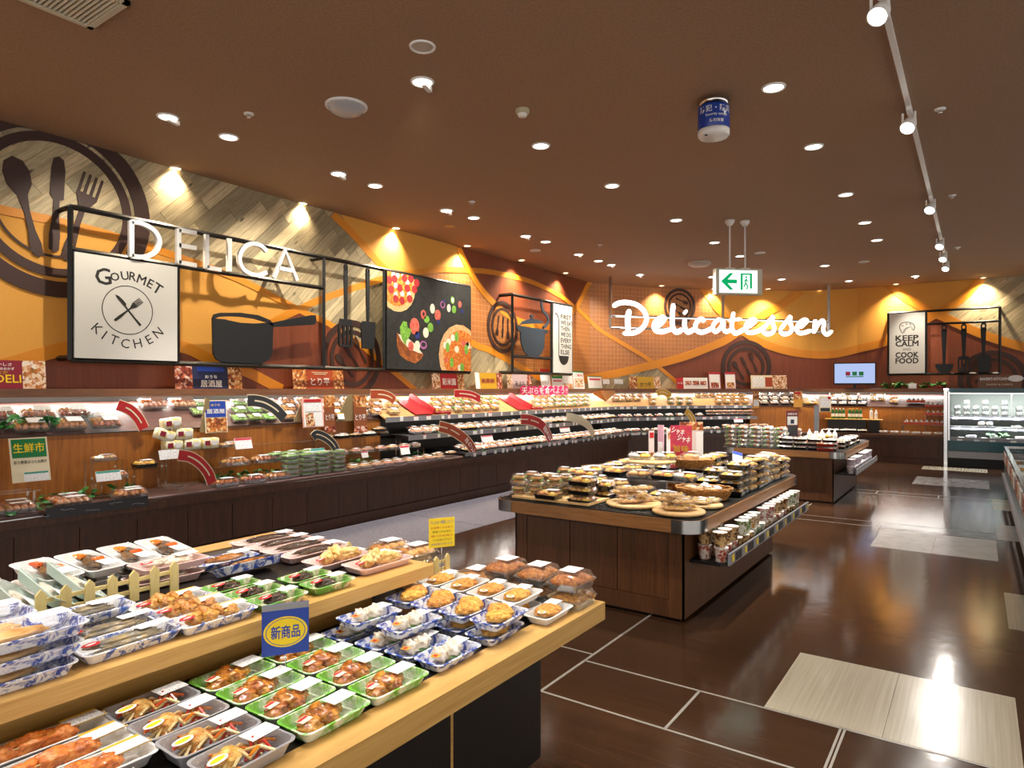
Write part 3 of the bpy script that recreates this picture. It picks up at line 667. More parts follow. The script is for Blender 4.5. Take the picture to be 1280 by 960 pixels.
# ---- the glowing script sign hung on thin steel rods in front of the curved wall
gs = empty('script_sign', (0, 0, 0), 0)
A_, B_ = WP(whit(763, 400, .7)[0], .7), WP(whit(1036, 400, .7)[0], .7)
dv = B_ - A_; gs.location = (A_.x, A_.y, 1.5); gs.rotation_euler = (0, 0, math.atan2(dv.y, dv.x)); bpy.context.view_layer.update()
tag(gs, 'glowing white script sign reading Delicatessen hung on steel rods', 'sign')
L = plane_of(gs); a1 = lambda x, y: L(740 + x / 8, 350 + y / 8); a2 = lambda x, y: L(890 + x / 8, 350 + y / 8)
W_ = .047
letters = [('d', [([a1(*p) for p in [(200, 268), (250, 238), (330, 228), (430, 250), (500, 305), (532, 375), (520, 440), (470, 500), (400, 532), (300, 535)]], 1.05), ([a1(*p) for p in [(362, 300), (345, 400), (350, 520)]], 1.25)]),
    ('e', [([a1(*p) for p in [(640, 470), (690, 425), (712, 390), (690, 375), (640, 400), (605, 455), (620, 505), (680, 522), (760, 500), (790, 490)]], 1.0)]),
    ('l', [([a1(*p) for p in [(800, 240), (790, 350), (790, 450), (810, 510), (845, 522), (890, 495)]], 1.15)]),
    ('i', [([a1(*p) for p in [(915, 390), (912, 460), (930, 515), (965, 520), (1010, 490)]], 1.1), ([a1(*p) for p in [(910, 315), (920, 325), (928, 332)]], 1.25)]),
    ('c', [([a1(*p) for p in [(1105, 425), (1090, 395), (1050, 405), (1020, 455), (1030, 505), (1080, 525), (1140, 508), (1190, 480)]], 1.05)]),
    ('a', [([a2(*p) for p in [(85, 410), (50, 400), (5, 440), (-5, 490), (20, 520), (70, 480), (100, 420), (100, 490), (125, 520), (175, 500)]], .95)]),
    ('t', [([a2(*p) for p in [(200, 325), (185, 420), (185, 490), (215, 535), (280, 510), (305, 490)]], 1.05), ([a2(*p) for p in [(150, 408), (210, 400), (275, 392)]], .75)]),
    ('e', [([a2(*p) for p in [(345, 475), (395, 435), (415, 405), (390, 398), (340, 430), (318, 480), (340, 525), (400, 525), (470, 500), (510, 465)]], 1.0)]),
    ('s', [([a2(*p) for p in [(490, 500), (540, 435), (592, 370), (585, 420), (605, 480), (590, 525), (535, 545), (490, 520)]], .95)]),
    ('s', [([a2(*p) for p in [(660, 500), (715, 435), (765, 370), (760, 420), (780, 480), (765, 525), (705, 545), (662, 520)]], .95)]),
    ('e', [([a2(*p) for p in [(860, 480), (905, 440), (930, 410), (900, 402), (855, 435), (830, 485), (850, 530), (910, 528), (970, 505)]], 1.0)]),
    ('n', [([a2(*p) for p in [(1015, 400), (1008, 460), (1000, 535)]], 1.0), ([a2(*p) for p in [(1005, 520), (1040, 450), (1085, 408), (1100, 440), (1095, 510), (1130, 548), (1180, 512)]], .95)])]
for ch, sts in letters:
    mb = MB()
    for pts, k in sts:
        q = [Vector((p.x, -.06, p.y)) for p in spline([Vector(p) for p in pts], 5)]
        n = len(q); rr = [W_ * k * (.55 if i in (0, n - 1) else (.85 if i in (1, n - 2) else 1)) for i in range(n)]
        mb.tube(q, rr, sign_g, 8, flat=.035, up=(0, 1, 0))
    mb.build('letter', gs)
x0, x1, xm = 0.0, L(1036, 400)[0], L(904, 400)[0]
zt = CEIL - 1.5; za, zb = L(763, 397)[1], L(763, 412.5)[1]; zar, zbr = L(1036, 400.5)[1], L(1036, 413)[1]
za = (za + zar) / 2; zb = (zb + zbr) / 2
for x in (x0, xm, x1): MB().bar((x, 0, zb), (x, 0, zt), .05, steel_m).build('hanging_rod', gs)
for z in (za, zb): MB().bar((x0, 0, z), (x1, 0, z), .035, steel_m).build('crossbar', gs)
# ---- the right-hand black frame
f3 = empty('slogan_sign_frame', WP(whit(1180, 470, .25)[0], .25, 1.5), 0)
tag(f3, 'black sign frame with KEEP CALM panel and three hanging utensils', 'sign')
L = plane_of(f3); K = lambda x, y: L(1100 + x * 180 / 1280, 375 + y * 120 / 853)
xA, xB, xC = K(75, 400)[0], K(410, 400)[0], K(1066, 400)[0]; zA = K(75, 662)[1]; zB = K(75, 118)[1]; zM = K(1066, 185)[1]
bars(f3, [((xA, 0, zA), (xC, 0, zA)), ((xA, 0, zB), (xC, 0, zB)), ((xA, 0, zA), (xA, 0, zB)), ((xB, 0, zA), (xB, 0, zB)), ((xC, 0, zA), (xC, 0, zB)), ((xB, 0, zM), (xC, 0, zM)), ((xC, 0, zB), (xC, .24, zB)), ((xA, 0, zB), (xA, .24, zB)), ((xC, 0, zA), (xC, .24, zA)), ((xA, 0, zA), (xA, .24, zA))])
p3 = MB().box((xA + .02, -.03, zA + .02), (xB - .02, 0, zB - .02), panel_m).build('white_panel', f3)
xm = (xA + xB) / 2
for w_, y, h in (('KEEP', 338, .12), ('CALM', 388, .12), ('AND', 438, .055), ('COOK', 488, .12), ('FOOD', 540, .12)):
    text(w_, ink_m, p3, xm, K(245, y)[1], h, -.031, w=(.42 if h > .1 else .15), bold=.03 if h > .1 else 0)
mb = MB(); hat = [(175, 255), (178, 225), (200, 205), (240, 198), (285, 208), (308, 235), (300, 270)]
stroke(mb, [K(*p) for p in hat], .014, -.0305, .003, ink_m); stroke(mb, [K(*p) for p in [(178, 255), (195, 290), (210, 295)]], .014, -.0305, .003, ink_m)
for a, b, c in (((212, 292), (235, 258), (282, 235)), ((208, 285), (222, 260), (250, 242)), ((300, 272), (288, 262), (284, 245)), ((190, 225), (205, 235), (208, 222)), ((230, 205), (236, 222), (246, 208)), ((268, 206), (268, 222), (282, 214))): stroke(mb, [K(*a), K(*b), K(*c)], .009, -.0305, .003, ink_m)
mb.build('chef_hat_print', p3)
mb = MB(); hole_bar(mb, K(565, 400)[0], K(0, 568)[1] + 0 * 1, K(0, 225)[1], .1, .055, potm) if False else None
def vz(y, x=570): return K(x, y)[1]
mb = MB(); hole_bar(mb, K(570, 0)[0], vz(570), vz(215), .1, .05, potm)
xa_, xb_ = K(490, 0)[0], K(655, 0)[0]; zt_ = vz(567)
mb.plate([(xa_, zt_)] + [((xa_ + xb_) / 2 - (xb_ - xa_) / 2 * math.cos(t * math.pi / 9), zt_ - .2 * math.sin(t * math.pi / 9)) for t in range(1, 9)] + [(xb_, zt_)], -.012, .012, potm); mb.build('ladle_cutout', f3)
mb = MB(); hole_bar(mb, K(745, 0)[0], vz(505, 745), vz(210, 745), .1, .05, potm); slotted(mb, K(690, 0)[0], K(802, 0)[0], vz(640, 745), vz(500, 745), potm); mb.build('slotted_turner_cutout', f3)
mb = MB(); hole_bar(mb, K(920, 0)[0], vz(495, 920), vz(200, 920), .1, .05, potm)
xa_, xb_ = K(862, 0)[0], K(990, 0)[0]; mb.plate([(xa_ + .03, vz(640, 920)), (xb_ - .03, vz(640, 920)), (xb_, vz(510, 920)), (xb_ - .04, vz(490, 920)), (xa_ + .04, vz(490, 920)), (xa_, vz(510, 920))], -.012, .012, potm); mb.build('spatula_cutout', f3)
# ---- television
tv = sign_root('television', 1068, 467, .3); L = plane_of(tv); tag(tv, 'flat screen television showing a pale blue screen on the back shelf', 'television')
(x0, z0), (x1, z1) = L(1042, 481), L(1095, 453)
MB().box((x0, 0, z0), (x1, .05, z1), frame_m).build('housing', tv)
scr = NT('tv_screen'); scr.out(scr.n('Emission', {0: lin('#aebfe8'), 1: 1.1}).outputs[0])
so = MB().rect(x0 + .02, z0 + .035, x1 - .02, z1 - .02, -.001, MATS['tv_screen']).build('screen', tv)
xm, zm = (x0 + x1) / 2, (z0 + z1) / 2
for k, (dx, c) in enumerate(((-.13, dred_m), (0, green_m), (.13, green_m))): MB().rect(xm + dx - .045, zm - .04, xm + dx + .045, zm + .045, -.003, c).build('screen_mark', tv)
MB().rect(xm - .17, zm - .075, xm + .17, zm - .055, -.003, green_m).build('screen_mark', tv)
MB().box((xm - .18, -.06, 0), (xm + .18, .1, .015), frame_m).build('stand', tv); MB().box((xm - .03, .01, .015), (xm + .03, .04, z0), frame_m).build('stand_neck', tv)
# ---- exit sign
ex = empty('exit_sign', (0, 0, 0), 0); c = at_z(925, 352, 2.92)
a, b = at_z(897, 354.5, 2.95), at_z(955, 350.5, 2.95)
ex.location = (c.x, c.y, 2.92); ex.rotation_euler = (0, 0, R(42)); bpy.context.view_layer.update()
tag(ex, 'green arrow exit light box hanging from the ceiling on two rods', 'exit sign'); L = plane_of(ex)
exg = NT('exit_face'); exg.out(exg.n('Emission', {0: lin('#eafff2'), 1: 1.5}).outputs[0]); exm = glow('exit_green', '#12b56b', .9); exbox = plain('exit_case', '#cfcab8', .5)
(x0, z0), (x1, z1) = L(895, 366.5), L(953, 340.5)
w_ = x1 - x0; z0, z1 = -.17, .17
MB().box((x0, 0, z0), (x1, .1, z1), exbox).build('housing', ex)
MB().rect(x0 + .045, z0 + .02, x1 - .07, z1 - .02, -.001, MATS['exit_face']).build('lit_face', ex)
mb = MB(); ax = x0 + .07; mb.plate([(ax, 0), (ax + .12, .11), (ax + .17, .11), (ax + .09, .025), (ax + .22, .025), (ax + .22, -.025), (ax + .09, -.025), (ax + .17, -.11), (ax + .12, -.11)], -.004, -.002, exm); mb.build('arrow', ex)
mb = MB(); dx = ax + .27
for q in ((dx, -.11, dx + .03, .11), (dx + .13, -.09, dx + .16, .11), (dx, .09, dx + .16, .11)): mb.rect(q[0], q[1], q[2], q[3], -.002, exm, .002)
mb.build('doorway_mark', ex)
mb = MB(); mb.plate(disc(dx + .078, .06, .014, 10), -.004, -.002, exm); stroke(mb, [(dx + .08, .04), (dx + .07, -.02), (dx + .1, -.06), (dx + .085, -.1)], .018, -.002, .002, exm, 0); stroke(mb, [(dx + .07, -.02), (dx + .045, -.07)], .016, -.002, .002, exm, 0); stroke(mb, [(dx + .045, .0), (dx + .08, .03), (dx + .11, .0)], .012, -.002, .002, exm, 0); mb.build('runner_mark', ex)
for q in (x0 + w_ * .33, x0 + w_ * .66):
    MB().tube([(q, .05, z1), (q, .05, CEIL - 2.92 - .05)], .012, white_m, 8).build('hanging_rod', ex); MB().lathe([(.03, -.07), (.06, -.03), (.065, 0)], white_m, 14, (q, .05, CEIL - 2.92)).build('ceiling_cup', ex); MB().box((q - .06, .02, z1), (q + .06, .08, z1 + .015), white_m).build('bracket', ex)
# ---- blue drum on the ceiling
dr = empty('security_camera', at_z(892, 125, CEIL)); tag(dr, 'blue and white cylinder security camera fixed to the ceiling', 'security camera')
dblue = plain('drum_blue', '#123c9c', .3, coat=.4)
MB().lathe([(.09, 0), (.12, -.02), (.1, -.05), (.05, -.06)], chrome_m, 20).build('mount', dr)
MB().lathe([(.05, -.06), (.118, -.06), (.12, -.07), (.12, -.235), (.118, -.24)], dblue, 28).build('drum', dr)
MB().lathe([(.119, -.24), (.119, -.275), (.108, -.29), (.0, -.292)], white_m, 28).build('white_base', dr); MB().lathe([(.012, -.294), (.012, -.288)], frame_m, 8, (-.03, -.085, 0)).build('lens', dr)
def wrap_text(body, m, z, h, r, ang, parent):
    me = text_mesh(body, m, 1.0, 0, .01); xs = [v.co.x for v in me.vertices]; zs = [v.co.z for v in me.vertices]; sc = h / (max(zs) - min(zs)); cx, cz = (max(xs) + min(xs)) / 2, (max(zs) + min(zs)) / 2
    for v in me.vertices:
        a = ang + (v.co.x - cx) * sc / r; v.co = ((r) * math.cos(a), r * math.sin(a), z + (v.co.z - cz) * sc)
    mk('lettering', me, parent)
ca = math.atan2(-dr.location.y, -dr.location.x)
wrap_text('防犯・防災', white_m, -.105, .05, .122, ca + .15, dr); wrap_text('Security system', white_m, -.155, .026, .122, ca + .2, dr); wrap_text('防犯装置', white_m, -.2, .026, .122, ca + .2, dr)
# ================================================================= ceiling lamps
def lathe_part(name, prof, m, parent, n=18): return MB().lathe(prof, m, n, cap0=False).build(name, parent)
def spot(parent, loc, target, power, angle, blend, col, size=.06):
    l = bpy.data.lights.new('lamp_light', 'SPOT'); l.energy = power; l.spot_size = R(angle); l.spot_blend = blend; l.color = col; l.shadow_soft_size = size
    o = bpy.data.objects.new('lamp_light', l); C.objects.link(o); o.location = loc
    d = Vector(target) - Vector(loc); o.rotation_euler = d.to_track_quat('-Z', 'Y').to_euler()
    if parent: o.parent = parent; o.matrix_parent_inverse = Matrix.Translation(-Vector(parent.location))
    return o
WARM, WHITE, COOL = (1, .83, .58), (1, .94, .86), (.95, .95, 1)
class Lamp: pass
def ring_mesh(r, m=white_m): return MB().lathe([(r * .8, -.002), (r * .86, -.012), (r, -.009), (r + .002, 0)], m, 24, cap0=False, cap1=False).mesh('trim_ring')
ring_big, ring_small = ring_mesh(.085), ring_mesh(.062)
def lens_mesh(r, m): return MB().lathe([(r, -.003), (r * .6, -.006), (.0005, -.007)], m, 20, cap0=False).mesh('lens')
lens_on, lens_warm, lens_off = lens_mesh(.068, lamp_w), lens_mesh(.05, lamp_y), lens_mesh(.068, off_m)
def downlight(p, kind, label):
    o = empty('ceiling_downlight', (p.x, p.y, CEIL)); tag(o, label, 'ceiling light', {'g': 'white general downlights', 'w': 'warm wall-washing downlights', 'o': 'unlit downlights', 'a': 'tilting downlights'}[kind])
    mk('trim_ring', ring_small if kind == 'w' else ring_big, o)
    mk('lens', {'g': lens_on, 'w': lens_warm, 'o': lens_off, 'a': lens_on}[kind], o)
    if kind == 'a': MB().box((-.06, -.004, -.045), (.06, .03, -.008), white_m).build('tilt_hood', o, (0, .03, 0), ca)
    return o
CASE_ROW = (0, 1, 2, 3, 14, 15, 16, 17, 18, 19)
GEN = [((286, 171), 'nearest the wooden planks on the left'), ((469, 232), 'left of the smoke detector over the wall'), ((592, 272), 'in the left row above the pizza picture'), ((682, 302), 'in the left row, fourth from the left edge'),
       ((676, 182), 'in the middle of the brown ceiling'), ((765, 232), 'left of the blue drum, second of its row'), ((845, 275), 'between blue drum and exit sign, third of its row'), ((893, 303), 'just above left of the exit sign'), ((925, 320), 'directly above the exit sign'),
       ((967, 109), 'largest one right of the blue drum'), ((1017, 183), 'second in the row beside the track'), ((1057, 243), 'third in the row beside the track'), ((1081, 278), 'fourth in the row beside the track'), ((1096, 300), 'fifth in the row beside the track'),
       ((748, 326), 'far left above the curved grid wall'), ((800, 343), 'above the big letter D'), ((890, 346), 'behind the left end of the exit sign'), ((977, 349), 'far back right of the exit sign'), ((1031, 332), 'far right of the exit sign, brighter one'), ((1061, 351), 'farthest back near the ceiling hatch')]
WASH = [((-20, 146), 'at the left picture edge over the planks'), ((219, 210), 'over the planks left of the letters'), ((378, 254), 'over the planks above the letter A'), ((495, 285), 'above the pizza picture, left one'), ((584, 307), 'above the pizza picture right corner'), ((652, 325), 'above the stock pot frame'), ((707, 341), 'above the tall white panel'),
        ((757, 355), 'over the letter D, left end of the curve'), ((827, 357), 'left of the small plate print on the curve'), ((892, 361), 'below the exit sign'), ((960, 361), 'above the script letter s'), ((1024, 363), 'at the right end of the script sign'), ((1120, 355), 'left above the KEEP CALM panel'), ((1229, 347), 'over the planks above the hanging utensils')]
for gi, ((px, py), lb) in enumerate(GEN):
    p = at_z(px, py, CEIL); o = downlight(p, 'g', 'lit white recessed ceiling downlight ' + lb)
    aim = (p.x, p.y, 0) if gi in CASE_ROW else (p.x + (-2.2 - p.x) * .85, p.y, .7)      # the two middle rows are turned onto the islands
    spot(o, (p.x, p.y, CEIL - .03), aim, P_GENERAL * (4.6 if gi in CASE_ROW else 6.0), 66 if gi in CASE_ROW else 54, .8, (1, .95, .92) if gi in CASE_ROW else WHITE)
for (px, py), lb in WASH:
    p = at_z(px, py, CEIL); o = downlight(p, 'w', 'small warm recessed downlight ' + lb)
    s, _ = whit(px, py + 6, .3); tgt = WP(s, .12, 1.6)
    spot(o, (p.x, p.y, CEIL - .02), tgt, P_WASH, 112, 1.0, WARM, .03)
for (px, py), lb in (((528, 58), 'unlit ceiling downlight nearest the top centre'), ((1080, 327), 'unlit flat ceiling disc right of the exit sign'), ((950, 316), 'unlit flat ceiling disc above the exit sign'), ((669, 313), 'unlit flat ceiling disc in front of the stock pot frame')):
    downlight(at_z(px, py, CEIL), 'o', lb)
for (px, py), lb in (((210, 146), 'tilting white downlight over the left planks'), ((528, 102), 'tilting white downlight beside the clear dome'), ((423, 217), 'tilting white downlight left of the middle row'), ((558, 263), 'tilting white downlight above the pizza picture'), ((657, 295), 'tilting white downlight before the stock pot frame'), ((764, 331), 'tilting white downlight over the letter D'), ((1144, 345), 'tilting white downlight left of the track end')):
    p = at_z(px, py, CEIL); o = downlight(p, 'a', lb); 
    s_, _ = whit(px, py + 40, 0); tg = WP(s_, 0, 2.15) if p.x > -5 or p.y > 12 else Vector((-6.7, p.y, 2.1))
    spot(o, (p.x, p.y, CEIL - .06), tg, P_AIM * (.95 if -5 < p.x < -2 else (.7 if p.x > -2 else (.7 if p.y < 3.5 else 1.05))), 88 if p.x < -5 else 50, .9, (1, .9, .74), .03)
for y, lb in ((1.0, 'tilting white downlight left outside the picture'), (9.75, 'tilting white downlight hidden in the far left row'), (12.2, 'tilting white downlight at the end of the left row')):
    o = downlight(Vector((-5.45, y, CEIL)), 'a', lb); spot(o, (-5.45, y, CEIL - .06), (-6.7, y, 2.1), P_AIM * (.6 if y < 2 else 1), 88, .9, (1, .9, .74), .03)
# further lamps of the same grid above and behind the photographer
for i, (x, y) in enumerate([(-1.6, 1.0), (-2.9, .2), (-.4, .6), (-1.2, 2.6), (-2.4, 2.2), (1.2, 1.0), (1.4, 3.5), (-4.2, .4), (2.4, 6.5), (2.4, 10)]):
    o = downlight(Vector((x, y, CEIL)), 'g', 'white ceiling downlight outside the picture, ' + ordn(i) + ' of the near grid')
    spot(o, (x, y, CEIL - .03), (x, y, 0), P_GENERAL * (2.1 if x < -1 and y > 0 else .7), 78 if x < -1 else 100, .7, WHITE)
def small_disc(name, px, py, prof, m, label, cat, parts=()):
    o = empty(name, at_z(px, py, CEIL)); tag(o, label, cat); lathe_part('body', prof, m, o, 24)
    for nm, pr, mm in parts: lathe_part(nm, pr, mm, o, 16)
    return o
domem = clear('dome_plastic', '#d8dde4', .25, .6, .2, .1, 20, .35)
small_disc('ceiling_dome', 433, 132, [(.165, 0), (.165, -.012), (.145, -.014)], white_m, 'large clear dome fixed to the ceiling', 'dome cover', (('dome', [(.148, -.012), (.13, -.045), (.08, -.07), (.001, -.078)], domem),))
small_disc('smoke_detector', 653, 137, [(.055, 0), (.055, -.03), (.05, -.035)], plain('detector_ivory', '#b8b094', .5), 'ivory smoke detector on the middle of the ceiling', 'smoke detector', (('sensor', [(.04, -.034), (.035, -.055), (.001, -.058)], paper_m),))
small_disc('ceiling_speaker', 874, 328, [(.2, 0), (.2, -.03), (.14, -.07), (.001, -.075)], off_m, 'round white ceiling speaker dome left of the exit sign', 'speaker')
for (px, py), lb in (((311, 142), 'above the left planks'), ((590, 252), 'over the pizza picture'), ((1175, 136), 'right of the track, nearest'), ((1190, 244), 'right of the track, middle one'), ((1197, 309), 'right of the track, farthest'), ((750, 306), 'in front of the curved wall')):
    small_disc('sprinkler', px, py, [(.04, 0), (.04, -.008), (.018, -.012)], white_m, 'small white sprinkler head on the ceiling ' + lb, 'sprinkler', (('nozzle', [(.012, -.01), (.012, -.03), (.02, -.034), (.001, -.036)], chrome_m),))
hatch = MB().box((-.25, -.18, -.012), (.25, .18, 0), plain('hatch_tan', '#8f7352', .6)).build('ceiling_hatch', None, at_z(1040, 356, CEIL), R(20)); tag(hatch, 'flat tan hatch in the far ceiling by the sign rod', 'hatch')
hatch2 = MB().box((-.06, -.06, -.012), (.06, .06, 0), plain('sensor_tan', '#b58d58', .6)).build('ceiling_sensor', None, at_z(562, 282, CEIL), R(20)); tag(hatch2, 'small tan square sensor on the ceiling over the pizza picture', 'sensor')
# vent at the top left: a frame and slats
ve = empty('air_vent', at_z(82, -6, CEIL), 0); tag(ve, 'square ivory slatted air vent at the top left of the ceiling', 'air vent'); ivory = plain('vent_ivory', '#c9c1aa', .5)
vx = .24
for x0, y0, x1, y1 in ((-vx, -vx, vx, -vx + .035), (-vx, vx - .035, vx, vx), (-vx, -vx, -vx + .035, vx), (vx - .035, -vx, vx, vx)): MB().box((x0, y0, -.02), (x1, y1, 0), ivory).build('frame_side', ve)
sm_ = MB().box((-vx + .03, -.006, -.016), (vx - .03, .006, -.002), ivory).mesh('slat')
for i in range(16): mk('slat', sm_, ve, (0, -vx + .05 + i * .0255, 0), rot=(R(30), 0, 0))
# lighting track and its spotlights
tk = MB().box((-.018, 3.3, CEIL - .022), (.018, 14.9, CEIL), white_m).build('lighting_track', None, (-.445, 0, 0)); tag(tk, 'long white lighting track running along the ceiling', 'lighting track')
for i, (px, py) in enumerate([(1107, 16), (1140, 157), (1165, 261), (1176.5, 307), (1180.5, 323), (1183, 335)]):
    p = at_z(px, py, CEIL - .16); y = p.y
    o = empty('track_spotlight', (-.445, y, CEIL - .022)); tag(o, 'white track spotlight, ' + ordn(i) + ' from the front along the ceiling track', 'spotlight', 'track spotlights')
    tgt = Vector((-1.3, y - 2.6, .7)); h = Vector((-.445, y, CEIL - .16)); dd = (tgt - h).normalized()
    q = dd.to_track_quat('-Z', 'Y').to_matrix().to_4x4()
    MB().box((-.016, -.06, -.03), (.016, .06, 0), white_m).build('adapter', o); MB().box((-.05, -.008, -.12), (-.035, .008, -.03), white_m).build('arm', o); MB().box((.035, -.008, -.12), (.05, .008, -.03), white_m).build('arm', o)
    hd = MB().lathe([(.025, .1), (.035, .07), (.05, .02), (.056, -.045), (.05, -.045)], white_m, 20, xf=Matrix.Translation((0, 0, -.13)) @ q, cap1=False).build('lamp_head', o)
    MB().lathe([(.05, -.04), (.03, -.046), (.001, -.048)], lamp_w, 20, xf=Matrix.Translation((0, 0, -.13)) @ q, cap0=False).build('lens', hd)
    spot(o, tuple(h + dd * .07), tuple(tgt), P_TRACK, 70, .7, WHITE, .04)
# ================================================================= food and packaging library
def photo_mat(name, stops, sc=38):
    t = NT(name); v = t.coord(rnd=True)
    vo = t.n('TexVoronoi', {'Vector': v, 'Scale': sc}).outputs['Color']
    f = t.n('SeparateColor', {0: vo}).outputs[0]
    n2 = t.noise(v, sc * 1.6, 3); f2 = t.n('Mix', {0: .4, 2: f, 3: n2}).outputs[0]
    return t.out(t.bsdf(t.ramp(f2, stops), .5))
photo_brown = photo_mat('photo_fried', [(.15, '#4a1d0c'), (.4, '#a8541c'), (.6, '#d38a3a'), (.8, '#efd7a8')])
photo_red = photo_mat('photo_meat', [(.15, '#3a1410'), (.4, '#8a2c1a'), (.6, '#c4673a'), (.8, '#e9cfc0')])
photo_mix = photo_mat('photo_salad', [(.15, '#35501a'), (.35, '#c6702a'), (.55, '#e8c39a'), (.75, '#f4eadb'), (.9, '#b32a1e')])
fried_m = mottle('fried_brown', [(.3, '#854711'), (.45, '#b87628'), (.6, '#d6a04a'), (.75, '#e6bf74')], 45, .4, .35, .6, 160, .12, .01)
gold_f = mottle('fried_gold', [(.3, '#b8701e'), (.5, '#e0a848'), (.7, '#f4d48a')], 60, .5, .2, .8, 260, .1, .01)
katsu_m = mottle('katsu_crumb', [(.3, '#a35a10'), (.5, '#dc9a38'), (.7, '#f0c46a')], 75, .55, .15, .9, 420, .08, .01)
dkatsu_m = mottle('dark_crumb', [(.3, '#743408'), (.5, '#b8701f'), (.7, '#dca24a')], 70, .55, .2, .9, 420, .1, .01)
glaze_m = mottle('glazed_chicken', [(.3, '#5e2a0a'), (.45, '#a05818'), (.6, '#cc8632'), (.75, '#e2a850')], 40, .2, .8, .3, 110, .15, .01)
karaage_o = mottle('orange_fried', [(.3, '#9c4310'), (.5, '#d0701f'), (.7, '#e69a4c')], 55, .4, .3, .6, 170, .08)
fish_w = mottle('grilled_white_fish', [(.34, '#9a7448'), (.44, '#d9ccb6'), (.75, '#ece5d8')], 30, .4, .3, .2, 80, .05)
fish_b = mottle('grilled_blue_fish', [(.25, '#2a2826'), (.45, '#6b6252'), (.65, '#a08a5c'), (.8, '#c8a868')], 32, .3, .5, .4, 90, .1)
fish_o = mottle('grilled_salmon', [(.25, '#b8742e'), (.5, '#e0b070'), (.75, '#f0d3a2')], 18, .35, .4, .3, 80, .08)
dark_f = mottle('dark_simmered', [(.3, '#1c100a'), (.55, '#3c2412'), (.8, '#7a4a22')], 70, .3, .5, .6, 150, .1)
tempura_m = mottle('tempura_pale', [(.3, '#b87e30'), (.48, '#deb464'), (.68, '#f3dfa8')], 45, .5, .15, .8, 190, .1)
veg_o = mottle('carrot_strips', [(.3, '#b84a0c'), (.6, '#e07a18'), (.85, '#efa03c')], 30, .25, .7, .2, 90, .12, .02)
veg_y = mottle('onion_strips', [(.3, '#d8b45a'), (.7, '#f0e2b4')], 30, .25, .7, .2, 90, .1)
veg_r = plain('pepper_strip', '#b8281a', .25, coat=.6)
green_f = mottle('edamame_green', [(.25, '#4e8a2a'), (.5, '#7fb04a'), (.8, '#b4d47e')], 60, .4, .3, .5, 150, .12, .02)
leaf_m = mottle('leaf_green', [(.25, '#12501c'), (.5, '#2c7a2c'), (.8, '#58a347')], 30, .45, .1, .3, 80, .2, .02)
yaki_m = mottle('skewer_glaze', [(.25, '#5a2410'), (.5, '#a3521f'), (.75, '#c98444'), (.9, '#e4c09a')], 60, .3, .5, .5, 150, .15, .02)
pinkf_m = mottle('pink_meat', [(.25, '#a8603c'), (.5, '#d09068'), (.8, '#ecd2b8')], 60, .35, .3, .5, 150, .12, .02)
bread_m = mottle('baked_bread', [(.3, '#ad6620'), (.5, '#dda353'), (.7, '#f2d69c')], 22, .45, .2, .2, 60, .1, .01)
rice_m = mottle('white_rice', [(.3, '#ddd8cc'), (.7, '#f4f0e6')], 90, .6, 0, .6, 260, .05)
sushi_m = mottle('sushi_mix', [(.2, '#1c2414'), (.38, '#d8d2c4'), (.52, '#efe8d8'), (.64, '#d4582e'), (.78, '#e0b43c'), (.9, '#5a9438')], 46, .35, .4, .4, 120, .1, .02)
egg_m = plain('egg_yellow', '#e8b83a', .4)
skew_m = plain('bamboo_skewer', '#d9b878', .6)
tray_w = plain('tray_white', '#ecebe8', .35, coat=.2)
tray_blk = plain('tray_black', '#141414', .25, coat=.3)
tray_pink = plain('tray_pink', '#e6c4bd', .35, coat=.2)
tray_silver = plain('tray_silver', '#b8bac0', .2, .3, coat=.5)
tray_clear = clear('tray_clear', '#f2f4f4', .14, .55, .1, .2, 30, .06)
def pattern_tray(name, base, ink, sc=14, lo=.45, hi=.56, stretch=(1, 1, 1)):
    t = NT(name); v = t.coord(scale=stretch)
    f = t.ramp(t.noise(v, sc, 5, .7, 1.2), [(lo, base), (hi, ink)])
    return t.out(t.bsdf(f, .35, coat=.25))
tray_green = pattern_tray('tray_green_leaf', '#eaf2e0', '#6fb83a', 12, .42, .54)
tray_blue = pattern_tray('tray_blue_wave', '#eef0f4', '#2b4fae', 22, .5, .58, (1, 1, 1))
tray_bluerim = pattern_tray('tray_blue_check', '#f0f0f0', '#3f63b8', 26, .54, .6)
tray_greenrim = pattern_tray('tray_green_rim', '#f1e3c8', '#6fb04a', 8, .42, .5)
def label_mat(name, ink='#4a4a50', band=None):
    t = NT(name); uv = t.n('TexCoord').outputs['UV']
    rows = t.n('TexBrick', {'Vector': uv, 'Color1': (0, 0, 0, 1), 'Color2': (0, 0, 0, 1), 'Mortar': (1, 1, 1, 1), 'Scale': 1.0, 'Mortar Size': .055, 'Brick Width': .31, 'Row Height': .2}).outputs[0]
    nz = t.n('MapRange', {0: t.noise(t.n('Mapping', {'Vector': uv, 'Scale': (34, 5, 1)}).outputs[0], 1.0, 1), 1: .5, 2: .56}).outputs[0]
    f = t.n('Math', {0: t.n('Math', {0: 1.0, 1: rows}, operation='SUBTRACT').outputs[0], 1: nz}, operation='MULTIPLY').outputs[0]
    c = t.n('Mix', {0: t.n('Math', {0: f, 1: .55}, operation='MULTIPLY').outputs[0], 6: lin('#f2f2f0'), 7: lin(ink)}, data_type='RGBA').outputs[2]
    if band:
        g = t.n('MapRange', {0: t.n('SeparateXYZ', {0: uv}).outputs[1], 1: .79, 2: .8}).outputs[0]
        c = t.n('Mix', {0: g, 6: c, 7: lin(band)}, data_type='RGBA').outputs[2]
    return t.out(t.bsdf(c, .45))
label_m = label_mat('price_label_print'); labelr_m = label_mat('red_band_label', '#4a4a50', '#d8b02a'); labelg_m = label_mat('green_band_label', '#8a8a90', '#3f9a8a')
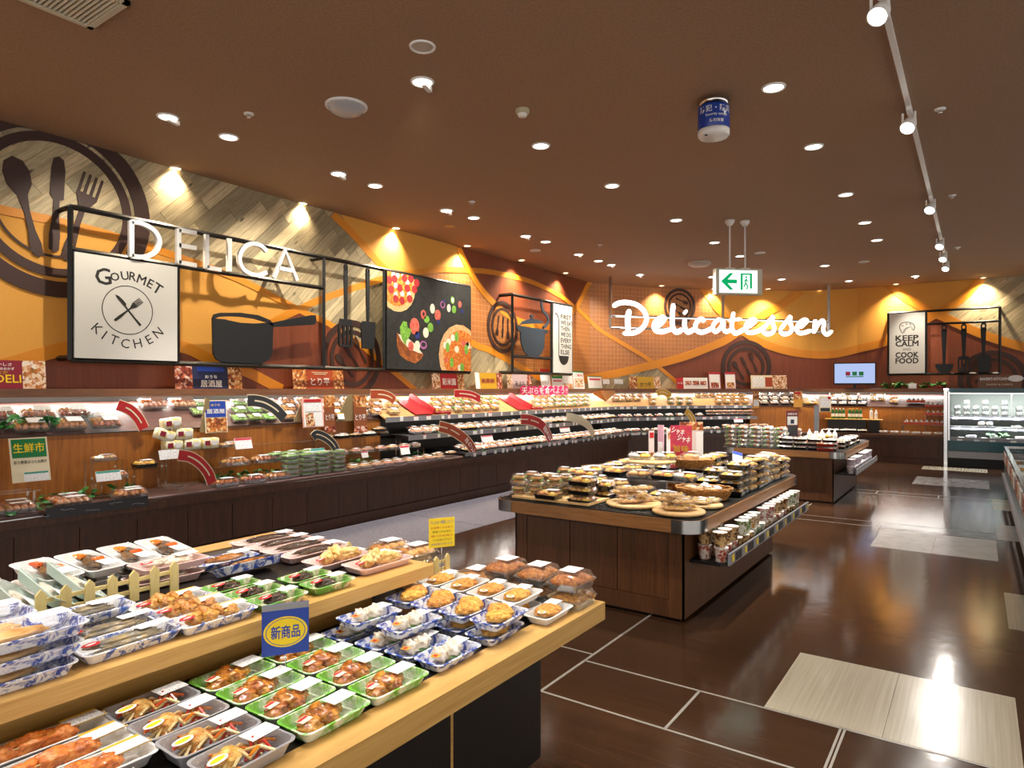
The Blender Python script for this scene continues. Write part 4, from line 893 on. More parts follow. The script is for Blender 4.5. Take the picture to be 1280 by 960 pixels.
cardp_m = label_mat('pink_price_card', '#c04050', '#c8354a')
BLOB = {}
def blob_unit(seed, sub=2, rough=.28, freq=1.6):
    k = (seed, sub, rough, freq)
    if k not in BLOB:
        bm = bmesh.new(); bmesh.ops.create_icosphere(bm, subdivisions=sub, radius=1)
        vs = []
        for v in bm.verts:
            d = 1 + (rough * .28 * noise.noise(v.co * freq * 7.1 + Vector((seed, 0, 1))) if sub > 3 else 0) + rough * noise.noise(v.co * freq + Vector((seed * 7.3, seed * 3.1, 0))) + rough * .4 * noise.noise(v.co * freq * 2.7 + Vector((0, seed * 5.7, 3)))
            vs.append(v.co * d)
        BLOB[k] = (vs, [[q.index for q in f.verts] for f in bm.faces]); bm.free()
    return BLOB[k]
def blob(mb, c, r, mat, seed=0, sub=2, rough=.28, rz=0, freq=1.6):
    vs, fs = blob_unit(seed % 9, sub, rough, freq)
    xf = Matrix.Translation(c) @ Matrix.Rotation(rz, 4, 'Z') @ Matrix.Diagonal(tuple(r) + (1,))
    return mb.add(vs, fs, mat, True, xf)
def rrect(L, W, r, z, n=3):
    p = []
    for cx, cy, a in ((L / 2 - r, W / 2 - r, 0), (-L / 2 + r, W / 2 - r, 90), (-L / 2 + r, -W / 2 + r, 180), (L / 2 - r, -W / 2 + r, 270)):
        for i in range(n + 1):
            t = R(a + 90 * i / n); p.append((cx + r * math.cos(t), cy + r * math.sin(t), z))
    return p
def tray(mb, L, W, h, mat, slope=.014, rim=.007, r=.022, n=3, inner=None, t=.004):
    b = slope + rim
    mb.rings([rrect(L - 2 * b, W - 2 * b, max(.006, r - b * .5), 0, n), rrect(L - 2 * rim, W - 2 * rim, r, h - .003, n), rrect(L, W, r, h - .002, n), rrect(L, W, r, h, n), rrect(L - 2 * rim, W - 2 * rim, r, h, n)], mat, True, False, False)
    mb.rings([rrect(L - 2 * rim, W - 2 * rim, r, h, n), rrect(L - 2 * b - .002, W - 2 * b - .002, max(.006, r - b * .5), t, n)], inner or mat, False, True, False)
    return mb
def lid(mb, L, W, z, h, mat, inset=.012, r=.022, n=3, bulge=0):
    mb.rings([rrect(L, W, r, z, n), rrect(L - .006, W - .006, r, z + .004, n), rrect(L - 2 * inset, W - 2 * inset, r, z + h * .8, n), rrect(L - 2.6 * inset, W - 2.6 * inset, r * .8, z + h, n)], mat, False, True, True)
    return mb
def label_quad(mb, x, y, z, L, W, mat, rz=0, pitch=0):
    xf = Matrix.Translation((x, y, z)) @ Matrix.Rotation(rz, 4, 'Z') @ Matrix.Rotation(pitch, 4, 'X')
    b = len(mb.v); mb.add([(-L / 2, -W / 2, 0), (L / 2, -W / 2, 0), (L / 2, W / 2, 0), (-L / 2, W / 2, 0), (-L / 2, -W / 2, -.0006), (L / 2, -W / 2, -.0006), (L / 2, W / 2, -.0006), (-L / 2, W / 2, -.0006)], [(0, 1, 2, 3), (7, 6, 5, 4), (0, 4, 5, 1), (1, 5, 6, 2), (2, 6, 7, 3), (3, 7, 4, 0)], mat, xf=xf)
    for i, u in enumerate([(0, 0), (1, 0), (1, 1), (0, 1)] * 2): mb.uv[b + i] = u
    return mb
def film_sheet(L, W, z, mat, seed=0, n=7, m=5, sag=.004, parent=None):
    mb = MB(); vs = []
    for j in range(m + 1):
        for i in range(n + 1):
            x, y = -L / 2 + L * i / n, -W / 2 + W * j / m; e = min(i, n - i, j, m - j)
            vs.append((x, y, z + (0 if e == 0 else sag * noise.noise(Vector((x * 40 + seed, y * 40, seed * 3.3))) + sag * .3 * min(e, 2))))
    mb.add(vs, [(j * (n + 1) + i, j * (n + 1) + i + 1, (j + 1) * (n + 1) + i + 1, (j + 1) * (n + 1) + i) for j in range(m) for i in range(n)], mat, True)
    return mb
# small packs for the cases and islands: one of each look, copied along the shelves
def small_pack(name, L, W, h, food, tray_mat, lidh=.02, seed=0, nb=(3, 2), br=.9, lab=True, parts=False, lidm=None, extra=None, labm=None, flat=.75):
    rnd = random.Random(seed); root = empty(name) if parts else None
    mb = MB(); tray(mb, L, W, h, tray_mat, .008, .004, .014, 2)
    if parts: mb.build('tray', root); mb = MB()
    nx, ny = nb; fl = food if isinstance(food, (list, tuple)) else [food]
    for i in range(nx):
        for j in range(ny):
            cx = (i + .5) / nx - .5; cy = (j + .5) / ny - .5
            rz_ = min(flat * h, (h + lidh - .006) / 2.5)
            blob(mb, (cx * (L - .03) + rnd.uniform(-.004, .004), cy * (W - .03), .004 + rz_ * 1.22), (L / nx * .5 * br, W / ny * .5 * br, rz_), fl[(i * ny + j) % len(fl)], rnd.randrange(9), 2, .3, rnd.uniform(-.5, .5))
    if extra:
        for _ in range(extra[1]): blob(mb, (rnd.uniform(-L * .35, L * .35), rnd.uniform(-W * .3, W * .3), h * 1.25), (.012, .01, .008), extra[0], rnd.randrange(9), 1)
    if parts: mb.build('food', root); mb = MB()
    if lidh: lid(mb, L - .004, W - .004, h, lidh, lidm or lid_m, .012, .014, 2)
    if parts and lidh: mb.build('lid', root); mb = MB()
    if lab: label_quad(mb, L * .14, W * .1, h + lidh + .0015, L * .48, W * .48, labm or label_m, rnd.uniform(-.06, .06))
    if parts:
        if lab: mb.build('price_label', root)
        PROTOS.append(root); return root
    o = mb.build(name); PROTOS.append(o); return o
PK = {}
PKD = {}
def P(key, *a, **k): PK[key] = small_pack(*a, **k); PKD[key] = (a[1], a[2], a[3] + (a[6] if len(a) > 6 else .02) + .0035)
P('skewer', 'skewer_pack', .2, .12, .03, [yaki_m, fried_m], tray_clear, .025, 1, (5, 2), parts=True)
P('roll', 'meat_roll_pack', .2, .12, .03, [pinkf_m, karaage_o], tray_clear, .025, 2, (5, 2), parts=True)
P('chicken', 'fried_chicken_pack', .19, .13, .03, fried_m, tray_clear, .03, 3, (4, 3), parts=True)
P('eda', 'green_bean_pack', .17, .12, .03, green_f, tray_clear, .015, 4, (6, 3), parts=True)
P('stick', 'stick_roll_pack', .2, .1, .025, [bread_m, pinkf_m], tray_clear, .022, 5, (6, 1), parts=True)
P('kara', 'fried_chicken_pack', .16, .12, .03, [pinkf_m, fried_m], tray_clear, .022, 6, (4, 2), parts=True)
P('tempura', 'tempura_pack', .19, .13, .025, [tempura_m, gold_f], tray_clear, .025, 7, (4, 2))
P('tempura2', 'tempura_pack', .19, .13, .025, [tempura_m, green_f, gold_f], tray_clear, .025, 8, (3, 2))
P('tempura3', 'tempura_pack', .2, .14, .025, [gold_f, karaage_o, egg_m], tray_clear, .025, 9, (4, 2))
P('deli1', 'deli_pack', .16, .12, .028, [pinkf_m, yaki_m], tray_clear, .018, 10, (3, 2))
P('deli2', 'deli_pack', .16, .12, .028, [yaki_m, karaage_o, pinkf_m], tray_w, .018, 11, (3, 2))
P('deli3', 'deli_pack', .17, .12, .028, [fried_m, tempura_m], tray_blk, .018, 12, (3, 2))
P('deli4', 'deli_pack', .16, .12, .028, [rice_m, pinkf_m, karaage_o], tray_clear, .018, 13, (3, 2))
P('croq', 'croquette_pack', .16, .13, .028, gold_f, tray_clear, .022, 14, (2, 2))
P('buns', 'golden_bun_pack', .17, .13, .035, [gold_f, bread_m], tray_clear, .025, 15, (3, 2))
P('sushi', 'sushi_pack', .2, .13, .028, sushi_m, tray_blk, .025, 16, (5, 2))
P('sushi2', 'sushi_pack', .18, .12, .03, [sushi_m, rice_m], tray_blk, .022, 17, (4, 3))
P('orange', 'orange_deli_pack', .18, .13, .03, [karaage_o, tempura_m], tray_clear, .02, 18, (3, 2))
P('bento', 'bento_box', .22, .16, .035, [rice_m, fried_m, egg_m, green_f], tray_blk, .02, 19, (3, 2))
P('bento2', 'bento_box', .22, .16, .035, [karaage_o, rice_m, sushi_m, green_f], plain('tray_red', '#9a2418', .35), .02, 20, (3, 2))
def sandwich():
    r = empty('sandwich_pack'); mb = MB(); tray(mb, .125, .125, .02, tray_clear, .008, .004, .03, 3); mb.build('tray', r)
    mb = MB(); blob(mb, (0, 0, .02), (.045, .045, .013), bread_m, 1, 3, .12); mb.build('lower_bun', r)
    mb = MB(); blob(mb, (0, 0, .036), (.042, .042, .008), fried_m, 2, 3, .2); mb.build('filling', r)
    mb = MB()
    for i in range(12): a = i * .5236; mb.add([(.03 * math.cos(a), .03 * math.sin(a), .04), (.05 * math.cos(a - .3), .05 * math.sin(a - .3), .036), (.054 * math.cos(a), .054 * math.sin(a), .046), (.05 * math.cos(a + .3), .05 * math.sin(a + .3), .036)], [(0, 1, 2), (0, 2, 3)], green_f, True)
    mb.build('lettuce', r)
    mb = MB(); blob(mb, (0, 0, .056), (.044, .044, .016), bread_m, 4, 3, .1); mb.build('upper_bun', r)
    mb = MB(); lid(mb, .12, .12, .02, .058, lid_m, .014, .03, 3); mb.build('lid', r); mb = MB(); label_quad(mb, .01, 0, .0795, .06, .045, label_m, .1); mb.build('price_label', r)
    PROTOS.append(r); return r
PK['burger'] = sandwich(); PKD['burger'] = (.125, .125, .082)
P('bread', 'bread_pack', .18, .13, .02, [bread_m, gold_f], tray_clear, .035, 22, (2, 1), 1.0, flat=1.2, parts=True)
P('noodle', 'noodle_pack', .18, .15, .03, [bread_m, egg_m, fried_m], tray_blk, .03, 23, (3, 2), parts=True)
P('cutlet', 'gratin_pack', .17, .14, .035, [egg_m, gold_f, rice_m], tray_blk, .022, 24, (3, 2), parts=True)
P('platter', 'party_platter', .3, .22, .03, [sushi_m, egg_m, rice_m], gold_m, .03, 25, (5, 4))
P('salad', 'salad_pack', .16, .13, .035, [green_f, egg_m, rice_m, karaage_o], tray_clear, .02, 26, (3, 3))
P('cake', 'snack_tub', .1, .1, .06, [rice_m, bread_m], tray_clear, .02, 27, (2, 2))
P('cold', 'white_cold_pack', .17, .12, .03, [rice_m, rice_m, pinkf_m], tray_w, .012, 28, (3, 2))
def put(key, pos, rz, label, group, cat, rot=None, scale=None):
    o = clone(PK[key], pos, rz, rot, scale); tag(o, label, cat, group); return o
def along(keys, s0, s1, n, o, z, desc, group, cat, tilt=0, jit=.01, zs=None, stack=1, dz=.05, turn=0, skip=(), where='', scale=None):
    """a row of packs along the case; labelled one by one from the left"""
    if isinstance(keys, str): keys = [keys]
    m = 0; sc_ = scale or 1; n = max(1, min(n, int(abs(s1 - s0) / (max(PKD[k][0] for k in keys) * sc_ * 1.02 + .008))))
    dz = max(PKD[k][2] for k in keys) * sc_
    for i in range(n):
        if i in skip: continue
        s = s0 + (s1 - s0) * (i + .5) / n + random.uniform(-1, 1) * min(jit, .004); oo = o + random.uniform(-jit, jit)
        for k in range(stack):
            key = keys[(i) % len(keys)] if len(keys) < 3 else random.choice(keys)
            p = WP(s, oo, z + k * dz); a = wang(s) + random.uniform(-.05, .05) * (.5 if tilt else 1) + turn
            rot = None
            if tilt:
                q = Matrix.Rotation(a, 4, 'Z') @ Matrix.Rotation(tilt, 4, 'X'); rot = q.to_euler()
            lv = '' if stack == 1 else (', top layer' if k == stack - 1 else (', bottom layer' if k == 0 else ', layer ' + ordn(k)))
            put(key, p, a, f'{desc}, {ordn(m)} from the left{lv}{where}', group, cat, rot, scale)
        m += 1
# ================================================================= the long display case
dc = empty('display_case', WP(5, 1.0, 0)); tag(dc, 'long dark wood display case running round the walls under the mural', 'display case')
_dcw = Matrix.Translation(-dc.location)
def cpart(prof, s0, s1, m, name, lb=None):
    o = sweep(prof, s0, s1, m, name); o.data.transform(_dcw); o.parent = dc
    if lb: o['label'] = lb
    return o
S0, ST0 = -1.0, 5.95
ST = whit(943, 520, .75)[0]; SE = SB + (-.56 + 2.2)
slope_dark = wood('slope_board', [(.25, '#3c2a28'), (.5, '#5c403a'), (.75, '#745248')], (3, 3, 30), .4, 0, 0)
slope_pale = wood('pale_tray_wood', [(.25, '#a8743c'), (.5, '#c8945a'), (.75, '#d8ab74')], (3, 30, 3), .5, 0, 0)
back_m = plain('case_back_grey', '#8e8c8a', .5); shelf_blk = plain('shelf_black', '#1d1613', .4)
bx0 = 2.315 - .43 * 7
cpart([(0, .0), (0, .5), (.99, .5), (.99, 0)], S0, SE, darkdeck_m, 'case_body')
k = 0; s = bx0
while s < SE - .1:
    e = min(s + .43 if s < 12 else s + .6, SE)
    cpart([(.985, .11), (1.015, .11), (1.015, .505), (.985, .505)], s + .003, e - .003, case_m, 'base_panel'); s = e
cpart([(.985, 0), (1.03, 0), (1.03, .105), (.985, .105)], S0, SE, case_m, 'baseboard')
cpart([(.4, .5), (1.1, .5), (1.1, .565), (.4, .565)], S0, SE, case_m, 'ledge')
cpart([(.5, .565), (1.075, .565), (1.075, .59), (1.06, .6), (.5, .6)], S0, ST0 + 1.1, slope_dark, 'lower_deck')
cpart([(1.085, .566), (1.098, .566), (1.098, .574), (1.085, .574)], S0, 7.05, chrome_m, 'front_edge_strip')
for a, b in ((S0, 5.95), (ST, SE)):
    cpart([(.53, .565), (.56, .565), (.56, 1.12), (.53, 1.12)], a, b, riser_m, 'riser_board')
    cpart([(.525, 1.12), (.57, 1.12), (.57, 1.128), (.525, 1.128)], a, b, shelf_blk, 'riser_edge')
    cpart([(.54, 1.1), (.55, 1.125), (.1, 1.385), (.1, 1.36)], a, b, slope_dark, 'sloping_shelf')
# three-tier part
cpart([(.3, .565), (.33, .565), (.33, 1.13), (.3, 1.13)], 5.95, ST, shelf_blk, 'case_back')
cpart([(.52, .565), (.55, .565), (.55, 1.1), (.3, 1.1), (.3, .565)], 5.93, 5.96, riser_m, 'case_divider')
cpart([(.33, .565), (1.09, .565), (1.09, .635), (.33, .66)], 7.05, ST, shelf_blk, 'lower_deck')
cpart([(1.1, .601), (1.112, .601), (1.118, .645), (1.106, .645)], 7.05, ST, rail_m, 'price_rail')
cpart([(.33, .865), (.85, .865), (.85, .905), (.33, .93)], 6.18, ST, shelf_blk, 'middle_shelf')
cpart([(.85, .85), (.862, .85), (.868, .915), (.856, .915)], 6.18, ST, rail_m, 'price_rail')
cpart([(.33, 1.095), (.66, 1.095), (.66, 1.12), (.33, 1.12)], 5.95, ST, shelf_blk, 'upper_shelf')
cpart([(.66, 1.08), (.672, 1.08), (.678, 1.145), (.666, 1.145)], 5.95, ST, rail_m, 'price_rail')
cpart([(.65, 1.12), (.65, 1.135), (.1, 1.4), (.1, 1.37)], 5.95, ST, slope_pale, 'sloping_shelf')
cpart([(.03, 1.1), (.06, 1.1), (.06, 1.44), (.03, 1.44)], S0, SE, back_m, 'back_panel')
cpart([(0, 1.44), (.27, 1.44), (.27, 1.43), (.3, 1.43), (.3, 1.5), (0, 1.5)], S0, SE, trim_m, 'header_shelf', 'brown wooden header shelf along the case top')
cpart([(.13, 1.434), (.17, 1.434), (.17, 1.4405), (.13, 1.4405)], S0, SE, strip_g, 'light_strip')
cpart([(1.0, .43), (1.03, .43), (1.03, .5), (1.0, .5)], S0, SE, case_m, 'ledge_moulding')
def strip_light(s0, s1, o, z, e, out=.35, col=(1, .95, .88)):
    m = (s0 + s1) / 2; l = bpy.data.lights.new('case_strip_light', 'AREA'); l.shape = 'RECTANGLE'; l.size = (s1 - s0) * .97; l.size_y = .03; l.energy = e; l.color = col
    q = bpy.data.objects.new('case_strip_light', l); C.objects.link(q); p = WP(m, o, z); q.location = p
    a = wang(m); nn = Vector((math.sin(a), -math.cos(a), 0)); d = (Vector((0, 0, -1)) + nn * out).normalized()
    tx = Vector((math.cos(a), math.sin(a), 0)); zc = -d; yc = zc.cross(tx); q.matrix_world = Matrix(((tx.x, yc.x, zc.x, p.x), (tx.y, yc.y, zc.y, p.y), (tx.z, yc.z, zc.z, p.z), (0, 0, 0, 1)))
    return q
ss = [0.0, 2.0, 4.0, 6.0, 8.0, 10.0, 12.4] + [12.4 + (SE - 12.4) * i / 5 for i in range(1, 6)]
for a, b in zip(ss, ss[1:]):
    strip_light(a, b, .15, 1.422, (6.5 if b < 12.5 else 4) * (b - a) * P_CASE, .8)
    if b > 6.5:
        strip_light(max(a, 6.1), b, .62, 1.09, .6 * (b - max(a, 6.1)) * P_CASE, .5); strip_light(max(a, 6.3), b, .8, .86, .6 * (b - max(a, 6.3)) * P_CASE, .5)
# ---- price tags on the rails
tagm = [label_mat('rail_tag_white', '#5a5a60'), cardp_m, label_mat('rail_tag_green', '#6a6a70', '#5a9a3a')]
for nm, o, z, a, b, n in (('t', 1.114, .615, 7.2, ST - .1, 46), ('t', .866, .888, 6.4, ST - .1, 40), ('t', .676, 1.118, 6.1, ST - .1, 40)):
    for i in range(n):
        s = a + (b - a) * (i + random.uniform(.2, .8)) / n; w = random.choice((.05, .06, .09)); mb = MB(); label_quad(mb, 0, 0, 0, w, .06, random.choice(tagm), 0, R(90))
        t = mb.build('price_tag', dc); t.location = WP(s, o + .007, z) - dc.location; t.rotation_euler = (0, 0, wang(s))
# ---- stock: left part, lower deck
sx = lambda px, o: whit(px, 560, o)[0]
G1 = 'skewer and roll packs on the left lower deck'
along('roll', sx(-20, .98), sx(118, .98), 4, 1.0, .602, 'clear pack of meat rolls on the front lower deck', G1, 'food pack', scale=1.3)
along('roll', sx(-20, .84), sx(110, .84), 4, .82, .602, 'clear pack of meat rolls behind the front lower row', G1, 'food pack', scale=1.3)
along('skewer', sx(120, .95), sx(195, .95), 3, .99, .602, 'flat skewer pack behind the dark script banner', G1, 'food pack', scale=1.3)
along('skewer', sx(125, .84), sx(190, .84), 2, .86, .602, 'flat skewer pack behind the banner packs', G1, 'food pack', scale=1.3)
along('skewer', sx(262, 1.0), sx(362, 1.0), 5, 1.0, .602, 'glazed skewer pack on the ledge right of the red arch', G1, 'food pack', scale=1.3)
along(['kara'], sx(432, 1.0), sx(552, 1.0), 12, 1.02, .602, 'fried chicken pack in the front ledge row', 'chicken packs right of the green bean stack', 'food pack')
along(['kara'], sx(432, .86), sx(548, .86), 9, .86, .602, 'fried chicken pack in the second ledge row', 'chicken packs right of the green bean stack', 'food pack')
along('eda', sx(352, 1.0), sx(430, 1.0), 4, 1.0, .602, 'green bean pack in the front pile', 'piled green bean packs', 'food pack', stack=5, dz=.042)
# acrylic stands
def acrylic_stand(s0, s1, o0, o1, z, label):
    c = WP((s0 + s1) / 2, (o0 + o1) / 2, .601); r = empty('acrylic_stand', c, wang((s0 + s1) / 2)); tag(r, label, 'display stand', 'clear acrylic stands in the case')
    w, d, h = (s1 - s0) / 2, (o1 - o0) / 2, z - .601
    MB().box((-w, -d, h - .006), (w, d, h), acryl_m).build('top', r)
    for x in (-w + .03, w - .03):
        for y in (-d + .03, d - .03): MB().box((x - .008, y - .004, 0), (x + .008, y + .004, h - .006), acryl_m).build('leg', r)
    return r
acrylic_stand(sx(105, .68), sx(152, .68), .6, .78, .9, 'high clear stand holding two packs behind the green board')
acrylic_stand(sx(118, .8), sx(166, .8), .72, .88, .76, 'low clear stand holding one pack near the ivy')
acrylic_stand(sx(-20, .84), sx(45, .84), .74, .92, .74, 'clear stand under the green board at the left edge')
acrylic_stand(sx(158, .76), sx(206, .76), .68, .86, .82, 'clear stand with white bowls left of the cartons')
acrylic_stand(sx(200, .66), sx(395, .66), .604, .74, .93, 'long high clear stand with the yellow cartons')
acrylic_stand(sx(255, .8), sx(392, .8), .74, .9, .76, 'long low clear stand with skewer packs')
acrylic_stand(sx(398, .66), sx(498, .66), .604, .74, .93, 'high clear stand with dark roll packs')
acrylic_stand(sx(400, .8), sx(525, .8), .74, .9, .76, 'low clear stand with orange chicken packs')
for px, o, z, lb in ((225, .93, .66, 'empty round clear stand left of the lower red arch'), (112, .38, 1.3, 'empty round clear dish on the upper slope')):
    s = sx(px, o) if z < 1 else whit(px, 515, o)[0]; r = empty('round_stand', WP(s, o, .602 if z < 1 else 1.22)); tag(r, lb, 'display stand'); h = z - (.602 if z < 1 else 1.22)
    MB().lathe([(.17, h - .008), (.175, h), (.01, h)], acryl_m, 32).build('top', r); MB().lathe([(.03, 0), (.03, h - .008)], acryl_m, 16, cap0=False, cap1=False).build('stem', r)
    for k in range(4): MB().bar((0, 0, h + .001), (.17 * math.cos(k * 1.57), .17 * math.sin(k * 1.57), h + .001), .004, acryl_m).build('divider', r)
G2 = 'packs on the clear acrylic stands'
along('stick', sx(106, .69), sx(152, .69), 2, .69, .901, 'stick roll pack on the high clear stand behind ivy', G2, 'food pack')
along('stick', sx(122, .8), sx(164, .8), 1, .8, .761, 'stick roll pack on the low clear stand', G2, 'food pack')
along('noodle', sx(155, .77), sx(205, .77), 2, .77, .821, 'white bowl of noodles left of the yellow cartons', G2, 'food pack')
along('skewer', sx(275, .82), sx(345, .82), 4, .82, .761, 'skewer pack on the long low clear stand', G2, 'food pack', scale=1.3)
along('eda', sx(335, .82), sx(392, .82), 3, .82, .761, 'green bean pack on the low clear stand', G2, 'food pack', stack=2, dz=.042)
along('stick', sx(272, .66), sx(300, .66), 1, .66, .931, 'long roll pack right of the yellow cartons', G2, 'food pack')
along(['deli3', 'sushi2'], sx(400, .66), sx(485, .66), 6, .66, .931, 'dark tray roll pack on the high clear stand', G2, 'food pack')
along('deli3', sx(462, .66), sx(486, .66), 1, .66, .981, 'dark tray roll pack stacked on top of the row', G2, 'food pack')
along('kara', sx(400, .82), sx(525, .82), 8, .82, .761, 'orange chicken pack on the low clear stand', G2, 'food pack')
# ivy and herb bunches
leafmesh = MB().add([(0, 0, 0), (.016, .012, .004), (.02, .03, .001), (.0, .05, -.006), (-.02, .03, .001), (-.016, .012, .004), (0, .025, .005)], [(0, 1, 6), (1, 2, 6), (2, 3, 6), (3, 4, 6), (4, 5, 6), (5, 0, 6)], leaf_m).mesh('leaf')
def ivy(pos, rz, L, n, label, h=.05, sc=1.0, stuffm=leafmesh, cat='garnish'):
    r = empty('ivy_garnish', pos, rz); tag(r, label, cat, 'green leaf garnishes'); rnd = random.Random(int(pos[0] * 100) + n)
    MB().tube([(-L / 2 + L * i / 6, rnd.uniform(-.02, .02), .012 + rnd.random() * h * .3) for i in range(7)], .003, leaf_m, 5).build('stem', r)
    for i in range(n):
        k = mk('leaf', stuffm, r, (rnd.uniform(-L / 2, L / 2), rnd.uniform(-.05, .05), rnd.uniform(.01, h)), rot=(rnd.uniform(-.3, 1.0), rnd.uniform(-.6, .6), rnd.uniform(0, 6.28))); k.scale = (sc * rnd.uniform(.8, 1.5),) * 3
    return r
for px, o, z, L, n, lb in ((110, .78, .604, .75, 46, 'ivy trailing behind the meat roll packs'), (305, .73, .604, .7, 40, 'ivy between the red arch and the green bean pile'), (15, 1.05, .604, .5, 22, 'ivy along the front ledge at the left edge'), (270, .76, .604, .25, 18, 'ivy tuft right beside the lower red arch'), (455, .76, .604, .5, 26, 'ivy under the orange chicken stand'), (520, .76, .604, .3, 14, 'ivy right end under the chicken stand')):
    s = sx(px, o); ivy(WP(s, o, z), wang(s), L, n, lb, .07)
s = whit(25, 540, .5)[0]; ivy(WP(s, .47, 1.17), wang(s), .5, 70, 'heap of salad leaves on the upper slope at left edge', .09, 1.1)
# yellow cartons
cart_m = pattern_tray('carton_print', '#e8cf3a', '#efe9d4', 26, .46, .5)
def carton(pos, rz, label, tilt=0, w=.17):
    r = empty('snack_carton', pos, 0); r.rotation_euler = (Matrix.Rotation(rz, 4, 'Z') @ Matrix.Rotation(tilt, 4, 'Y')).to_euler(); tag(r, label, 'carton', 'yellow cartons in the case')
    mb = MB(); mb.rings([rrect(w - .02, .08, .015, 0), rrect(w, .1, .02, .01), rrect(w, .1, .02, .09), rrect(w - .02, .08, .015, .1)], cart_m, True, True, True); mb.build('wrapper', r)
    for i in range(2): MB().box((-w / 2 + .02 + i * .07, -.0525, .03), (-w / 2 + .07 + i * .07, -.049, .075), paper_m if i else dred_m).build('printed_panel', r)
    return r
s1 = sx(224, .7); a = wang(s1)
for i, (px, z, t, lb) in enumerate(((215, .932, 0, 'yellow carton at the bottom left of the stack'), (238, .932, 0, 'yellow carton in the middle of the bottom row'), (261, .932, 0, 'yellow carton at the right of the bottom row'), (203, 1.032, .35, 'yellow carton tilted at the left of the stack'), (228, 1.033, 0, 'yellow carton on top beside the blue poster'), (214, 1.135, -.1, 'yellow carton topmost on the stack'))):
    s = sx(px, .66); carton(WP(s, .66, z), a, lb, t)
# ---- stock: left part, upper slope
tl = math.atan2(.26, .45)
def slope_pos(o): return 1.128 + (.55 - o) * .5777
def slope_rows(keys, px0, px1, n, os, desc, group, skip=(), sec='L', z0=0, sc=None):
    for j, o in enumerate(os):
        z = slope_pos(o) + .014 + z0 if sec == 'L' else 1.14 + (.65 - o) * .4818 + .012
        row = ['bottom row', 'second row', 'third row', 'top row'][j]
        along(keys, whit(px0, 520, o)[0], whit(px1, 520, o)[0], n, o, z, desc, group, 'food pack', tilt=tl if sec == 'L' else R(25.7), where=f', {row}' if len(os) > 1 else '', jit=.006, scale=sc)
slope_rows('skewer', 10, 152, 6, (.48,), 'skewer pack on the upper slope', 'skewer packs on the left upper slope', sc=1.25)
slope_rows('skewer', -30, 112, 6, (.32,), 'skewer pack at the rear of the left slope', 'skewer packs on the left upper slope', sc=1.25)
slope_rows('roll', 172, 245, 3, (.22,), 'meat roll pack right of the upper red arch', 'skewer packs on the left upper slope', sc=1.25)
slope_rows('eda', 288, 345, 4, (.48, .35, .22), 'green bean pack on the upper slope', 'green bean packs on the upper slope')
slope_rows('eda', 238, 258, 1, (.35, .22), 'green bean pack left of the blue poster', 'green bean packs on the upper slope')
slope_rows('chicken', 348, 476, 7, (.48, .35, .22), 'fried chicken pack on the upper slope', 'chicken packs on the upper slope')
# ---- stock: three-tier part
G3 = 'tempura packs on the sloping upper shelf'
for px0, px1, n, keys in ((478, 503, 3, ['tempura']), (537, 622, 9, ['tempura', 'tempura2', 'tempura3']), (666, 690, 3, ['tempura']), (692, 735, 6, ['tempura2', 'salad'])):
    slope_rows(keys, px0, px1, n, (.56, .42, .28), f'tempura pack on the sloping shelf from photo column {px0}' if False else {478: 'tempura pack left of the first red divider', 537: 'tempura pack between the two red dividers', 666: 'tempura pack right of the second red divider', 692: 'mixed tempura pack near the folded wooden board'}[px0], G3, sec='T')
dk = ['deli1', 'deli2', 'deli3', 'deli4']
def tier(o, z, s0, s1, n, desc, keys, group, stack=1, scale=1.05): along(keys, s0, s1, n, o, z + (.04 if z > .8 else .052) + (.025 if o in (.62, .86) else 0), desc, group, 'food pack', jit=.012, stack=stack, dz=.05, scale=scale, tilt=R(10))
tier(.77, .892, 6.3, 12.3, 33, 'small deli pack, middle shelf of the long wall', dk, 'deli packs on the middle shelf')
tier(.62, .892, 6.4, 12.3, 30, 'small deli pack, middle shelf rear row', dk, 'deli packs on the middle shelf')
tier(1.01, .602, 7.1, 12.2, 29, 'small deli pack, lower shelf of the long wall', dk, 'deli packs on the lower shelf')
tier(.86, .602, 7.1, 12.2, 27, 'small deli pack, lower shelf rear row', dk, 'deli packs on the lower shelf')
along('deli3', 6.5, 7.0, 3, .98, .63, 'black tray deli pack on the small platform under the brown arch', 'deli packs on the lower shelf', 'food pack', jit=.01)
sC = lambda px, o: whit(px, 520, o)[0]
tier(.77, .892, 12.5, sC(880, .77), 9, 'pink deli pack, middle shelf of the curve', ['deli1', 'deli4'], 'packs on the curved middle shelf')
along('orange', sC(884, .77), sC(941, .77), 6, .74, .94, 'orange deli pack on the middle curved shelf', 'packs on the curved middle shelf', 'food pack', stack=2, dz=.05)
tier(1.0, .602, 12.4, sC(900, 1.0), 12, 'pink deli pack, lower shelf of the curve', ['deli1', 'deli4'], 'packs on the curved lower shelf')
along('orange', sC(902, 1.0), sC(960, 1.0), 5, 1.0, .65, 'orange deli pack on the lower curved shelf', 'packs on the curved lower shelf', 'food pack', stack=2, dz=.05)
slope_rows('croq', 765, 800, 4, (.42,), 'croquette pack on the pale curved slope', 'fried packs on the curved slope', sec='T')
slope_rows('croq', 808, 822, 1, (.56, .42), 'single croquette pack mid curve', 'fried packs on the curved slope', sec='T')
slope_rows('salad', 832, 866, 3, (.56, .4), 'green garnished pack on the curved slope', 'fried packs on the curved slope', sec='T')
slope_rows('buns', 892, 936, 6, (.56, .42), 'golden bun pack on the curved slope', 'fried packs on the curved slope', sec='T')
slope_rows('deli1', 765, 815, 5, (.27,), 'pink pack at the back of the curved slope', 'fried packs on the curved slope', sec='T')
slope_rows('buns', 868, 932, 8, (.27,), 'golden pack at the back of the curved slope', 'fried packs on the curved slope', sec='T')
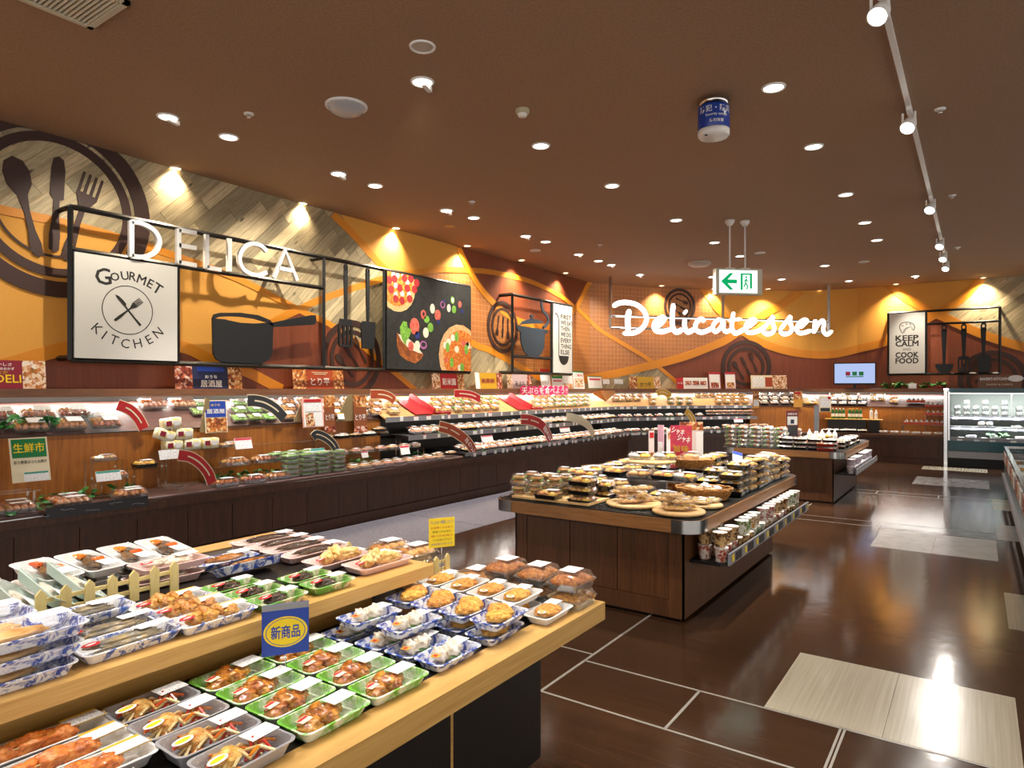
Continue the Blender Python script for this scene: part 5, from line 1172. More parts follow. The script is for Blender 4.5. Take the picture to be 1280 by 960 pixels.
# red dividers and the folded board on the slope
for i, (px, lb) in enumerate(((516, 'red board between tempura packs, left one'), (642, 'red board between tempura packs, right one'))):
    s = whit(px, 515, .4)[0]; r = empty('red_divider', WP(s, .4, 1.14 + .25 * .4818), wang(s)); tag(r, lb, 'divider')
    q = Matrix.Rotation(R(25.7), 4, 'X'); MB().box((-.2, -.26, .012), (.14, .24, .02), red_m, q).build('base', r); MB().box((.14, -.26, .012), (.165, .24, .09), red_m, q).build('upright', r); MB().box((.165, -.275, .012), (.5, -.255, .04), red_m, q).build('front_lip', r)
s = whit(757, 505, .4)[0]; r = empty('folded_board', WP(s, .42, 1.26), wang(s)); tag(r, 'folded pale wooden board standing at the wall corner', 'board')
MB().plate([(-.02, -.02), (.2, .14), (.2, .2), (-.14, .2)], -.01, .01, slope_pale).build('front_leaf', r); MB().plate([(-.02, -.02), (-.14, .2), (-.32, .19), (-.3, .12)], -.012, .0, riser_m).build('side_leaf', r)
# ---- stock: right part under the television
G4 = 'packs in the right part of the case'
slope_rows('sushi', 948, 1000, 5, (.48, .34, .2), 'sushi pack on the right upper slope', G4)
slope_rows('platter', 1002, 1022, 1, (.44,), 'slanted party platter beside the hanging poster', G4)
slope_rows('sushi2', 1035, 1085, 6, (.5, .35), 'gold capped sushi pack below the round platters', G4)
slope_rows('bread', 1105, 1130, 2, (.42, .3), 'brown snack pack left of the rice balls', G4)
for px, lb in ((1045, 'oval gold sushi platter at left of the pair'), (1064, 'oval gold sushi platter in the middle'), (1097, 'oval gold sushi platter alone at right')):
    s = sC(px, .3); put('platter', WP(s, .28, 1.3), 0, lb, 'sushi platters', 'platter', rot=(Matrix.Rotation(wang(s), 4, 'Z') @ Matrix.Rotation(R(50), 4, 'X')).to_euler(), scale=.95)
# bottles
def bottle(pos, label, body, cap, group='green tea bottles'):
    r = empty('drink_bottle', pos); tag(r, label, 'bottle', group)
    MB().lathe([(.03, 0), (.033, .01), (.033, .09), (.03, .12), (.034, .14), (.03, .165), (.014, .195), (.014, .205)], body, 14).build('bottle_body', r)
    MB().lathe([(.034, .045), (.034, .11)], paper_m if body != green_m else yellow_m, 14, cap0=False, cap1=False).build('wrapper', r); MB().lathe([(.016, .2), (.016, .222), (.001, .224)], cap, 12).build('cap', r)
teag = plain('tea_green', '#2c6a2c', .2, coat=.5)
for i in range(4): s = sC(1041 + i * 4.4, .7); bottle(WP(s, .72, .86), f'green tea bottle in the left group, {ordn(i)} from the left', teag, white_m)
for i in range(4): s = sC(1062 + i * 4.6, .7); bottle(WP(s, .72, .86), f'green tea bottle in the right group, {ordn(i)} from the left', teag, gold_m)
s = sC(1089, .75); bottle(WP(s, .72, .86), 'white bottle with a green cap on the platform', tray_w, green_m, 'white bottles'); s = sC(1095, .75); bottle(WP(s, .72, .83), 'small white bottle right of the green capped one', tray_w, white_m, 'white bottles')
for a, b, z, lb in ((1036, 1080, .86, 'gold platform under the tea bottles'), (1083, 1103, .86, 'gold platform under the white bottles')):
    s0, s1 = sC(a, .72), sC(b, .72); r = empty('gold_platform', WP((s0 + s1) / 2, .72, .574), wang((s0 + s1) / 2)); tag(r, lb, 'platform'); w = (s1 - s0) / 2
    MB().box((-w, -.12, .27), (w, .12, .285), gold_m).build('top', r); MB().box((-w + .05, -.08, 0), (w - .05, .08, .27), shelf_blk).build('base', r)
along(['sushi', 'sushi2'], sC(1030, 1.0), sC(1085, 1.0), 6, 1.0, .602, 'sushi pack on the front ledge before the tea bottles', G4, 'food pack')
along('cold', sC(1098, 1.0), sC(1180, 1.0), 7, 1.0, .602, 'white tray pack on the ledge under the rice balls', G4, 'food pack')
# rice balls in red racks
rb_m = mottle('riceball_wrap', [(.35, '#f0eee8'), (.5, '#3a4434'), (.62, '#e8e2d8')], 26, .35, .3, .1, 60, .1); redr = plain('rack_red', '#c8461a', .4)
rbm = MB(); rbm.rings([[(-.045, -.03, 0), (.045, -.03, 0), (.045, .03, 0), (-.045, .03, 0)], [(-.03, -.028, .05), (.03, -.028, .05), (.03, .028, .05), (-.03, .028, .05)], [(-.006, -.012, .095), (.006, -.012, .095), (.006, .012, .095), (-.006, .012, .095)]], rb_m, smooth=False); 
for v in rbm.v: v *= .88
rbm = rbm.mesh('rice_ball')
def rack(px0, px1, o, z, n, label, stackr=1):
    s0, s1 = sC(px0, o), sC(px1, o); r = empty('red_rack', WP((s0 + s1) / 2, o, z), wang((s0 + s1) / 2)); tag(r, label + ' holding wrapped rice balls', 'rack', 'red racks of rice balls'); w = (s1 - s0) / 2
    MB().box((-w, -.06, 0), (w, .06, .012), redr).build('base', r); MB().box((-w, -.066, 0), (w, -.06, .04), redr).build('front_lip', r)
    for x in (-w, w): MB().box((x - .006, -.06, 0), (x + .006, .06, .05), redr).build('side', r)
    for i in range(n):
        q = mk('rice_ball', rbm, None, WP(s0 + (s1 - s0) * (i + .5) / n, o, z + .013), wang(s0)); tag(q, f'wrapped triangular rice ball, {ordn(i)} in the {label}', 'rice ball', 'rice balls in the red racks')
rack(1130, 1154, .9, .785, 4, 'left lower red rack'); rack(1155, 1181, .9, .785, 4, 'right lower red rack'); rack(1157, 1182, .55, 1.13, 4, 'upper right red rack'); rack(1157, 1182, .62, .97, 4, 'middle right red rack'); rack(1134, 1156, .46, 1.22, 4, 'upper left red rack')
acrylic_stand(sC(1128, .9), sC(1183, .9), .82, .98, .78, 'clear stand under the two lower red racks'); acrylic_stand(sC(1100, .75), sC(1130, .75), .65, .85, .82, 'empty clear stand under the plants'); acrylic_stand(sC(1155, .62), sC(1183, .62), .57, .68, .97, 'clear stand under the middle red rack')
# chrome end post beside the refrigerator
ep = empty('case_end_post', (-.5, 15.45, 0)); tag(ep, 'chrome post at the right end of the case beside the refrigerator', 'post'); MB().box((-.035, -.03, 0), (.02, .03, 1.46), chrome_m).build('upright', ep); MB().lathe([(.001, 1.46), (.04, 1.475), (.04, 1.5), (.001, 1.51)], glow('post_glow', '#ffffff', 10), 14).build('cap_lamp', ep)
# ================================================================= cards, arches and posters on the case
LABELS = (label_m, labelr_m, labelg_m, cardp_m)
PHOTO = {'b': photo_brown, 'r': photo_red, 'm': photo_mix}
def card(px0, py0, px1, py1, o, bg, parts, label, cat='sign card', z=None, lean=.12, thick=.004, kind='sign_card', group=None):
    """parts: ('t', text, mat, x, y, h, w) or ('p', photo key or material, x0, y0, x1, y1); fractions of the card from its lower left"""
    pm = (px0 + px1) / 2; s, zz = whit(pm, py1, o); zb = zz if z is None else z
    r = empty(kind, WP(s, o, zb), wang(s)); L = plane_of(r); x0, x1 = L(px0, py1)[0], L(px1, py1)[0]; h = L(pm, py0)[1] - L(pm, py1)[1]; w = x1 - x0; xc = (x0 + x1) / 2
    r.rotation_euler = (-lean, 0, wang(s)); tag(r, label, cat, group)
    bd = MB().box((xc - w / 2, 0, 0), (xc + w / 2, thick, h), bg, ).build('board', r)
    for i, p in enumerate(parts):
        y = -.0012 - .0012 * i
        if p[0] == 'p' and p[1] in LABELS: q = MB(); label_quad(q, 0, 0, 0, (p[4] - p[2]) * w, (p[5] - p[3]) * h, p[1], 0, R(90)); q.build('printed_panel', r, (xc - w / 2 + (p[2] + p[4]) / 2 * w, y - .0008, (p[3] + p[5]) / 2 * h))
        elif p[0] == 'p': MB().rect(xc - w / 2 + p[2] * w, p[3] * h, xc - w / 2 + p[4] * w, p[5] * h, y, PHOTO.get(p[1], p[1])).build('picture' if p[1] in PHOTO else 'printed_panel', r)
        else: text(p[1], p[2], r, xc - w / 2 + p[3] * w, p[4] * h, p[5] * h, y, w=p[6] * w if len(p) > 6 and p[6] else None, bold=.012)
    return r
HZ = 1.501
card(-45, 451, 58, 487, .16, dred_m, [('p', 'm', .7, 0, 1, 1), ('t', 'DELI', yellow_m, .52, .35, .28, .32), ('t', 'おいしさ', paper_m, .45, .85, .1, .24), ('t', 'こだわりのおかず', paper_m, .42, .7, .1, .36), ('t', 'なか', gold_m, .45, .57, .13, .14)], 'maroon card with gold DELI lettering and a food photo on the header', z=HZ)
card(219, 457, 303, 486, .16, navy_m, [('p', 'r', 0, 0, .25, 1), ('p', 'b', .78, 0, 1, 1), ('p', blue_m, .32, .75, .72, .97), ('t', 'おうち', paper_m, .52, .52, .14, .18), ('t', '居酒屋', paper_m, .52, .22, .3, .32)], 'navy card with white brush lettering between two food photos', z=HZ)
card(367, 461, 430, 486, .16, rust_m, [('p', 'b', 0, 0, .26, 1), ('p', 'b', .78, 0, 1, 1), ('t', 'とり平', paper_m, .52, .35, .38, .38), ('p', cream_m, .36, .8, .68, .83), ('p', cream_m, .4, .72, .64, .75)], 'rust brown card with white lettering and fried chicken photos', z=HZ)
card(541, 465, 581, 486, .16, red_m, [('p', 'm', 0, 0, .24, 1), ('p', 'b', .78, 0, 1, 1), ('t', '彩米園', paper_m, .51, .42, .42, .42)], 'red card with white lettering right of the pizza picture', z=HZ)
card(595, 466, 628, 486, .16, gold_m, [('p', paper_m, 0, 0, .16, 1), ('p', 'r', .8, 0, 1, 1), ('t', '美華朝', dred_m, .46, .5, .32, .5)], 'gold card with dark lettering below the plate print', z=HZ)
card(635, 467, 665, 487, .16, plain('card_lilac', '#cdb4b8', .5), [('p', 'm', 0, 0, .2, 1), ('p', 'r', .8, 0, 1, 1), ('t', '天ぷら', ink_m, .5, .3, .34, .42)], 'lilac card with brush lettering under the stock pot', z=HZ)
card(677, 456, 689, 481, .2, paper_m, [('p', red_m, 0, .8, 1, 1), ('p', label_m, .1, .1, .9, .7)], 'tall white card with a red top stripe', z=HZ)
card(691, 458, 704, 482, .2, paper_m, [('p', green_m, 0, .55, 1, 1), ('t', '生鮮市', yellow_m, .5, .77, .25, .8), ('p', cardp_m, .1, .08, .9, .45)], 'tall white card with green top and yellow lettering', z=HZ)
card(704.5, 464, 717, 486, .2, paper_m, [('p', 'm', .05, 0, .95, .3), ('p', cardp_m, .08, .36, .92, .9)], 'white card with red dots and a salad photo', z=HZ)
card(718, 460, 731, 482, .2, paper_m, [('p', green_m, 0, .93, 1, 1), ('p', 'm', .1, .08, .9, .6), ('t', 'ご案内', red_m, .5, .77, .16, .7)], 'white card with green rim and cartoon food picture', z=HZ)
card(736, 470, 753, 486, .2, paper_m, [('p', green_m, 0, 0, 1, .05), ('p', green_m, 0, .95, 1, 1), ('p', cardp_m, .1, .15, .9, .8)], 'white card with thin green border', z=HZ)
card(754, 470, 762, 476, .2, paper_m, [('p', label_m, .1, .1, .9, .9)], 'tiny white price card, left of two', z=HZ + .1); card(768, 470, 779, 476, .2, paper_m, [('p', label_m, .1, .1, .9, .9)], 'tiny white price card, right of two', z=HZ + .1)
card(787, 471, 826, 486, .16, gold_m, [('p', 'b', 0, 0, .25, 1), ('p', 'm', .78, 0, 1, 1), ('t', 'かつ平', ink_m, .52, .35, .36, .36)], 'gold card with black lettering on the curved header', z=HZ)
card(846, 471, 885, 485, .16, paper_m, [('p', red_m, 0, 0, .22, 1), ('p', 'r', .28, .35, .48, .7), ('p', 'r', .52, .35, .72, .7), ('p', 'r', .76, .35, .95, .7), ('t', 'つくね', paper_m, .11, .5, .2, .17)], 'white card with red end and three dish photos', z=HZ)
card(887, 464, 901, 485, .16, plain('card_pink', '#d8a8b8', .5), [('p', paper_m, .06, .04, .94, .86), ('p', 'r', .15, .06, .85, .38), ('p', red_m, 0, .88, 1, 1)], 'small pink framed menu card, left of the pair', z=HZ)
card(907, 464, 920, 485, .16, MATS['card_pink'], [('p', paper_m, .06, .04, .94, .86), ('p', 'b', .15, .06, .85, .38), ('p', red_m, 0, .88, 1, 1)], 'small pink framed menu card, right of the pair', z=HZ)
card(939, 469, 984, 486, .16, cream_m, [('p', 'm', .6, 0, 1, 1), ('p', rust_m, .4, .15, .6, .85), ('p', label_m, .04, .1, .38, .9)], 'cream card with a rice bowl photo on the curved header', z=HZ)
# red round banner hung from the header
bn = None
s0, s1 = whit(651, 488, .33)[0], whit(710, 488, .33)[0]; bn = empty('red_banner', WP((s0 + s1) / 2, .33, 1.47), wang(s0)); tag(bn, 'red scalloped banner with white lettering hanging on the header', 'banner')
tx = '天ぷらを食べよう!!'; n = 9; w = (s1 - s0) / n
for i in range(n): MB().plate(disc(-(s1 - s0) / 2 + w * (i + .5), 0, .085, 18, .78 * w / .1 * .8), -.004, .004, pink_m).build('scallop', bn)
MB().rect(-(s1 - s0) / 2 + .05, -.05, (s1 - s0) / 2 - .05, .05, .003, pink_m, .006).build('strip', bn); text(tx, paper_m, bn, 0, 0, .12, -.006, w=(s1 - s0) * .96, bold=.015)
# curved shelf arches
def arch(pts, o, w, m, label, tx=None, tm=None, edge=cream_m):
    s, z = whit(pts[0][0], pts[0][1], o); r = empty('shelf_arch', WP(s, o, z), wang(s)); tag(r, label, 'shelf sign', 'curved shelf arches'); L = plane_of(r)
    q = [L(*p) for p in pts]; mb = MB(); stroke(mb, q, w, .002, .004, edge, 5); mb.build('backing', r); mb = MB(); stroke(mb, q, w * .86, -.002, .001, m, 5); mb.build('face', r)
    if tx:
        c = spline([Vector(p) for p in q], 12); N = len(c)
        for i, ch in enumerate(tx):
            k = int(N * (.12 + .3 * i / max(1, len(tx)))) ; k = min(N - 2, k); d = c[k + 1] - c[k]; text(ch, tm or paper_m, r, c[k].x, c[k].y, w * .55, -.0045, rot=math.pi - math.atan2(d.y, d.x) if False else -(math.atan2(d.y, d.x) - math.pi) , bold=.01, name='character')
        for f in (.55, .8):
            k0, k1 = int(N * f), min(N - 1, int(N * (f + .2))); mb = MB(); stroke(mb, [tuple(p) for p in c[k0:k1 + 1]], w * .1, -.004, .001, cream_m, 0); mb.build('print_line', r)
    else:
        c = spline([Vector(p) for p in q], 12); N = len(c); mb = MB(); stroke(mb, [tuple(p) for p in c[N // 5:4 * N // 5]], w * .12, -.004, .001, cream_m, 0); mb.build('print_line', r)
arch([(265, 604), (260, 591), (250, 579), (237, 571), (223, 569)], 1.06, .1, red_m, 'red curved shelf arch on the ledge by the round stand', None)
arch([(180, 536), (173, 523), (162, 512), (147, 506)], .6, .1, red_m, 'red curved shelf arch on the left upper slope', None)
arch([(355, 523), (345, 512), (332, 504), (320, 501), (309, 501)], .6, .13, dgrey_m, 'black curved shelf arch over the green beans', None)
arch([(423, 569), (417, 556), (407, 547), (396, 543), (391, 547)], .98, .1, dgrey_m, 'black curved shelf arch above the green bean pile', None)
arch([(593, 566), (586, 554), (576, 545), (563, 537), (549, 533)], 1.1, .15, rust_m, 'brown curved shelf arch with white lettering', 'とり平')
arch([(688, 550), (683, 539), (675, 530), (663, 525), (651, 524)], 1.1, .17, red_m, 'red curved shelf arch on the middle tiers', 'お米園')
arch([(742, 544), (736, 533), (727, 526), (716, 522), (708, 521)], 1.1, .14, cream_m, 'beige curved shelf arch on the tiers', None)
arch([(867, 533), (866, 525), (862, 518), (857, 514)], 1.1, .14, gold_m, 'yellow curved shelf arch on the curved tiers', None)
arch([(493, 501), (487, 496), (477, 493), (463, 493)], .5, .12, rust_m, 'brown curved arch under the header', None); arch([(600, 499), (590, 494), (578, 492), (568, 492)], .5, .12, red_m, 'red curved arch under the header', None)
arch([(838, 496), (832, 491), (826, 490), (821, 492)], .4, .14, gold_m, 'yellow curved arch on the curved slope', None)
# posters standing in the case
card(257, 500, 285, 541, .62, cream_m, [('p', blue_m, .05, .48, .95, .97), ('t', 'おうち', yellow_m, .5, .85, .07, .4), ('t', '居酒屋', paper_m, .5, .66, .14, .8), ('p', 'b', .05, .03, .95, .46)], 'blue poster with white lettering and snack photos beside the cartons', 'poster', lean=.1, kind='poster')
card(379, 498, 405.5, 534, .66, plain('poster_pink', '#e8a898', .5), [('p', paper_m, .06, .03, .94, .86), ('p', 'm', .12, .3, .5, .5), ('p', 'b', .15, .05, .55, .28), ('p', label_m, .15, .55, .85, .82), ('p', red_m, .1, .88, .9, .97)], 'pink edged recipe poster on the upper slope', 'poster', lean=.1, kind='poster')
for a, b, lb in ((406, 419.5, 'narrow brown poster left of the slanted boards'), (443, 459, 'narrow brown poster right of the slanted boards')):
    card(a, 494, b, 540, .63, plain('poster_brown_' + ('left' if a < 430 else 'right'), '#8a4a22', .5), [('p', 'b', 0, .68, 1, 1), ('p', 'r', 0, 0, 1, .16), ('t', 'とり平', paper_m, .5, .4, .16, .8)], lb, 'poster', lean=.05, kind='poster')
tan_m = plain('easel_tan', '#8a7650', .6)
for pts, lb in (([(250, 540), (262, 542), (262, 498), (257, 497)], 'tan folded easel back behind the blue poster'), ([(367, 527), (376, 527), (384, 498), (379, 497)], 'tan folded easel back left of the recipe poster'), ([(420, 527), (443, 526), (443, 493), (435, 494)], 'tan slanted board with faint lettering between brown posters')):
    s, z = whit(pts[0][0], pts[0][1], .6); r = empty('easel_board', WP(s, .6, z), wang(s)); tag(r, lb, 'easel board'); L = plane_of(r); MB().plate([L(*p) for p in pts], 0, .01, tan_m).build('board', r)
card(16, 546, 64, 602, .98, cream_m, [('p', green_m, .05, .55, .95, .97), ('t', '生鮮市', yellow_m, .5, .77, .22, .82), ('t', '彩り野菜のつくね巻き', ink_m, .5, .45, .075, .86)], 'cream board with green top and yellow lettering clipped above the rolls', 'poster', lean=.25, kind='poster')
for i, (a, b, c, d, o, m, lb) in enumerate(((31, 589, 62, 601, 1.04, labelg_m, 'small white price card under the green board'), (121, 588, 152, 601, 1.04, labelg_m, 'small white price card above the script banner'), (200, 562, 226, 574, .92, label_m, 'small white price card below the cartons'), (295, 547, 316, 561, .8, cardp_m, 'white price card with a tiny photo'), (390, 560, 408, 574, .97, labelg_m, 'pale blue price card on the green bean pile'), (502, 557, 513, 568, .94, cardp_m, 'orange edged price card under the chicken stand'), (423, 515, 431, 524, .62, labelr_m, 'small yellow price card between brown posters'), (453, 564, 461, 572, .95, cardp_m, 'small red price card left of the chicken stand'), (603, 544, 617, 552, 1.0, cardp_m, 'slanted pink price card under the middle shelf'), (701, 534, 713, 540, 1.0, cardp_m, 'slanted pink price card right of the red arch'), (918, 523, 929, 528, 1.0, cardp_m, 'slanted pink price card on the curved tiers'))):
    card(a, b, c, d, o, paper_m, [('p', m, .02, .02, .98, .98)], lb, 'price card', lean=.3, kind='price_card')
bnr = card(57.5, 632, 185, 645, 1.125, dgrey_m, [], 'dark grey script banner strip on the front of the ledge', 'banner', lean=0, kind='shelf_banner', z=.545)
rnd = random.Random(5)
for i in range(6):
    mb = MB(); x = -.42 + i * .17; z = .025 + (i % 2) * .03; stroke(mb, [(x + .012 * k, z + rnd.uniform(-.006, .006)) for k in range(9)], .004, -.002, .001, rail_m, 3); mb.build('script_print', bnr)
card(1024, 495, 1039, 515, .66, cream_m, [('p', label_m, .1, .3, .9, .9), ('p', dgrey_m, .1, .04, .9, .25), ('p', red_m, .72, .8, .95, .97)], 'cream hanging poster beside the party platter', 'poster', lean=0, kind='poster')
card(941, 489, 949, 510, .6, plain('poster_amber', '#d89a3a', .5), [('p', 'b', 0, .6, 1, 1), ('p', label_m, .1, .1, .9, .5)], 'amber narrow poster at the end of the tiers', 'poster', lean=0, kind='poster'); card(992, 489, 1003, 509, .6, MATS['poster_amber'], [('p', 'b', 0, .5, 1, 1), ('p', red_m, .2, .8, .8, .95)], 'amber narrow poster among the sushi packs', 'poster', lean=0, kind='poster')
# plants and small things on the back header
for px, n, L_, lb in ((1122, 50, .6, 'green plant on the back shelf right of the television'), (1165, 40, .4, 'green and red plant on the back shelf beside the refrigerator')):
    s = whit(px, 484, .18)[0]; ivy(WP(s, .18, 1.501), wang(s), L_, n, lb, .1, 1.7)
s = whit(1171, 483, .14)[0]; bb = MB()
for i in range(14): blob(bb, (random.uniform(-.12, .12), random.uniform(-.04, .0), random.uniform(.02, .06)), (.018, .018, .018), dred_m, i, 1)
o = bb.build('red_berry_sprig', None, WP(s, .26, 1.5)); tag(o, 'red berry sprig in front of the right plant', 'berries', kind='stuff')
card(1135, 477, 1146, 484, .24, plain('card_grey', '#a8a4b0', .5), [('p', label_m, .1, .1, .9, .9)], 'small grey card between the two plants', 'sign card', z=HZ)
tb = MB().box((-.16, -.05, 0), (.16, .05, .02), grey_m).build('cable_box', None, WP(whit(1098, 484, .2)[0], .16, 1.5)); tag(tb, 'flat grey device on the shelf right of the television', 'device')
# ================================================================= foreground table
TZ, UZ = .67, .82            # lower and upper display heights
TX0, TX1, TY0, TY1 = -3.29, -1.19, -.7, 2.34
tb = empty('display_table', ((TX0 + TX1) / 2, .8, 0)); tag(tb, 'two-level pine edged display table with black base in the foreground', 'display table')
tof = Vector((-tb.location.x, -tb.location.y, 0))
def tbox(lo, hi, m, name, lb=None):
    o = MB().box(lo, hi, m).build(name, tb, tof)
    if lb: o['label'] = lb
    return o
tbox((TX1 - .1, TY0, TZ - .068), (TX1, TY1, TZ), pine_m, 'edge_board', 'thick pale pine front edge'); tbox((TX0, TY0, TZ - .068), (TX0 + .1, TY1, TZ), pine_m, 'edge_board')
tbox((TX0 + .101, TY1 - .1, TZ - .068), (TX1 - .101, TY1, TZ), pine_m, 'edge_board'); tbox((TX0 + .1, TY0, TZ - .06), (TX1 - .1, TY1 - .1, TZ - .004), darkdeck_m, 'dark_deck')
for y0, y1 in ((TY0 + .1, .5), (.512, 1.694), (1.706, 2.25)): tbox((-3.05, y0, .03), (-1.43, y1, TZ - .07), black_m, 'base_panel')
for y in (.506, 1.7): tbox((-3.04, y - .006, .03), (-1.428, y + .006, TZ - .07), pine_m, 'panel_strip')
tbox((-3.0, TY0 + .15, 0), (-1.48, 2.2, .03), frame_m, 'plinth')
tbox((-2.63, TY0 + .1, TZ), (-1.85, 1.74, UZ - .045), block_m, 'riser_block', 'pine block under the upper shelf')
for x0, x1 in ((-1.84, -1.73), (-2.75, -2.64)): tbox((x0, TY0 + .05, UZ - .045), (x1, 1.95, UZ), pine_m, 'upper_board')
tbox((-2.64, TY0 + .05, UZ - .045), (-1.84, 1.84, UZ - .003), darkdeck_m, 'upper_deck'); tbox((-2.64, 1.84, UZ - .045), (-1.84, 1.95, UZ), pine_m, 'upper_board')
# ---- picket fences
pk = MB().plate([(-.014, 0), (.014, 0), (.014, .085), (0, .1), (-.014, .085)], -.004, .004, picket_m).mesh('picket')
def fence(x, y0, y1, z, label, h=1.0):
    r = empty('picket_fence', (x, (y0 + y1) / 2, z), R(90)); tag(r, label, 'picket fence', 'small wooden picket fences'); n = max(2, int((y1 - y0) / .06)); w = y1 - y0
    for i in range(n + 1): q = mk('picket', pk, r, (-w / 2 + w * i / n, 0, 0)); q.scale = (1, 1, h)
    for zz in (.03, .065): MB().box((-w / 2, .004, zz * h - .006), (w / 2, .009, zz * h + .006), picket_m).build('rail', r)
fence(-2.215, .8, 1.19, UZ, 'little wooden picket fence in the middle of the upper shelf'); fence(-1.96, 2.0, 2.3, TZ, 'little wooden picket fence behind the white cutlet trays', .9); fence(-2.5, 2.02, 2.2, TZ, 'little wooden picket fence at the far rear corner', .9)
# ---- foreground trays
def shape_blob(name, r, m, seed, rough=.25, sub=4, freq=1.6, bend=0):
    mb = MB(); blob(mb, (0, 0, 0), r, m, seed, sub, rough, 0, freq)
    if bend:
        for v in mb.v: v.z += bend * (1 - (v.x / r[0]) ** 2)
    return mb.mesh(name)
FM = {'glaze': [shape_blob('chicken_piece', (.034, .024, .019), glaze_m, i, .35) for i in range(4)],
      'wfish': [shape_blob('fish_piece', (.03, .019, .02), fish_w, i, .38, 4, 1.7) for i in range(3)],
      'katsu': [shape_blob('cutlet', (.062, .043, .016), katsu_m, i, .18, 4, 2.2) for i in range(3)],
      'dkatsu': [shape_blob('cutlet', (.05, .042, .018), dkatsu_m, i, .22, 4, 2.6) for i in range(3)],
      'kara': [shape_blob('fried_lump', (.024, .02, .017), fried_m, i, .35) for i in range(4)],
      'okara': [shape_blob('fried_lump', (.04, .024, .02), karaage_o, i, .35) for i in range(4)],
      'salmon': [shape_blob('fish_fillet', (.1, .032, .014), fish_o, i, .2, 4, 1.3) for i in range(3)],
      'sardine': [shape_blob('grilled_fish', (.085, .013, .01), fish_b, i, .25, 4, 2.0) for i in range(3)],
      'eel': [shape_blob('grilled_fillet', (.09, .026, .012), mottle('eel_glaze', [(.3, '#4a230c'), (.5, '#a5652a'), (.8, '#d8ac6c')], 24, .25, .7, .3, 80, .05), i, .2, 4, 1.5) for i in range(2)],
      'dark': [shape_blob('simmered_heap', (.04, .028, .014), dark_f, i, .45, 4, 3.0) for i in range(3)],
      'temp': [shape_blob('fried_fish', (.06, .026, .022), tempura_m, i, .35, 4, 2.2) for i in range(3)],
      'dfish': [shape_blob('grilled_fish', (.06, .024, .014), mottle('dark_grilled', [(.25, '#1c1a18'), (.5, '#5a4634'), (.8, '#a8763c')], 30, .3, .5, .4, 90, .1), i, .3, 4, 2.0) for i in range(3)],
      'garn': [shape_blob('carrot_garnish', (.022, .016, .008), veg_o, i, .4) for i in range(2)],
      'leafy': [shape_blob('green_leaf', (.03, .035, .004), leaf_m, i, .4) for i in range(2)],
      'slice': [shape_blob('fish_slice', (.05, .022, .012), fish_w, i, .2) for i in range(2)],
      'bean': [shape_blob('bean_skewer', (.1, .011, .01), dark_f, i, .4, 3, 5.0) for i in range(2)],
      'gold': [shape_blob('fritter', (.035, .03, .018), gold_f, i, .35) for i in range(3)]}
def strips_mesh(seed):
    rnd = random.Random(seed); mb = MB()
    for i in range(34):
        x, y = rnd.uniform(-.06, .06), rnd.uniform(-.034, .034); a = rnd.uniform(0, 3.14); l = rnd.uniform(.018, .034); z = rnd.uniform(.012, .036) * (1 - abs(x) * 5)
        d = Vector((math.cos(a), math.sin(a), 0)) * l; m = rnd.choice((veg_o, veg_o, veg_y, veg_y, veg_r))
        mb.tube([Vector((x, y, z)) - d, (x, y, z + rnd.uniform(.004, .012)), Vector((x, y, z)) + d], .0035, m, 5)
    return mb.mesh('vegetable_strips')
STRIPS = [strips_mesh(i) for i in range(3)]
skewm = MB().tube([(-.11, 0, 0), (.128, 0, .004)], .0022, skew_m, 6).mesh('bamboo_skewer')
def ell(rx, rz_, m, n=20):
    mb = MB(); pts = [(rx * math.cos(2 * math.pi * i / n), rz_ * math.sin(2 * math.pi * i / n)) for i in range(n)]
    mb.add([(x, y, .0006) for x, y in pts] + [(x, y, 0) for x, y in pts], [tuple(range(n))] + [(i, n + i, n + (i + 1) % n, (i + 1) % n) for i in range(n)], m); return mb
def sticker_mesh(kind):
    mb = MB()
    if kind == 'redoval': mb = ell(.024, .014, red_m); b = ell(.014, .003, paper_m)
    elif kind == 'yellowoval': mb = ell(.026, .014, paper_m); b = ell(.02, .007, yellow_m)
    elif kind == 'round': mb = ell(.015, .015, paper_m); b = ell(.009, .009, gold_m)
    elif kind == 'orange': mb = MB(); label_quad(mb, 0, 0, .0006, .024, .024, plain('sticker_orange', '#e8a01c', .4)); b = MB(); label_quad(b, 0, 0, 0, .014, .012, red_m)
    else: mb = MB(); label_quad(mb, 0, 0, .0006, .036, .024, cream_m); b = MB(); label_quad(b, 0, .006, 0, .032, .009, red_m)
    for v in b.v: v.z += .0009
    n = len(mb.v)
    for f, mi in zip(b.f, b.mi): mb.f.append([n + i for i in f]); mb.mi.append(mb.m(b.mats[mi])); mb.smooth.append(False)
    mb.v += b.v
    return mb.mesh('sticker')
STK = {k: sticker_mesh(k) for k in ('redoval', 'yellowoval', 'round', 'orange', 'square')}
LBM = {}
def lbl(L, W, m): 
    k = (L, W, m.name)
    if k not in LBM: q = MB(); label_quad(q, 0, 0, 0, L, W, m); LBM[k] = q.mesh('price_label')
    return LBM[k]
TRM = {}
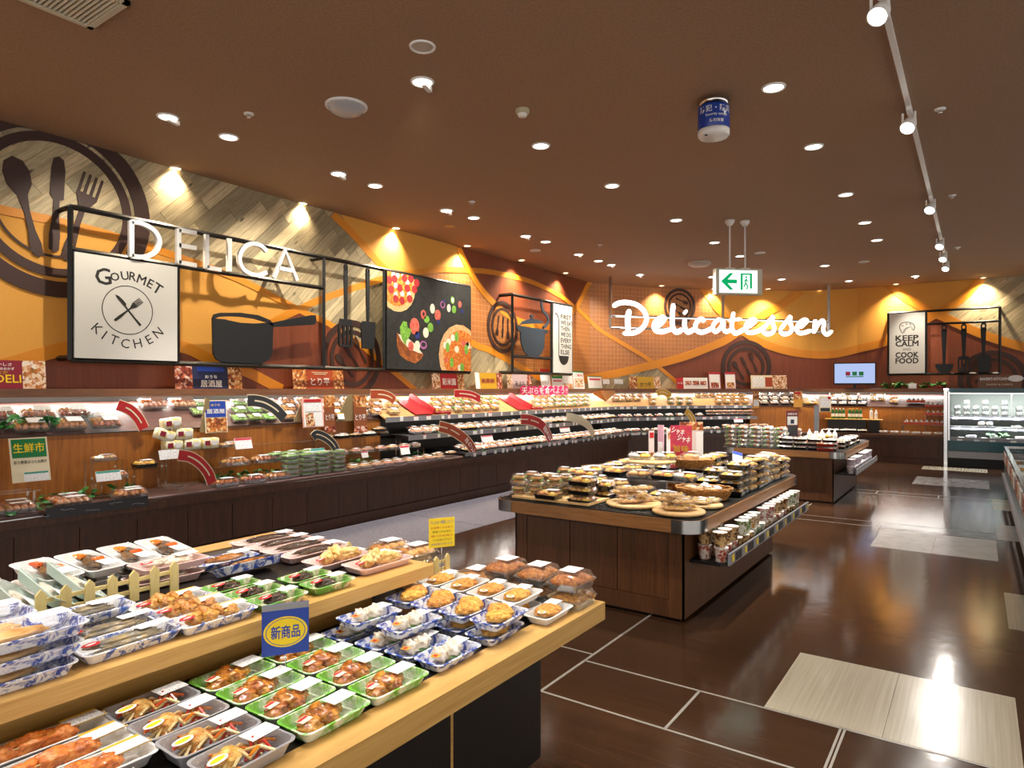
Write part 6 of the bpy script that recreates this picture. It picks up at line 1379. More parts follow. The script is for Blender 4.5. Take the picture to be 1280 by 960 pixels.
KIND = {  # L, W, h, tray, foods [(key, x, y, z, rz)], label (len, wid, mat), sticker
 'glaze': (.21, .124, .03, tray_green, [('glaze', -.035, .012, .022, .4), ('glaze', .0, -.014, .022, 1.2), ('glaze', .024, .016, .02, -.5), ('glaze', -.012, .02, .026, .9), ('glaze', -.055, -.014, .02, 0), ('glaze', -.02, -.004, .03, 2.1)], (.075, .05, label_m), 'square', 'green leaf-print tray of glazed chicken'),
 'carrot': (.205, .124, .036, tray_silver, [('strips', .0, 0, .006, 0), ('gold', -.03, .012, .026, .4)], (.075, .048, label_m), 'yellowoval', 'silver tray of orange pickled vegetables'),
 'skewer': (.26, .1, .03, tray_w, [('okara', -.085, 0, .026, .2), ('okara', -.03, .004, .028, .1), ('okara', .025, -.003, .027, -.2), ('stick', 0, .008, .034, 0), ('stick', 0, -.01, .034, .05)], (.08, .05, labelr_m), None, 'white tray of orange fried chicken skewers'),
 'wfish': (.21, .115, .028, tray_blue, [('leafy', 0, 0, .02, 0), ('wfish', -.035, .004, .03, 1.3), ('wfish', .0, -.006, .032, 1.5), ('wfish', .032, .008, .03, 1.2)], (.065, .048, label_m), 'orange', 'blue print tray of grilled white fish'),
 'katsu_b': (.205, .122, .028, tray_blue, [('katsu', .0, 0, .027, .2), ('katsu', .03, .018, .03, .8)], (.06, .05, label_m), None, 'blue print tray with a breaded cutlet'),
 'katsu_w': (.2, .112, .028, tray_w, [('katsu', -.005, 0, .028, 0)], (.06, .05, label_m), 'round', 'white tray with a round breaded cutlet'),
 'bigfish': (.34, .18, .03, tray_blue, [('salmon', -.03, .03, .027, .1), ('salmon', -.01, -.035, .027, -.05)], (.085, .055, label_m), 'redoval', 'large blue print tray of grilled salmon'),
 'sardine': (.26, .12, .028, tray_bluerim, [('sardine', -.01, .025, .022, .06), ('sardine', 0, 0, .026, -.03), ('sardine', -.005, -.025, .022, .04)], (.09, .04, label_m), 'redoval', 'white tray of grilled sardines'),
 'kara': (.235, .115, .028, tray_bluerim, [('kara', -.05, .01, .026, 0), ('kara', -.015, -.012, .028, .8), ('kara', .02, .012, .03, 1.7), ('kara', -.02, .02, .032, 2.2), ('kara', .05, -.008, .026, .4)], (.085, .045, labelr_m), 'redoval', 'blue edged white tray of fried chicken'),
 'small': (.175, .105, .027, tray_greenrim, [('dark', -.01, 0, .022, .3)], (.06, .04, label_m), 'redoval', 'small green edged tray of dark simmered food'),
 'temp': (.26, .14, .026, tray_pink, [('temp', -.03, .02, .03, .5), ('temp', .03, -.012, .034, -.4), ('temp', .01, .025, .04, 1.0)], (.07, .05, label_m), 'redoval', 'pale pink tray of battered fried fish'),
 'garn': (.25, .125, .03, tray_w, [('dfish', -.02, .015, .026, .2), ('dfish', .04, -.016, .026, -.1), ('garn', -.04, -.01, .038, .5), ('garn', .03, .012, .038, 1.4)], (.06, .05, label_m), None, 'white tray of dark grilled fish with carrot garnish'),
 'slice': (.24, .14, .028, tray_pink, [('slice', -.03, .025, .024, .1), ('slice', .02, -.02, .024, 0), ('slice', .04, .03, .026, .2)], (.08, .045, label_m), 'redoval', 'pink tray of pale fish slices'),
 'bean': (.3, .105, .026, tray_pink, [('bean', .02, .018, .024, .02), ('bean', .02, -.014, .024, -.03)], (.07, .05, label_m), None, 'long pink tray of dark bean skewers'),
 'eel': (.25, .125, .028, tray_blue, [('eel', .01, .0, .028, .05)], (.075, .055, label_m), 'redoval', 'blue edged tray with a glazed fish fillet')}
def make_tray(kind):
    L, W, h, tm, foods, lb, st, desc = KIND[kind]; r = empty(kind + '_proto')
    r.name = {'glaze': 'chicken_tray', 'carrot': 'vegetable_tray', 'skewer': 'chicken_skewer_tray', 'wfish': 'white_fish_tray', 'katsu_b': 'cutlet_tray', 'katsu_w': 'cutlet_tray', 'bigfish': 'salmon_tray', 'sardine': 'sardine_tray', 'kara': 'fried_chicken_tray', 'small': 'side_dish_tray', 'temp': 'fried_fish_tray', 'garn': 'grilled_fish_tray', 'slice': 'fish_slice_tray', 'bean': 'bean_skewer_tray', 'eel': 'fish_fillet_tray'}[kind]
    mb = MB(); tray(mb, L, W, h, tm, .014, .006, .022, 4); mb.build('tray', r)
    for i, (k, x, y, z, rz) in enumerate(foods):
        if k == 'strips': o = mk('vegetable_strips', STRIPS[i % 3], r, (x, y, z)); o['kind'] = 'stuff'
        elif k == 'stick': mk('bamboo_skewer', skewm, r, (x, y, z), rz)
        else: me = FM[k][i % len(FM[k])]; mk(me.name.split('.')[0], me, r, (x, y, z), rz)
    fm = film_sheet(L - .012, W - .012, h + .003, film_m, len(foods), sag=.005 if kind not in ('temp', 'carrot', 'katsu_b') else .012); fm.build('wrap_film', r)
    mk('price_label', lbl(lb[0], lb[1], lb[2]), r, (L / 2 - lb[0] / 2 - .012, W * .12, h + .0125), .06)
    if st: mk('sticker', STK[st], r, (-L / 2 + .035, -W * .08, h + .011), .2)
    PROTOS.append(r); return r
FG = {k: make_tray(k) for k in KIND}
def fg(kind, x, y, z, label, rz=90, tilt=(0, 0), jr=2.5, group=None, cat='food tray'):
    a = R(rz + random.uniform(-jr, jr)); q = Matrix.Rotation(a, 4, 'Z') @ Matrix.Rotation(R(tilt[0]), 4, 'X') @ Matrix.Rotation(R(tilt[1]), 4, 'Y')
    o = clone(FG[kind], (x, y, z + .001), 0, q.to_euler()); tag(o, label, cat, group or KIND[kind][7].replace(' tray', ' trays', 1)); return o
XS = (-1.325, -1.455, -1.585, -1.715); CO = ('nearest the table edge', 'second from the table edge', 'third from the table edge', 'farthest from the table edge')
for y, w in ((1.31, 'right column'), (1.09, 'left column')):
    for x, c in zip(XS, CO): fg('glaze', x, y, TZ, f'green leaf-print tray of glazed chicken, {w}, {c}')
for x, c in zip(XS, CO): fg('carrot', x, .865, TZ, f'silver tray of orange pickled vegetables, {c}')
for i, x in enumerate((-1.745, -1.635, -1.53)): fg('skewer', x, .64, TZ + .002, 'white tray of orange fried chicken skewers, ' + ('rear one', 'middle one', 'front one')[i], jr=2)
fg('katsu_b', -1.4, .6, TZ, 'blue print tray at the bottom edge of the picture', jr=3)
for i, (x, y, z) in enumerate(((-1.325, 1.56, 0), (-1.44, 1.55, 0), (-1.56, 1.54, 0), (-1.5, 1.575, .052), (-1.71, 1.53, 0), (-1.66, 1.55, .052))):
    fg('wfish', x, y, TZ + z, 'blue print tray of grilled white fish, ' + ('at the table edge', 'second from the table edge', 'third, half hidden below another', 'stacked above the middle ones', 'farthest back by the riser', 'stacked at the back')[i], tilt=(0, 2 if z else 0))
for i, x in enumerate(XS):
    for k in range(2): fg('katsu_b', x + k * .012, 1.8 + k * .01, TZ + k * .046, 'blue print tray with breaded cutlet, ' + ('upper' if k else 'lower') + ' of the stack ' + CO[i])
for i, (x, y, k) in enumerate(((-1.275, 2.06, 0), (-1.39, 2.02, 0), (-1.385, 2.025, 1), (-1.51, 2.02, 0), (-1.505, 2.025, 1), (-1.63, 2.02, 1), (-1.75, 2.02, 1))):
    fg('katsu_w', x, y, TZ + k * .046, 'white tray with a round breaded cutlet, ' + ('single one at the corner', 'under the second tray', 'second from the corner on top', 'under the third tray', 'third from the corner on top', 'fourth from the corner', 'farthest from the corner')[i])
for x, y in ((-1.63, 2.02), (-1.75, 2.02)): fg('katsu_w', x, y, TZ, 'white cutlet tray at the bottom of a stack ' + ('fourth' if x > -1.7 else 'fifth') + ' from the corner')
P('kbox', 'cutlet_box', .17, .14, .03, dkatsu_m, tray_clear, .03, 41, (2, 1), 1.0, parts=True, extra=(leaf_m, 5)); P('gbox', 'fried_food_box', .18, .14, .03, [gold_f, fried_m], tray_clear, .03, 42, (3, 2), 1.0, parts=True)
for i, (x, k) in enumerate(((-1.28, 0), (-1.285, 1), (-1.44, 0), (-1.435, 1), (-1.6, 0), (-1.595, 1), (-1.75, 0))):
    put('kbox', (x, 2.245, TZ + .001 + k * .064), R(90 + random.uniform(-3, 3)), 'clear box of dark breaded cutlets, ' + ('lower at the table corner', 'upper at the table corner', 'lower in the second stack', 'upper in the second stack', 'lower in the third stack', 'upper in the third stack', 'alone by the yellow card')[i], 'clear cutlet boxes at the table end', 'food box')
for i, (x, y, k) in enumerate(((-2.08, 2.22, 0), (-2.08, 2.22, 1), (-2.25, 2.2, 0), (-2.24, 2.21, 1), (-2.42, 2.16, 0), (-1.96, 1.93, 0), (-2.1, 2.02, 0), (-2.1, 2.02, 1), (-2.25, 2.03, 0), (-2.6, 2.2, 0))):
    if x > -1.9 or (y < 1.96 and x < -1.9): y = 2.03; x = -1.9 - .0 * i
    put('gbox', (x, y, TZ + .001 + k * .064), R(90 + random.uniform(-3, 3)), f'clear box of golden fried food behind the fence, {ordn(i)} counting rearwards', 'golden fried food boxes at the far table end', 'food box')
# upper shelf, front row
fg('temp', -1.87, 1.79, UZ, 'pale pink tray of battered fish at the shelf corner'); fg('temp', -2.04, 1.74, UZ, 'pale pink tray of battered fish behind the corner tray')
for i, (x, y) in enumerate(((-1.81, 1.5), (-1.93, 1.5), (-1.805, 1.3), (-1.92, 1.295), (-2.04, 1.29))): fg('small', x, y, UZ, 'small green edged tray of dark food, ' + ('right pair, front', 'right pair, rear', 'left three, front', 'left three, middle', 'left three, rear')[i])
for i, x in enumerate((-1.815, -1.925, -2.04)): fg('kara', x, 1.09 - i * .005, UZ, 'blue edged white tray of fried chicken, ' + ('front', 'middle', 'rear')[i] + ' of three')
for i, (x, y, z) in enumerate(((-1.83, .86, 0), (-1.95, .87, 0), (-2.04, .83, .034))): fg('sardine', x, y, UZ + z, 'white tray of grilled sardines, ' + ('at the shelf edge', 'half hidden in the middle', 'raised at the back by the fence')[i])
for k in range(3): fg('bigfish', -1.845, .55 + k * .012, UZ + k * .044, 'large blue print salmon tray, ' + ('bottom', 'middle', 'top')[k] + ' of the front stack', jr=2)
for k in range(3): fg('bigfish', -2.03, .53, UZ + k * .044, 'large blue print salmon tray, ' + ('bottom', 'middle', 'top')[k] + ' of the rear stack', jr=2)
# upper shelf, back row
for k in range(2): fg('slice', -2.34, 1.22 + k * .02, UZ + k * .044, 'pink tray of pale fish slices behind the fence, ' + ('lower' if not k else 'upper'))
fg('eel', -2.2, 1.46, UZ + .012, 'blue edged tray with fillet propped towards the aisle', tilt=(-18, 0)); fg('eel', -2.38, 1.47, UZ, 'blue edged tray with fillet lying flat in the back row')
for i in range(4): fg('bean', -2.21 - i * .115, 1.76 + .005 * i, UZ, 'long pink tray of bean skewers, ' + ('front', 'second', 'third', 'rear')[i] + ' of four', jr=2)
fg('eel', -2.6, 2.0, TZ, 'blue edged fillet tray at the far rear end of the table', jr=10)
for i, y in enumerate((1.32, 1.19, 1.06, .93)):
    fg('garn', -2.55, y, UZ, 'white tray of dark fish, lower layer, ' + ORD[i] + ' from the right', rz=0, jr=4)
    fg('garn', -2.53, y + .0, UZ + .054, 'white tray of dark fish with carrot garnish on top, ' + ORD[i] + ' from the right', rz=0, jr=6, tilt=(0, 5))
for i in range(3):
    r = empty('frosted_tray', (-2.36 + .02 * i, .94 - i * .085, UZ + .045), 0); r.rotation_euler = (Matrix.Rotation(R(4), 4, 'Z') @ Matrix.Rotation(R(14), 4, 'Y') @ Matrix.Rotation(R(-34), 4, 'X')).to_euler(); tag(r, 'leaning frosted tray beside the fence, ' + ('right', 'middle', 'left')[i] + ' of three', 'food tray', 'leaning frosted trays')
    mb = MB(); tray(mb, .25, .13, .03, frost_m, .016, .006, .022, 4); mb.build('tray', r); mk('fish_slice', FM['slice'][0], r, (0, 0, .02)); mk('price_label', lbl(.07, .045, label_m), r, (.06, 0, .036)); film_sheet(.235, .116, .033, film_m, i).build('wrap_film', r)
fg('small', -2.36, .62, UZ, 'small green edged tray at the left picture edge behind the salmon', jr=3)
# cards on wires
def wire_card(pos, zc, w, h, bg, rz, label, build):
    r = empty('card_on_wire', pos, rz); tag(r, label, 'sign card'); MB().tube([(0, .004, 0), (0, .004, zc - pos[2])], .002, steel_m, 6).build('wire', r); MB().lathe([(.022, 0), (.022, .004), (.003, .006)], acryl_m, 16).build('foot', r)
    b = MB().box((-w / 2, -.0015, zc - pos[2] - h / 2), (w / 2, .0015, zc - pos[2] + h / 2), bg).build('board', r); build(r, zc - pos[2], w, h)
def new_item(r, z, w, h):
    MB().plate(disc(0, z - .008, h * .3, 28, 1.38), -.0026, -.0018, yellow_m).build('yellow_oval', r)
    mb = MB(); ov = h * .27
    for i in range(28):
        a0, a1 = 2 * math.pi * i / 28, 2 * math.pi * (i + 1) / 28; mb.plate([(1.38 * q * math.cos(a), z - .008 + q * math.sin(a)) for a, q in ((a0, ov - .0015), (a0, ov), (a1, ov), (a1, ov - .0015))], -.0034, -.0028, blue_m)
    mb.build('oval_line', r); text('新商品', blue_m, r, 0, z - .008, h * .26, -.0035, w=w * .62, bold=.02); MB().rect(-w / 2, z + h * .38, w / 2, z + h * .5, -.002, rail_m).build('clip', r)
p = at_z(357, 836, TZ + .03); wire_card((p.x, p.y, TZ + .001), .815, .128, .145, blue_m, YAW + R(22), 'blue card with yellow oval reading new product among green trays', new_item)
def allergy(r, z, w, h):
    text('アレルギー物質について', blue_m, r, 0, z + h * .36, h * .12, -.0025, w=w * .9)
    for i, m in enumerate((red_m, ink_m, red_m, ink_m, blue_m)): text('お客様へのお知らせです'[i:i + 8 - i % 3], m, r, 0, z + h * (.18 - i * .14), h * .075, -.0025, w=w * (.85 - .1 * (i % 2)))
p = at_z(575, 694, TZ + .06); wire_card((-1.88, 2.17, TZ + .001), .885, .115, .125, yellow_m, YAW + R(25), 'yellow notice card with blue and red lettering by the cutlet boxes', allergy)
# trolley handle peeping behind the table at the left edge
th = empty('steel_rail', (-3.55, .78, 0), R(90)); tag(th, 'bent chrome rail behind the table at the left picture edge', 'rail'); MB().tube([(-.25, 0, 0), (-.25, 0, .62), (-.22, 0, .68), (-.15, 0, .71), (.15, 0, .71), (.22, 0, .68), (.25, 0, .62), (.25, 0, 0)], .018, chrome_m, 10).build('loop', th)
# ================================================================= islands
gridm = plain('mesh_black', '#15130f', .4)
def island(Y0, Y1, tag_label, shelf=True, name='island_table'):
    X0, X1 = -2.96, -1.4; r = empty(name, ((X0 + X1) / 2, (Y0 + Y1) / 2, 0)); tag(r, tag_label, 'display island'); hx, hy = (X1 - X0) / 2, (Y1 - Y0) / 2; rc = .12
    def rr(z, inset=0): return rrect(2 * (hx - inset), 2 * (hy - inset), rc - inset, z, 6)
    MB().rings([rr(.6), rr(.682)], apron_m, True, True, False).build('top_slab', r); MB().rings([rr(.682, .012), rr(.69, .012)], gridm, False, True, False).build('dark_inset', r)
    for sx_ in (-1, 1):
        for sy_ in (-1, 1):
            pts = [(sx_ * (hx - rc) + sx_ * (rc + .004) * math.cos(R(90 * i / 8)), sy_ * (hy - rc) + sy_ * (rc + .004) * math.sin(R(90 * i / 8))) for i in range(9)]
            pts = [(pts[0][0], pts[0][1] - sy_ * .05)] + pts + [(pts[-1][0] - sx_ * .05, pts[-1][1])]
            mb = MB(); n = len(pts); mb.add([(x, y, .6) for x, y in pts] + [(x, y, .683) for x, y in pts], [(i, i + 1, n + i + 1, n + i) for i in range(n - 1)], steel_m, True); mb.build('corner_trim', r)
    bx0, bx1 = -2.85 - r.location.x, -1.54 - r.location.x; by0, by1 = -hy + .14, hy - .4 if shelf else hy - .3
    MB().box((bx0 + .012, by0 + .012, .02), (bx1 - .012, by1 - .012, .6), island_m).build('base_core', r)
    # frame and sunken panels on each side of the base
    def face(y, sgn):
        for x0, x1, z0, z1 in ((bx0, bx0 + .1, .02, .6), (bx1 - .1, bx1, .02, .6), (bx0 + .1, bx1 - .1, .02, .13), (bx0 + .1, bx1 - .1, .56, .6)):
            MB().box((x0, min(y, y + sgn * .012), z0), (x1, max(y, y + sgn * .012), z1), island_m).build('base_rail', r)
        k = 3; w = (bx1 - bx0 - .2) / k
        for i in range(k): MB().box((bx0 + .1 + i * w + .004, min(y + sgn * .004, y + sgn * .012), .134), (bx0 + .1 + (i + 1) * w - .004, max(y + sgn * .004, y + sgn * .012), .556), island_m).build('base_panel', r)
    face(by0, 1); face(by1, -1)
    for x, s_ in ((bx0, 1), (bx1, -1)): MB().box((min(x, x + s_ * .012), by0, .02), (max(x, x + s_ * .012), by1, .6), island_m).build('base_side', r)
    MB().box((bx0 + .04, by0 + .04, 0), (bx1 - .04, by1 - .04, .02), frame_m).build('plinth', r)
    # cantilevered side shelf with its price rail
    sh = MB().rings([[(bx1, by0 + .1, .37), (bx1 + .2, by0 + .1, .37), (bx1 + .24, by0 + .14, .37), (bx1 + .24, hy - .1, .37), (bx1, hy - .1, .37)], [(bx1, by0 + .1, .388), (bx1 + .2, by0 + .1, .388), (bx1 + .24, by0 + .14, .388), (bx1 + .24, hy - .1, .388), (bx1, hy - .1, .388)]], frame_m, smooth=False).build('side_shelf', r)
    MB().box((bx1 + .24, by0 + .13, .375), (bx1 + .252, hy - .1, .45), rail_m).build('price_rail', sh)
    n = 9; q = MB(); label_quad(q, 0, 0, 0, .055, .05, labelr_m if name == 'island_table' else label_m, 0, R(90)); tm = q.mesh('price_tag'); q2 = MB(); q2.box((-.02, -.001, -.022), (.02, 0, .022), yellow_m); ym = q2.mesh('yellow_tag'); q3 = MB(); q3.box((-.07, -.001, -.028), (.07, 0, .028), dgrey_m); dm = q3.mesh('dark_tag')
    for i in range(n):
        y = by0 + .2 + i * (hy - .1 - by0 - .25) / (n - 1)
        if Y0 < 6: mk('yellow_tag', ym, sh, (bx1 + .2535, y, .413), R(90)); 
        else: mk('price_tag', tm, sh, (bx1 + .2535, y, .413), R(90))
        if i < n - 1 and Y0 < 6: mk('dark_tag', dm, sh, (bx1 + .2532, y + .12, .413), R(90))
    return r
I1, I2 = (3.99, 6.77), (9.4, 11.95)
isl1 = island(*I1, 'nearer brown island table with chrome corners and wrapped bread'); isl2 = island(*I2, 'farther brown island table stacked with sushi packs')
IZ = .691
# wire grid edge on the nearer island
for i in range(40):
    x = -2.9 + i * 1.44 / 39; MB().bar((x - isl1.location.x, -1.36, .692), (x - isl1.location.x, -1.16, .692), .003, gridm).build('grid_wire', isl1)
for i in range(4): MB().bar((-.74, -1.355 + i * .06, .694), (.74, -1.355 + i * .06, .694), .003, gridm).build('grid_wire', isl1)
# cup noodles on the side shelf
cupm = [pattern_tray('cup_print_' + n, a, b, 24, .47, .55) for n, a, b in (('red', '#e6ddd0', '#a83a1c'), ('brown', '#d8b27a', '#4a2412'), ('green', '#e8e4d4', '#5a7a2c'), ('white', '#ece8e2', '#b8862c'))]; cupd = pattern_tray('cup_print_blue', '#ece9ee', '#8a4a8c', 22, .5, .58)
def cup(m): 
    mb = MB(); mb.lathe([(.034, 0), (.036, .004), (.046, .085), (.048, .09), (.048, .094)], m, 16); mb.lathe([(.047, .0942), (.001, .0952)], paper_m, 16, cap0=False); return mb.mesh('noodle_cup')
CUPS = [cup(m) for m in cupm]; CUPD = cup(cupd)
for k in range(2):
    for i in range(19):
        if k == 1 and i in (3, 8): continue
        y = I1[0] + .3 + i * .118
        o = mk('noodle_cup', CUPS[(i // 3 + k) % 4], None, (-1.36 + random.uniform(-.01, .01), y, .389 + k * .096), random.uniform(0, 6)); tag(o, f'printed cup of noodles on the near side shelf, {"upper" if k else "lower"} layer, {ordn(i)} from the front', 'cup', 'noodle cups on the nearer side shelf')
        if i < 4 and k < 2: o = mk('noodle_cup', CUPS[(i + k) % 4], None, (-1.465, y + .02, .389 + k * .096), 1.0); tag(o, f'printed cup of noodles in the inner row, {"upper" if k else "lower"} layer, {ordn(i)} from the front', 'cup', 'noodle cups on the nearer side shelf')
for k in range(2):
    for i in range(12):
        if k == 1 and i in (1, 5, 6): continue
        o = mk('noodle_cup', CUPD, None, (-1.36, I2[0] + .32 + i * .15, .389 + k * .096), random.uniform(0, 6)); tag(o, f'pale printed cup on the far side shelf, {"upper" if k else "lower"} layer, {ordn(i)} from the front', 'cup', 'noodle cups on the farther side shelf'); o.scale = (1.2, 1.2, 1.0)
# boards, baskets and wrapped breads on the nearer island
board_m = wood('board_wood', [(.25, '#c39656'), (.5, '#d9b074'), (.75, '#e6c48e')], (12, 2, 2), .5, 0, .04)
def round_board(x, y, r_, z, label):
    o = MB().lathe([(r_ - .006, 0), (r_, .006), (r_, .014), (r_ - .006, .02), (.001, .02)], board_m, 32).build('round_board', None, (x, y, z)); tag(o, label, 'serving board', 'round wooden boards'); return z + .021
BAGS = {}
def wrapped(kind, pos, rz, label, sc=1.0, tilt=0):
    if kind not in BAGS:
        r = empty('wrapped_bread'); rad, m = {'long': ((.095, .036, .016), gold_f), 'round': ((.045, .042, .028), bread_m), 'flat': ((.075, .045, .014), tempura_m), 'roll': ((.06, .03, .025), pinkf_m)}[kind]
        mb = MB(); blob(mb, (0, 0, rad[2]), rad, m, 2, 3, .2)
        if kind in ('long', 'flat'):
            for i in range(9): blob(mb, (rad[0] * (-.7 + 1.4 * i / 8), rad[1] * .4 * math.sin(i * 2.1), rad[2] * 1.75), (.016, .012, .006), (tempura_m, dark_f, egg_m)[i % 3], i, 2, .3)
        mb.build('bread', r); mb = MB(); blob(mb, (0, 0, rad[2] + .001), (rad[0] + .02, rad[1] + .007, rad[2] + .005), bag_m, 5, 3, .16, 0, 2.6); mb.build('bag', r)
        mk('price_label', lbl(.05, .035, label_m), r, (.01, .0, 2 * rad[2] + .007)); PROTOS.append(r); BAGS[kind] = r
    q = Matrix.Rotation(rz, 4, 'Z') @ Matrix.Rotation(tilt, 4, 'X'); o = clone(BAGS[kind], pos, 0, q.to_euler(), sc); tag(o, label, 'wrapped bread', 'wrapped breads on the nearer island'); return o
for (px, py, r_, nb, lb, p) in ((852, 642, .17, 8, 'front right round board', Vector((-1.59, 4.17, 0))), (792, 630, .19, 9, 'front middle round board', Vector((-1.95, 4.27, 0))), (908, 628, .13, 4, 'round board before the basket', Vector((-1.54, 4.5, 0)))):
    z = round_board(p.x, p.y, r_, IZ + .006, lb + ' piled with wrapped bread')
    rnd = random.Random(px)
    for i in range(nb):
        a = i * 2.4; q = r_ * .55 * (0 if i == 0 else 1) * rnd.uniform(.5, 1); wrapped('long' if r_ > .15 else 'flat', (p.x + q * math.cos(a), p.y + q * math.sin(a), z + .006 + (0 if i < 4 else .04 if i < 7 else .078)), rnd.uniform(-.5, .9), f'flat wrapped baked bread, {ordn(i)} on the {lb}', .85)
bd = MB().box((-.32, -.16, 0), (.32, .16, .016), board_m).build('rectangular_board', None, (-2.5, 4.2, IZ + .006)); tag(bd, 'rectangular wooden board under the packs at the left front', 'serving board')
wick = mottle('wicker', [(.3, '#8a5a24'), (.55, '#b8803c'), (.8, '#d6a868')], 60, .6, 0, .8, 130, 0)
def basket(x, y, z, rx, ry, h, label):
    r = empty('wicker_basket', (x, y, z), R(20)); tag(r, label, 'basket', 'wicker baskets'); n = 26
    for k in range(6):
        t = k / 5; q = .8 + .2 * t; MB().tube([(rx * q * math.cos(2 * math.pi * i / n), ry * q * math.sin(2 * math.pi * i / n), .008 + h * t + (.003 if (i + k) % 2 else -.003)) for i in range(n + 1)], .0075 if k == 5 else .0055, wick, 5).build('woven_ring', r)
    for i in range(n): a = 2 * math.pi * i / n; MB().bar((rx * .8 * math.cos(a), ry * .8 * math.sin(a), .004), (rx * math.cos(a), ry * math.sin(a), h), .006, wick).build('stake', r)
    MB().lathe([(.8, 0), (.8, .006), (.01, .006)], wick, 26, xf=Matrix.Diagonal((rx, ry, 1, 1))).build('base', r)
    MB().rings([[(rx * q * .97 * math.cos(2 * math.pi * i / n), ry * q * .97 * math.sin(2 * math.pi * i / n), zz) for i in range(n)] for q, zz in ((.8, .01), (1, h - .004))], wick, False, False).build('weave_wall', r)
    return z + .012
p = Vector((-1.64, 4.8, 0)); zb = basket(p.x, p.y, IZ + .006, .2, .14, .075, 'wicker basket of bagged buns at the island right side')
for i in range(8): a = i * .9; q = .1 if i else 0; wrapped('round', (p.x + q * math.cos(a), p.y + q * .7 * math.sin(a), zb + (.02 if i % 2 else .035)), a, f'bagged round bun, {ordn(i)} in the wicker basket', .95, .2)
# acrylic centre stand
cs = empty('centre_stand', (-2.2, 5.15, IZ)); tag(cs, 'two-tier clear and black centre stand on the nearer island', 'display stand')
MB().box((-.4, -.3, .1), (.4, .3, .108), mirror_m).build('black_shelf', cs); MB().lathe([(.2, .2), (.2, .206), (.001, .206)], acryl_m, 28).build('round_top', cs)
for x in (-.36, .36):
    for y in (-.26, .26): MB().tube([(x, y, 0), (x, y, .1)], .015, acryl_m, 10).build('leg', cs)
for a in range(4): MB().tube([(.14 * math.cos(a * 1.57 + .7), .14 * math.sin(a * 1.57 + .7), .108), (.14 * math.cos(a * 1.57 + .7), .14 * math.sin(a * 1.57 + .7), .2)], .014, acryl_m, 10).build('leg', cs)
z = round_board(-2.2, 5.15, .2, IZ + .207, 'raised round wooden board on the centre stand'); P('cheese', 'cheese_bread_pack', .19, .12, .03, [rice_m, egg_m], tray_clear, .03, 51, (2, 1), 1.0, parts=True)
put('cheese', (-2.28, 5.1, z), R(30), 'clear pack of pale cheese bread, left on the raised board', 'cheese bread packs', 'food pack'); put('cheese', (-2.1, 5.2, z), R(30), 'clear pack of pale cheese bread, right on the raised board', 'cheese bread packs', 'food pack')
st2 = empty('small_stand', (-1.95, 5.45, IZ)); tag(st2, 'clear stand under the small raised basket', 'display stand'); MB().box((-.17, -.17, .15), (.17, .17, .156), acryl_m).build('top', st2)
for x in (-.15, .15):
    for y in (-.15, .15): MB().tube([(x, y, 0), (x, y, .15)], .01, acryl_m, 8).build('leg', st2)
zb = basket(-1.95, 5.45, IZ + .157, .17, .13, .06, 'small raised wicker basket with one round loaf'); wrapped('round', (-1.97, 5.45, zb + .02), 0, 'bagged round loaf in the raised basket', 1.5); wrapped('long', (-1.9, 5.5, zb + .03), 1, 'bagged long bread in the raised basket')
def isl(key, x, y, n, label, rz=None, z=IZ + .008, dz=.062, cat='food pack', group='packs on the nearer island', sc=None):
    dz = PKD[key][2]
    for k in range(n):
        lv = '' if n == 1 else ', ' + ('bottom' if k == 0 else ('top' if k == n - 1 else ORD[k] + ' layer'))
        put(key, (x + random.uniform(-.006, .006), y + random.uniform(-.006, .006), z + k * dz), (rz if rz is not None else R(random.uniform(-4, 4))), label + lv, group, cat, scale=sc)
BW = ('at the left corner', 'second from the left corner', 'third from the left corner', 'fourth from the left corner')
for i, x in enumerate((-2.83, -2.69, -2.55)):
    isl('burger', x, 4.16 + .02 * i, 2, 'clear sandwich pack in the front row ' + BW[i], dz=.078); isl('burger', x, 4.33, 2, 'clear sandwich pack in the second row ' + BW[i], dz=.078)
isl('noodle', -2.52, 4.05 + .03, 1, 'flat noodle pack at the front left of the island', z=IZ + .025); isl('noodle', -2.37, 4.34, 3, 'black tray noodle pack stack in front', dz=.055, z=IZ + .025); isl('noodle', -2.27, 4.12, 3, 'clear topped noodle stack at the front edge', dz=.055)
for i, (x, y) in enumerate(((-2.8, 4.75), (-2.62, 4.7), (-2.82, 5.0), (-2.65, 4.98))): isl('noodle' if i else 'burger', x, y, 2, 'pack behind the sandwiches, ' + ORD[i] + ' of the left rear group', dz=.07, z=IZ + .006)
for i, (x, y, key) in enumerate(((-2.45, 4.66, 'noodle'), (-2.25, 4.62, 'bread'), (-2.27, 4.42, 'noodle'), (-2.63, 4.52, 'bread'), (-2.82, 4.53, 'noodle'))): isl(key, x, y, 2, ('noodle pack right behind the boards', 'bread pack behind the middle board', 'noodle pack left of the middle board', 'bread pack behind the sandwich rows', 'noodle pack behind the corner sandwiches')[i])
for i in range(5): isl(('noodle', 'cheese', 'bread')[i % 3], -2.0 - .0 * i + (0 if i < 2 else -.21 * (i - 1)) + (.16 if i == 1 else 0), 4.93 if i != 1 else 4.95, 1, 'pack on the front edge of the black shelf, ' + ORD[i] + ' of five', z=IZ + .11)
for i in range(6): isl(('noodle', 'bread', 'cutlet')[i % 3], -2.8 + .02 * (i % 2), 5.25 + i * .22, 2, 'pack along the far left edge, ' + ORD[i] + ' from the front', dz=.06)
for i in range(6): isl(('bread', 'noodle')[i % 2], -2.58, 5.6 + i * .18, 2, 'pack in the inner left row, ' + ORD[i] + ' from the front', dz=.06)
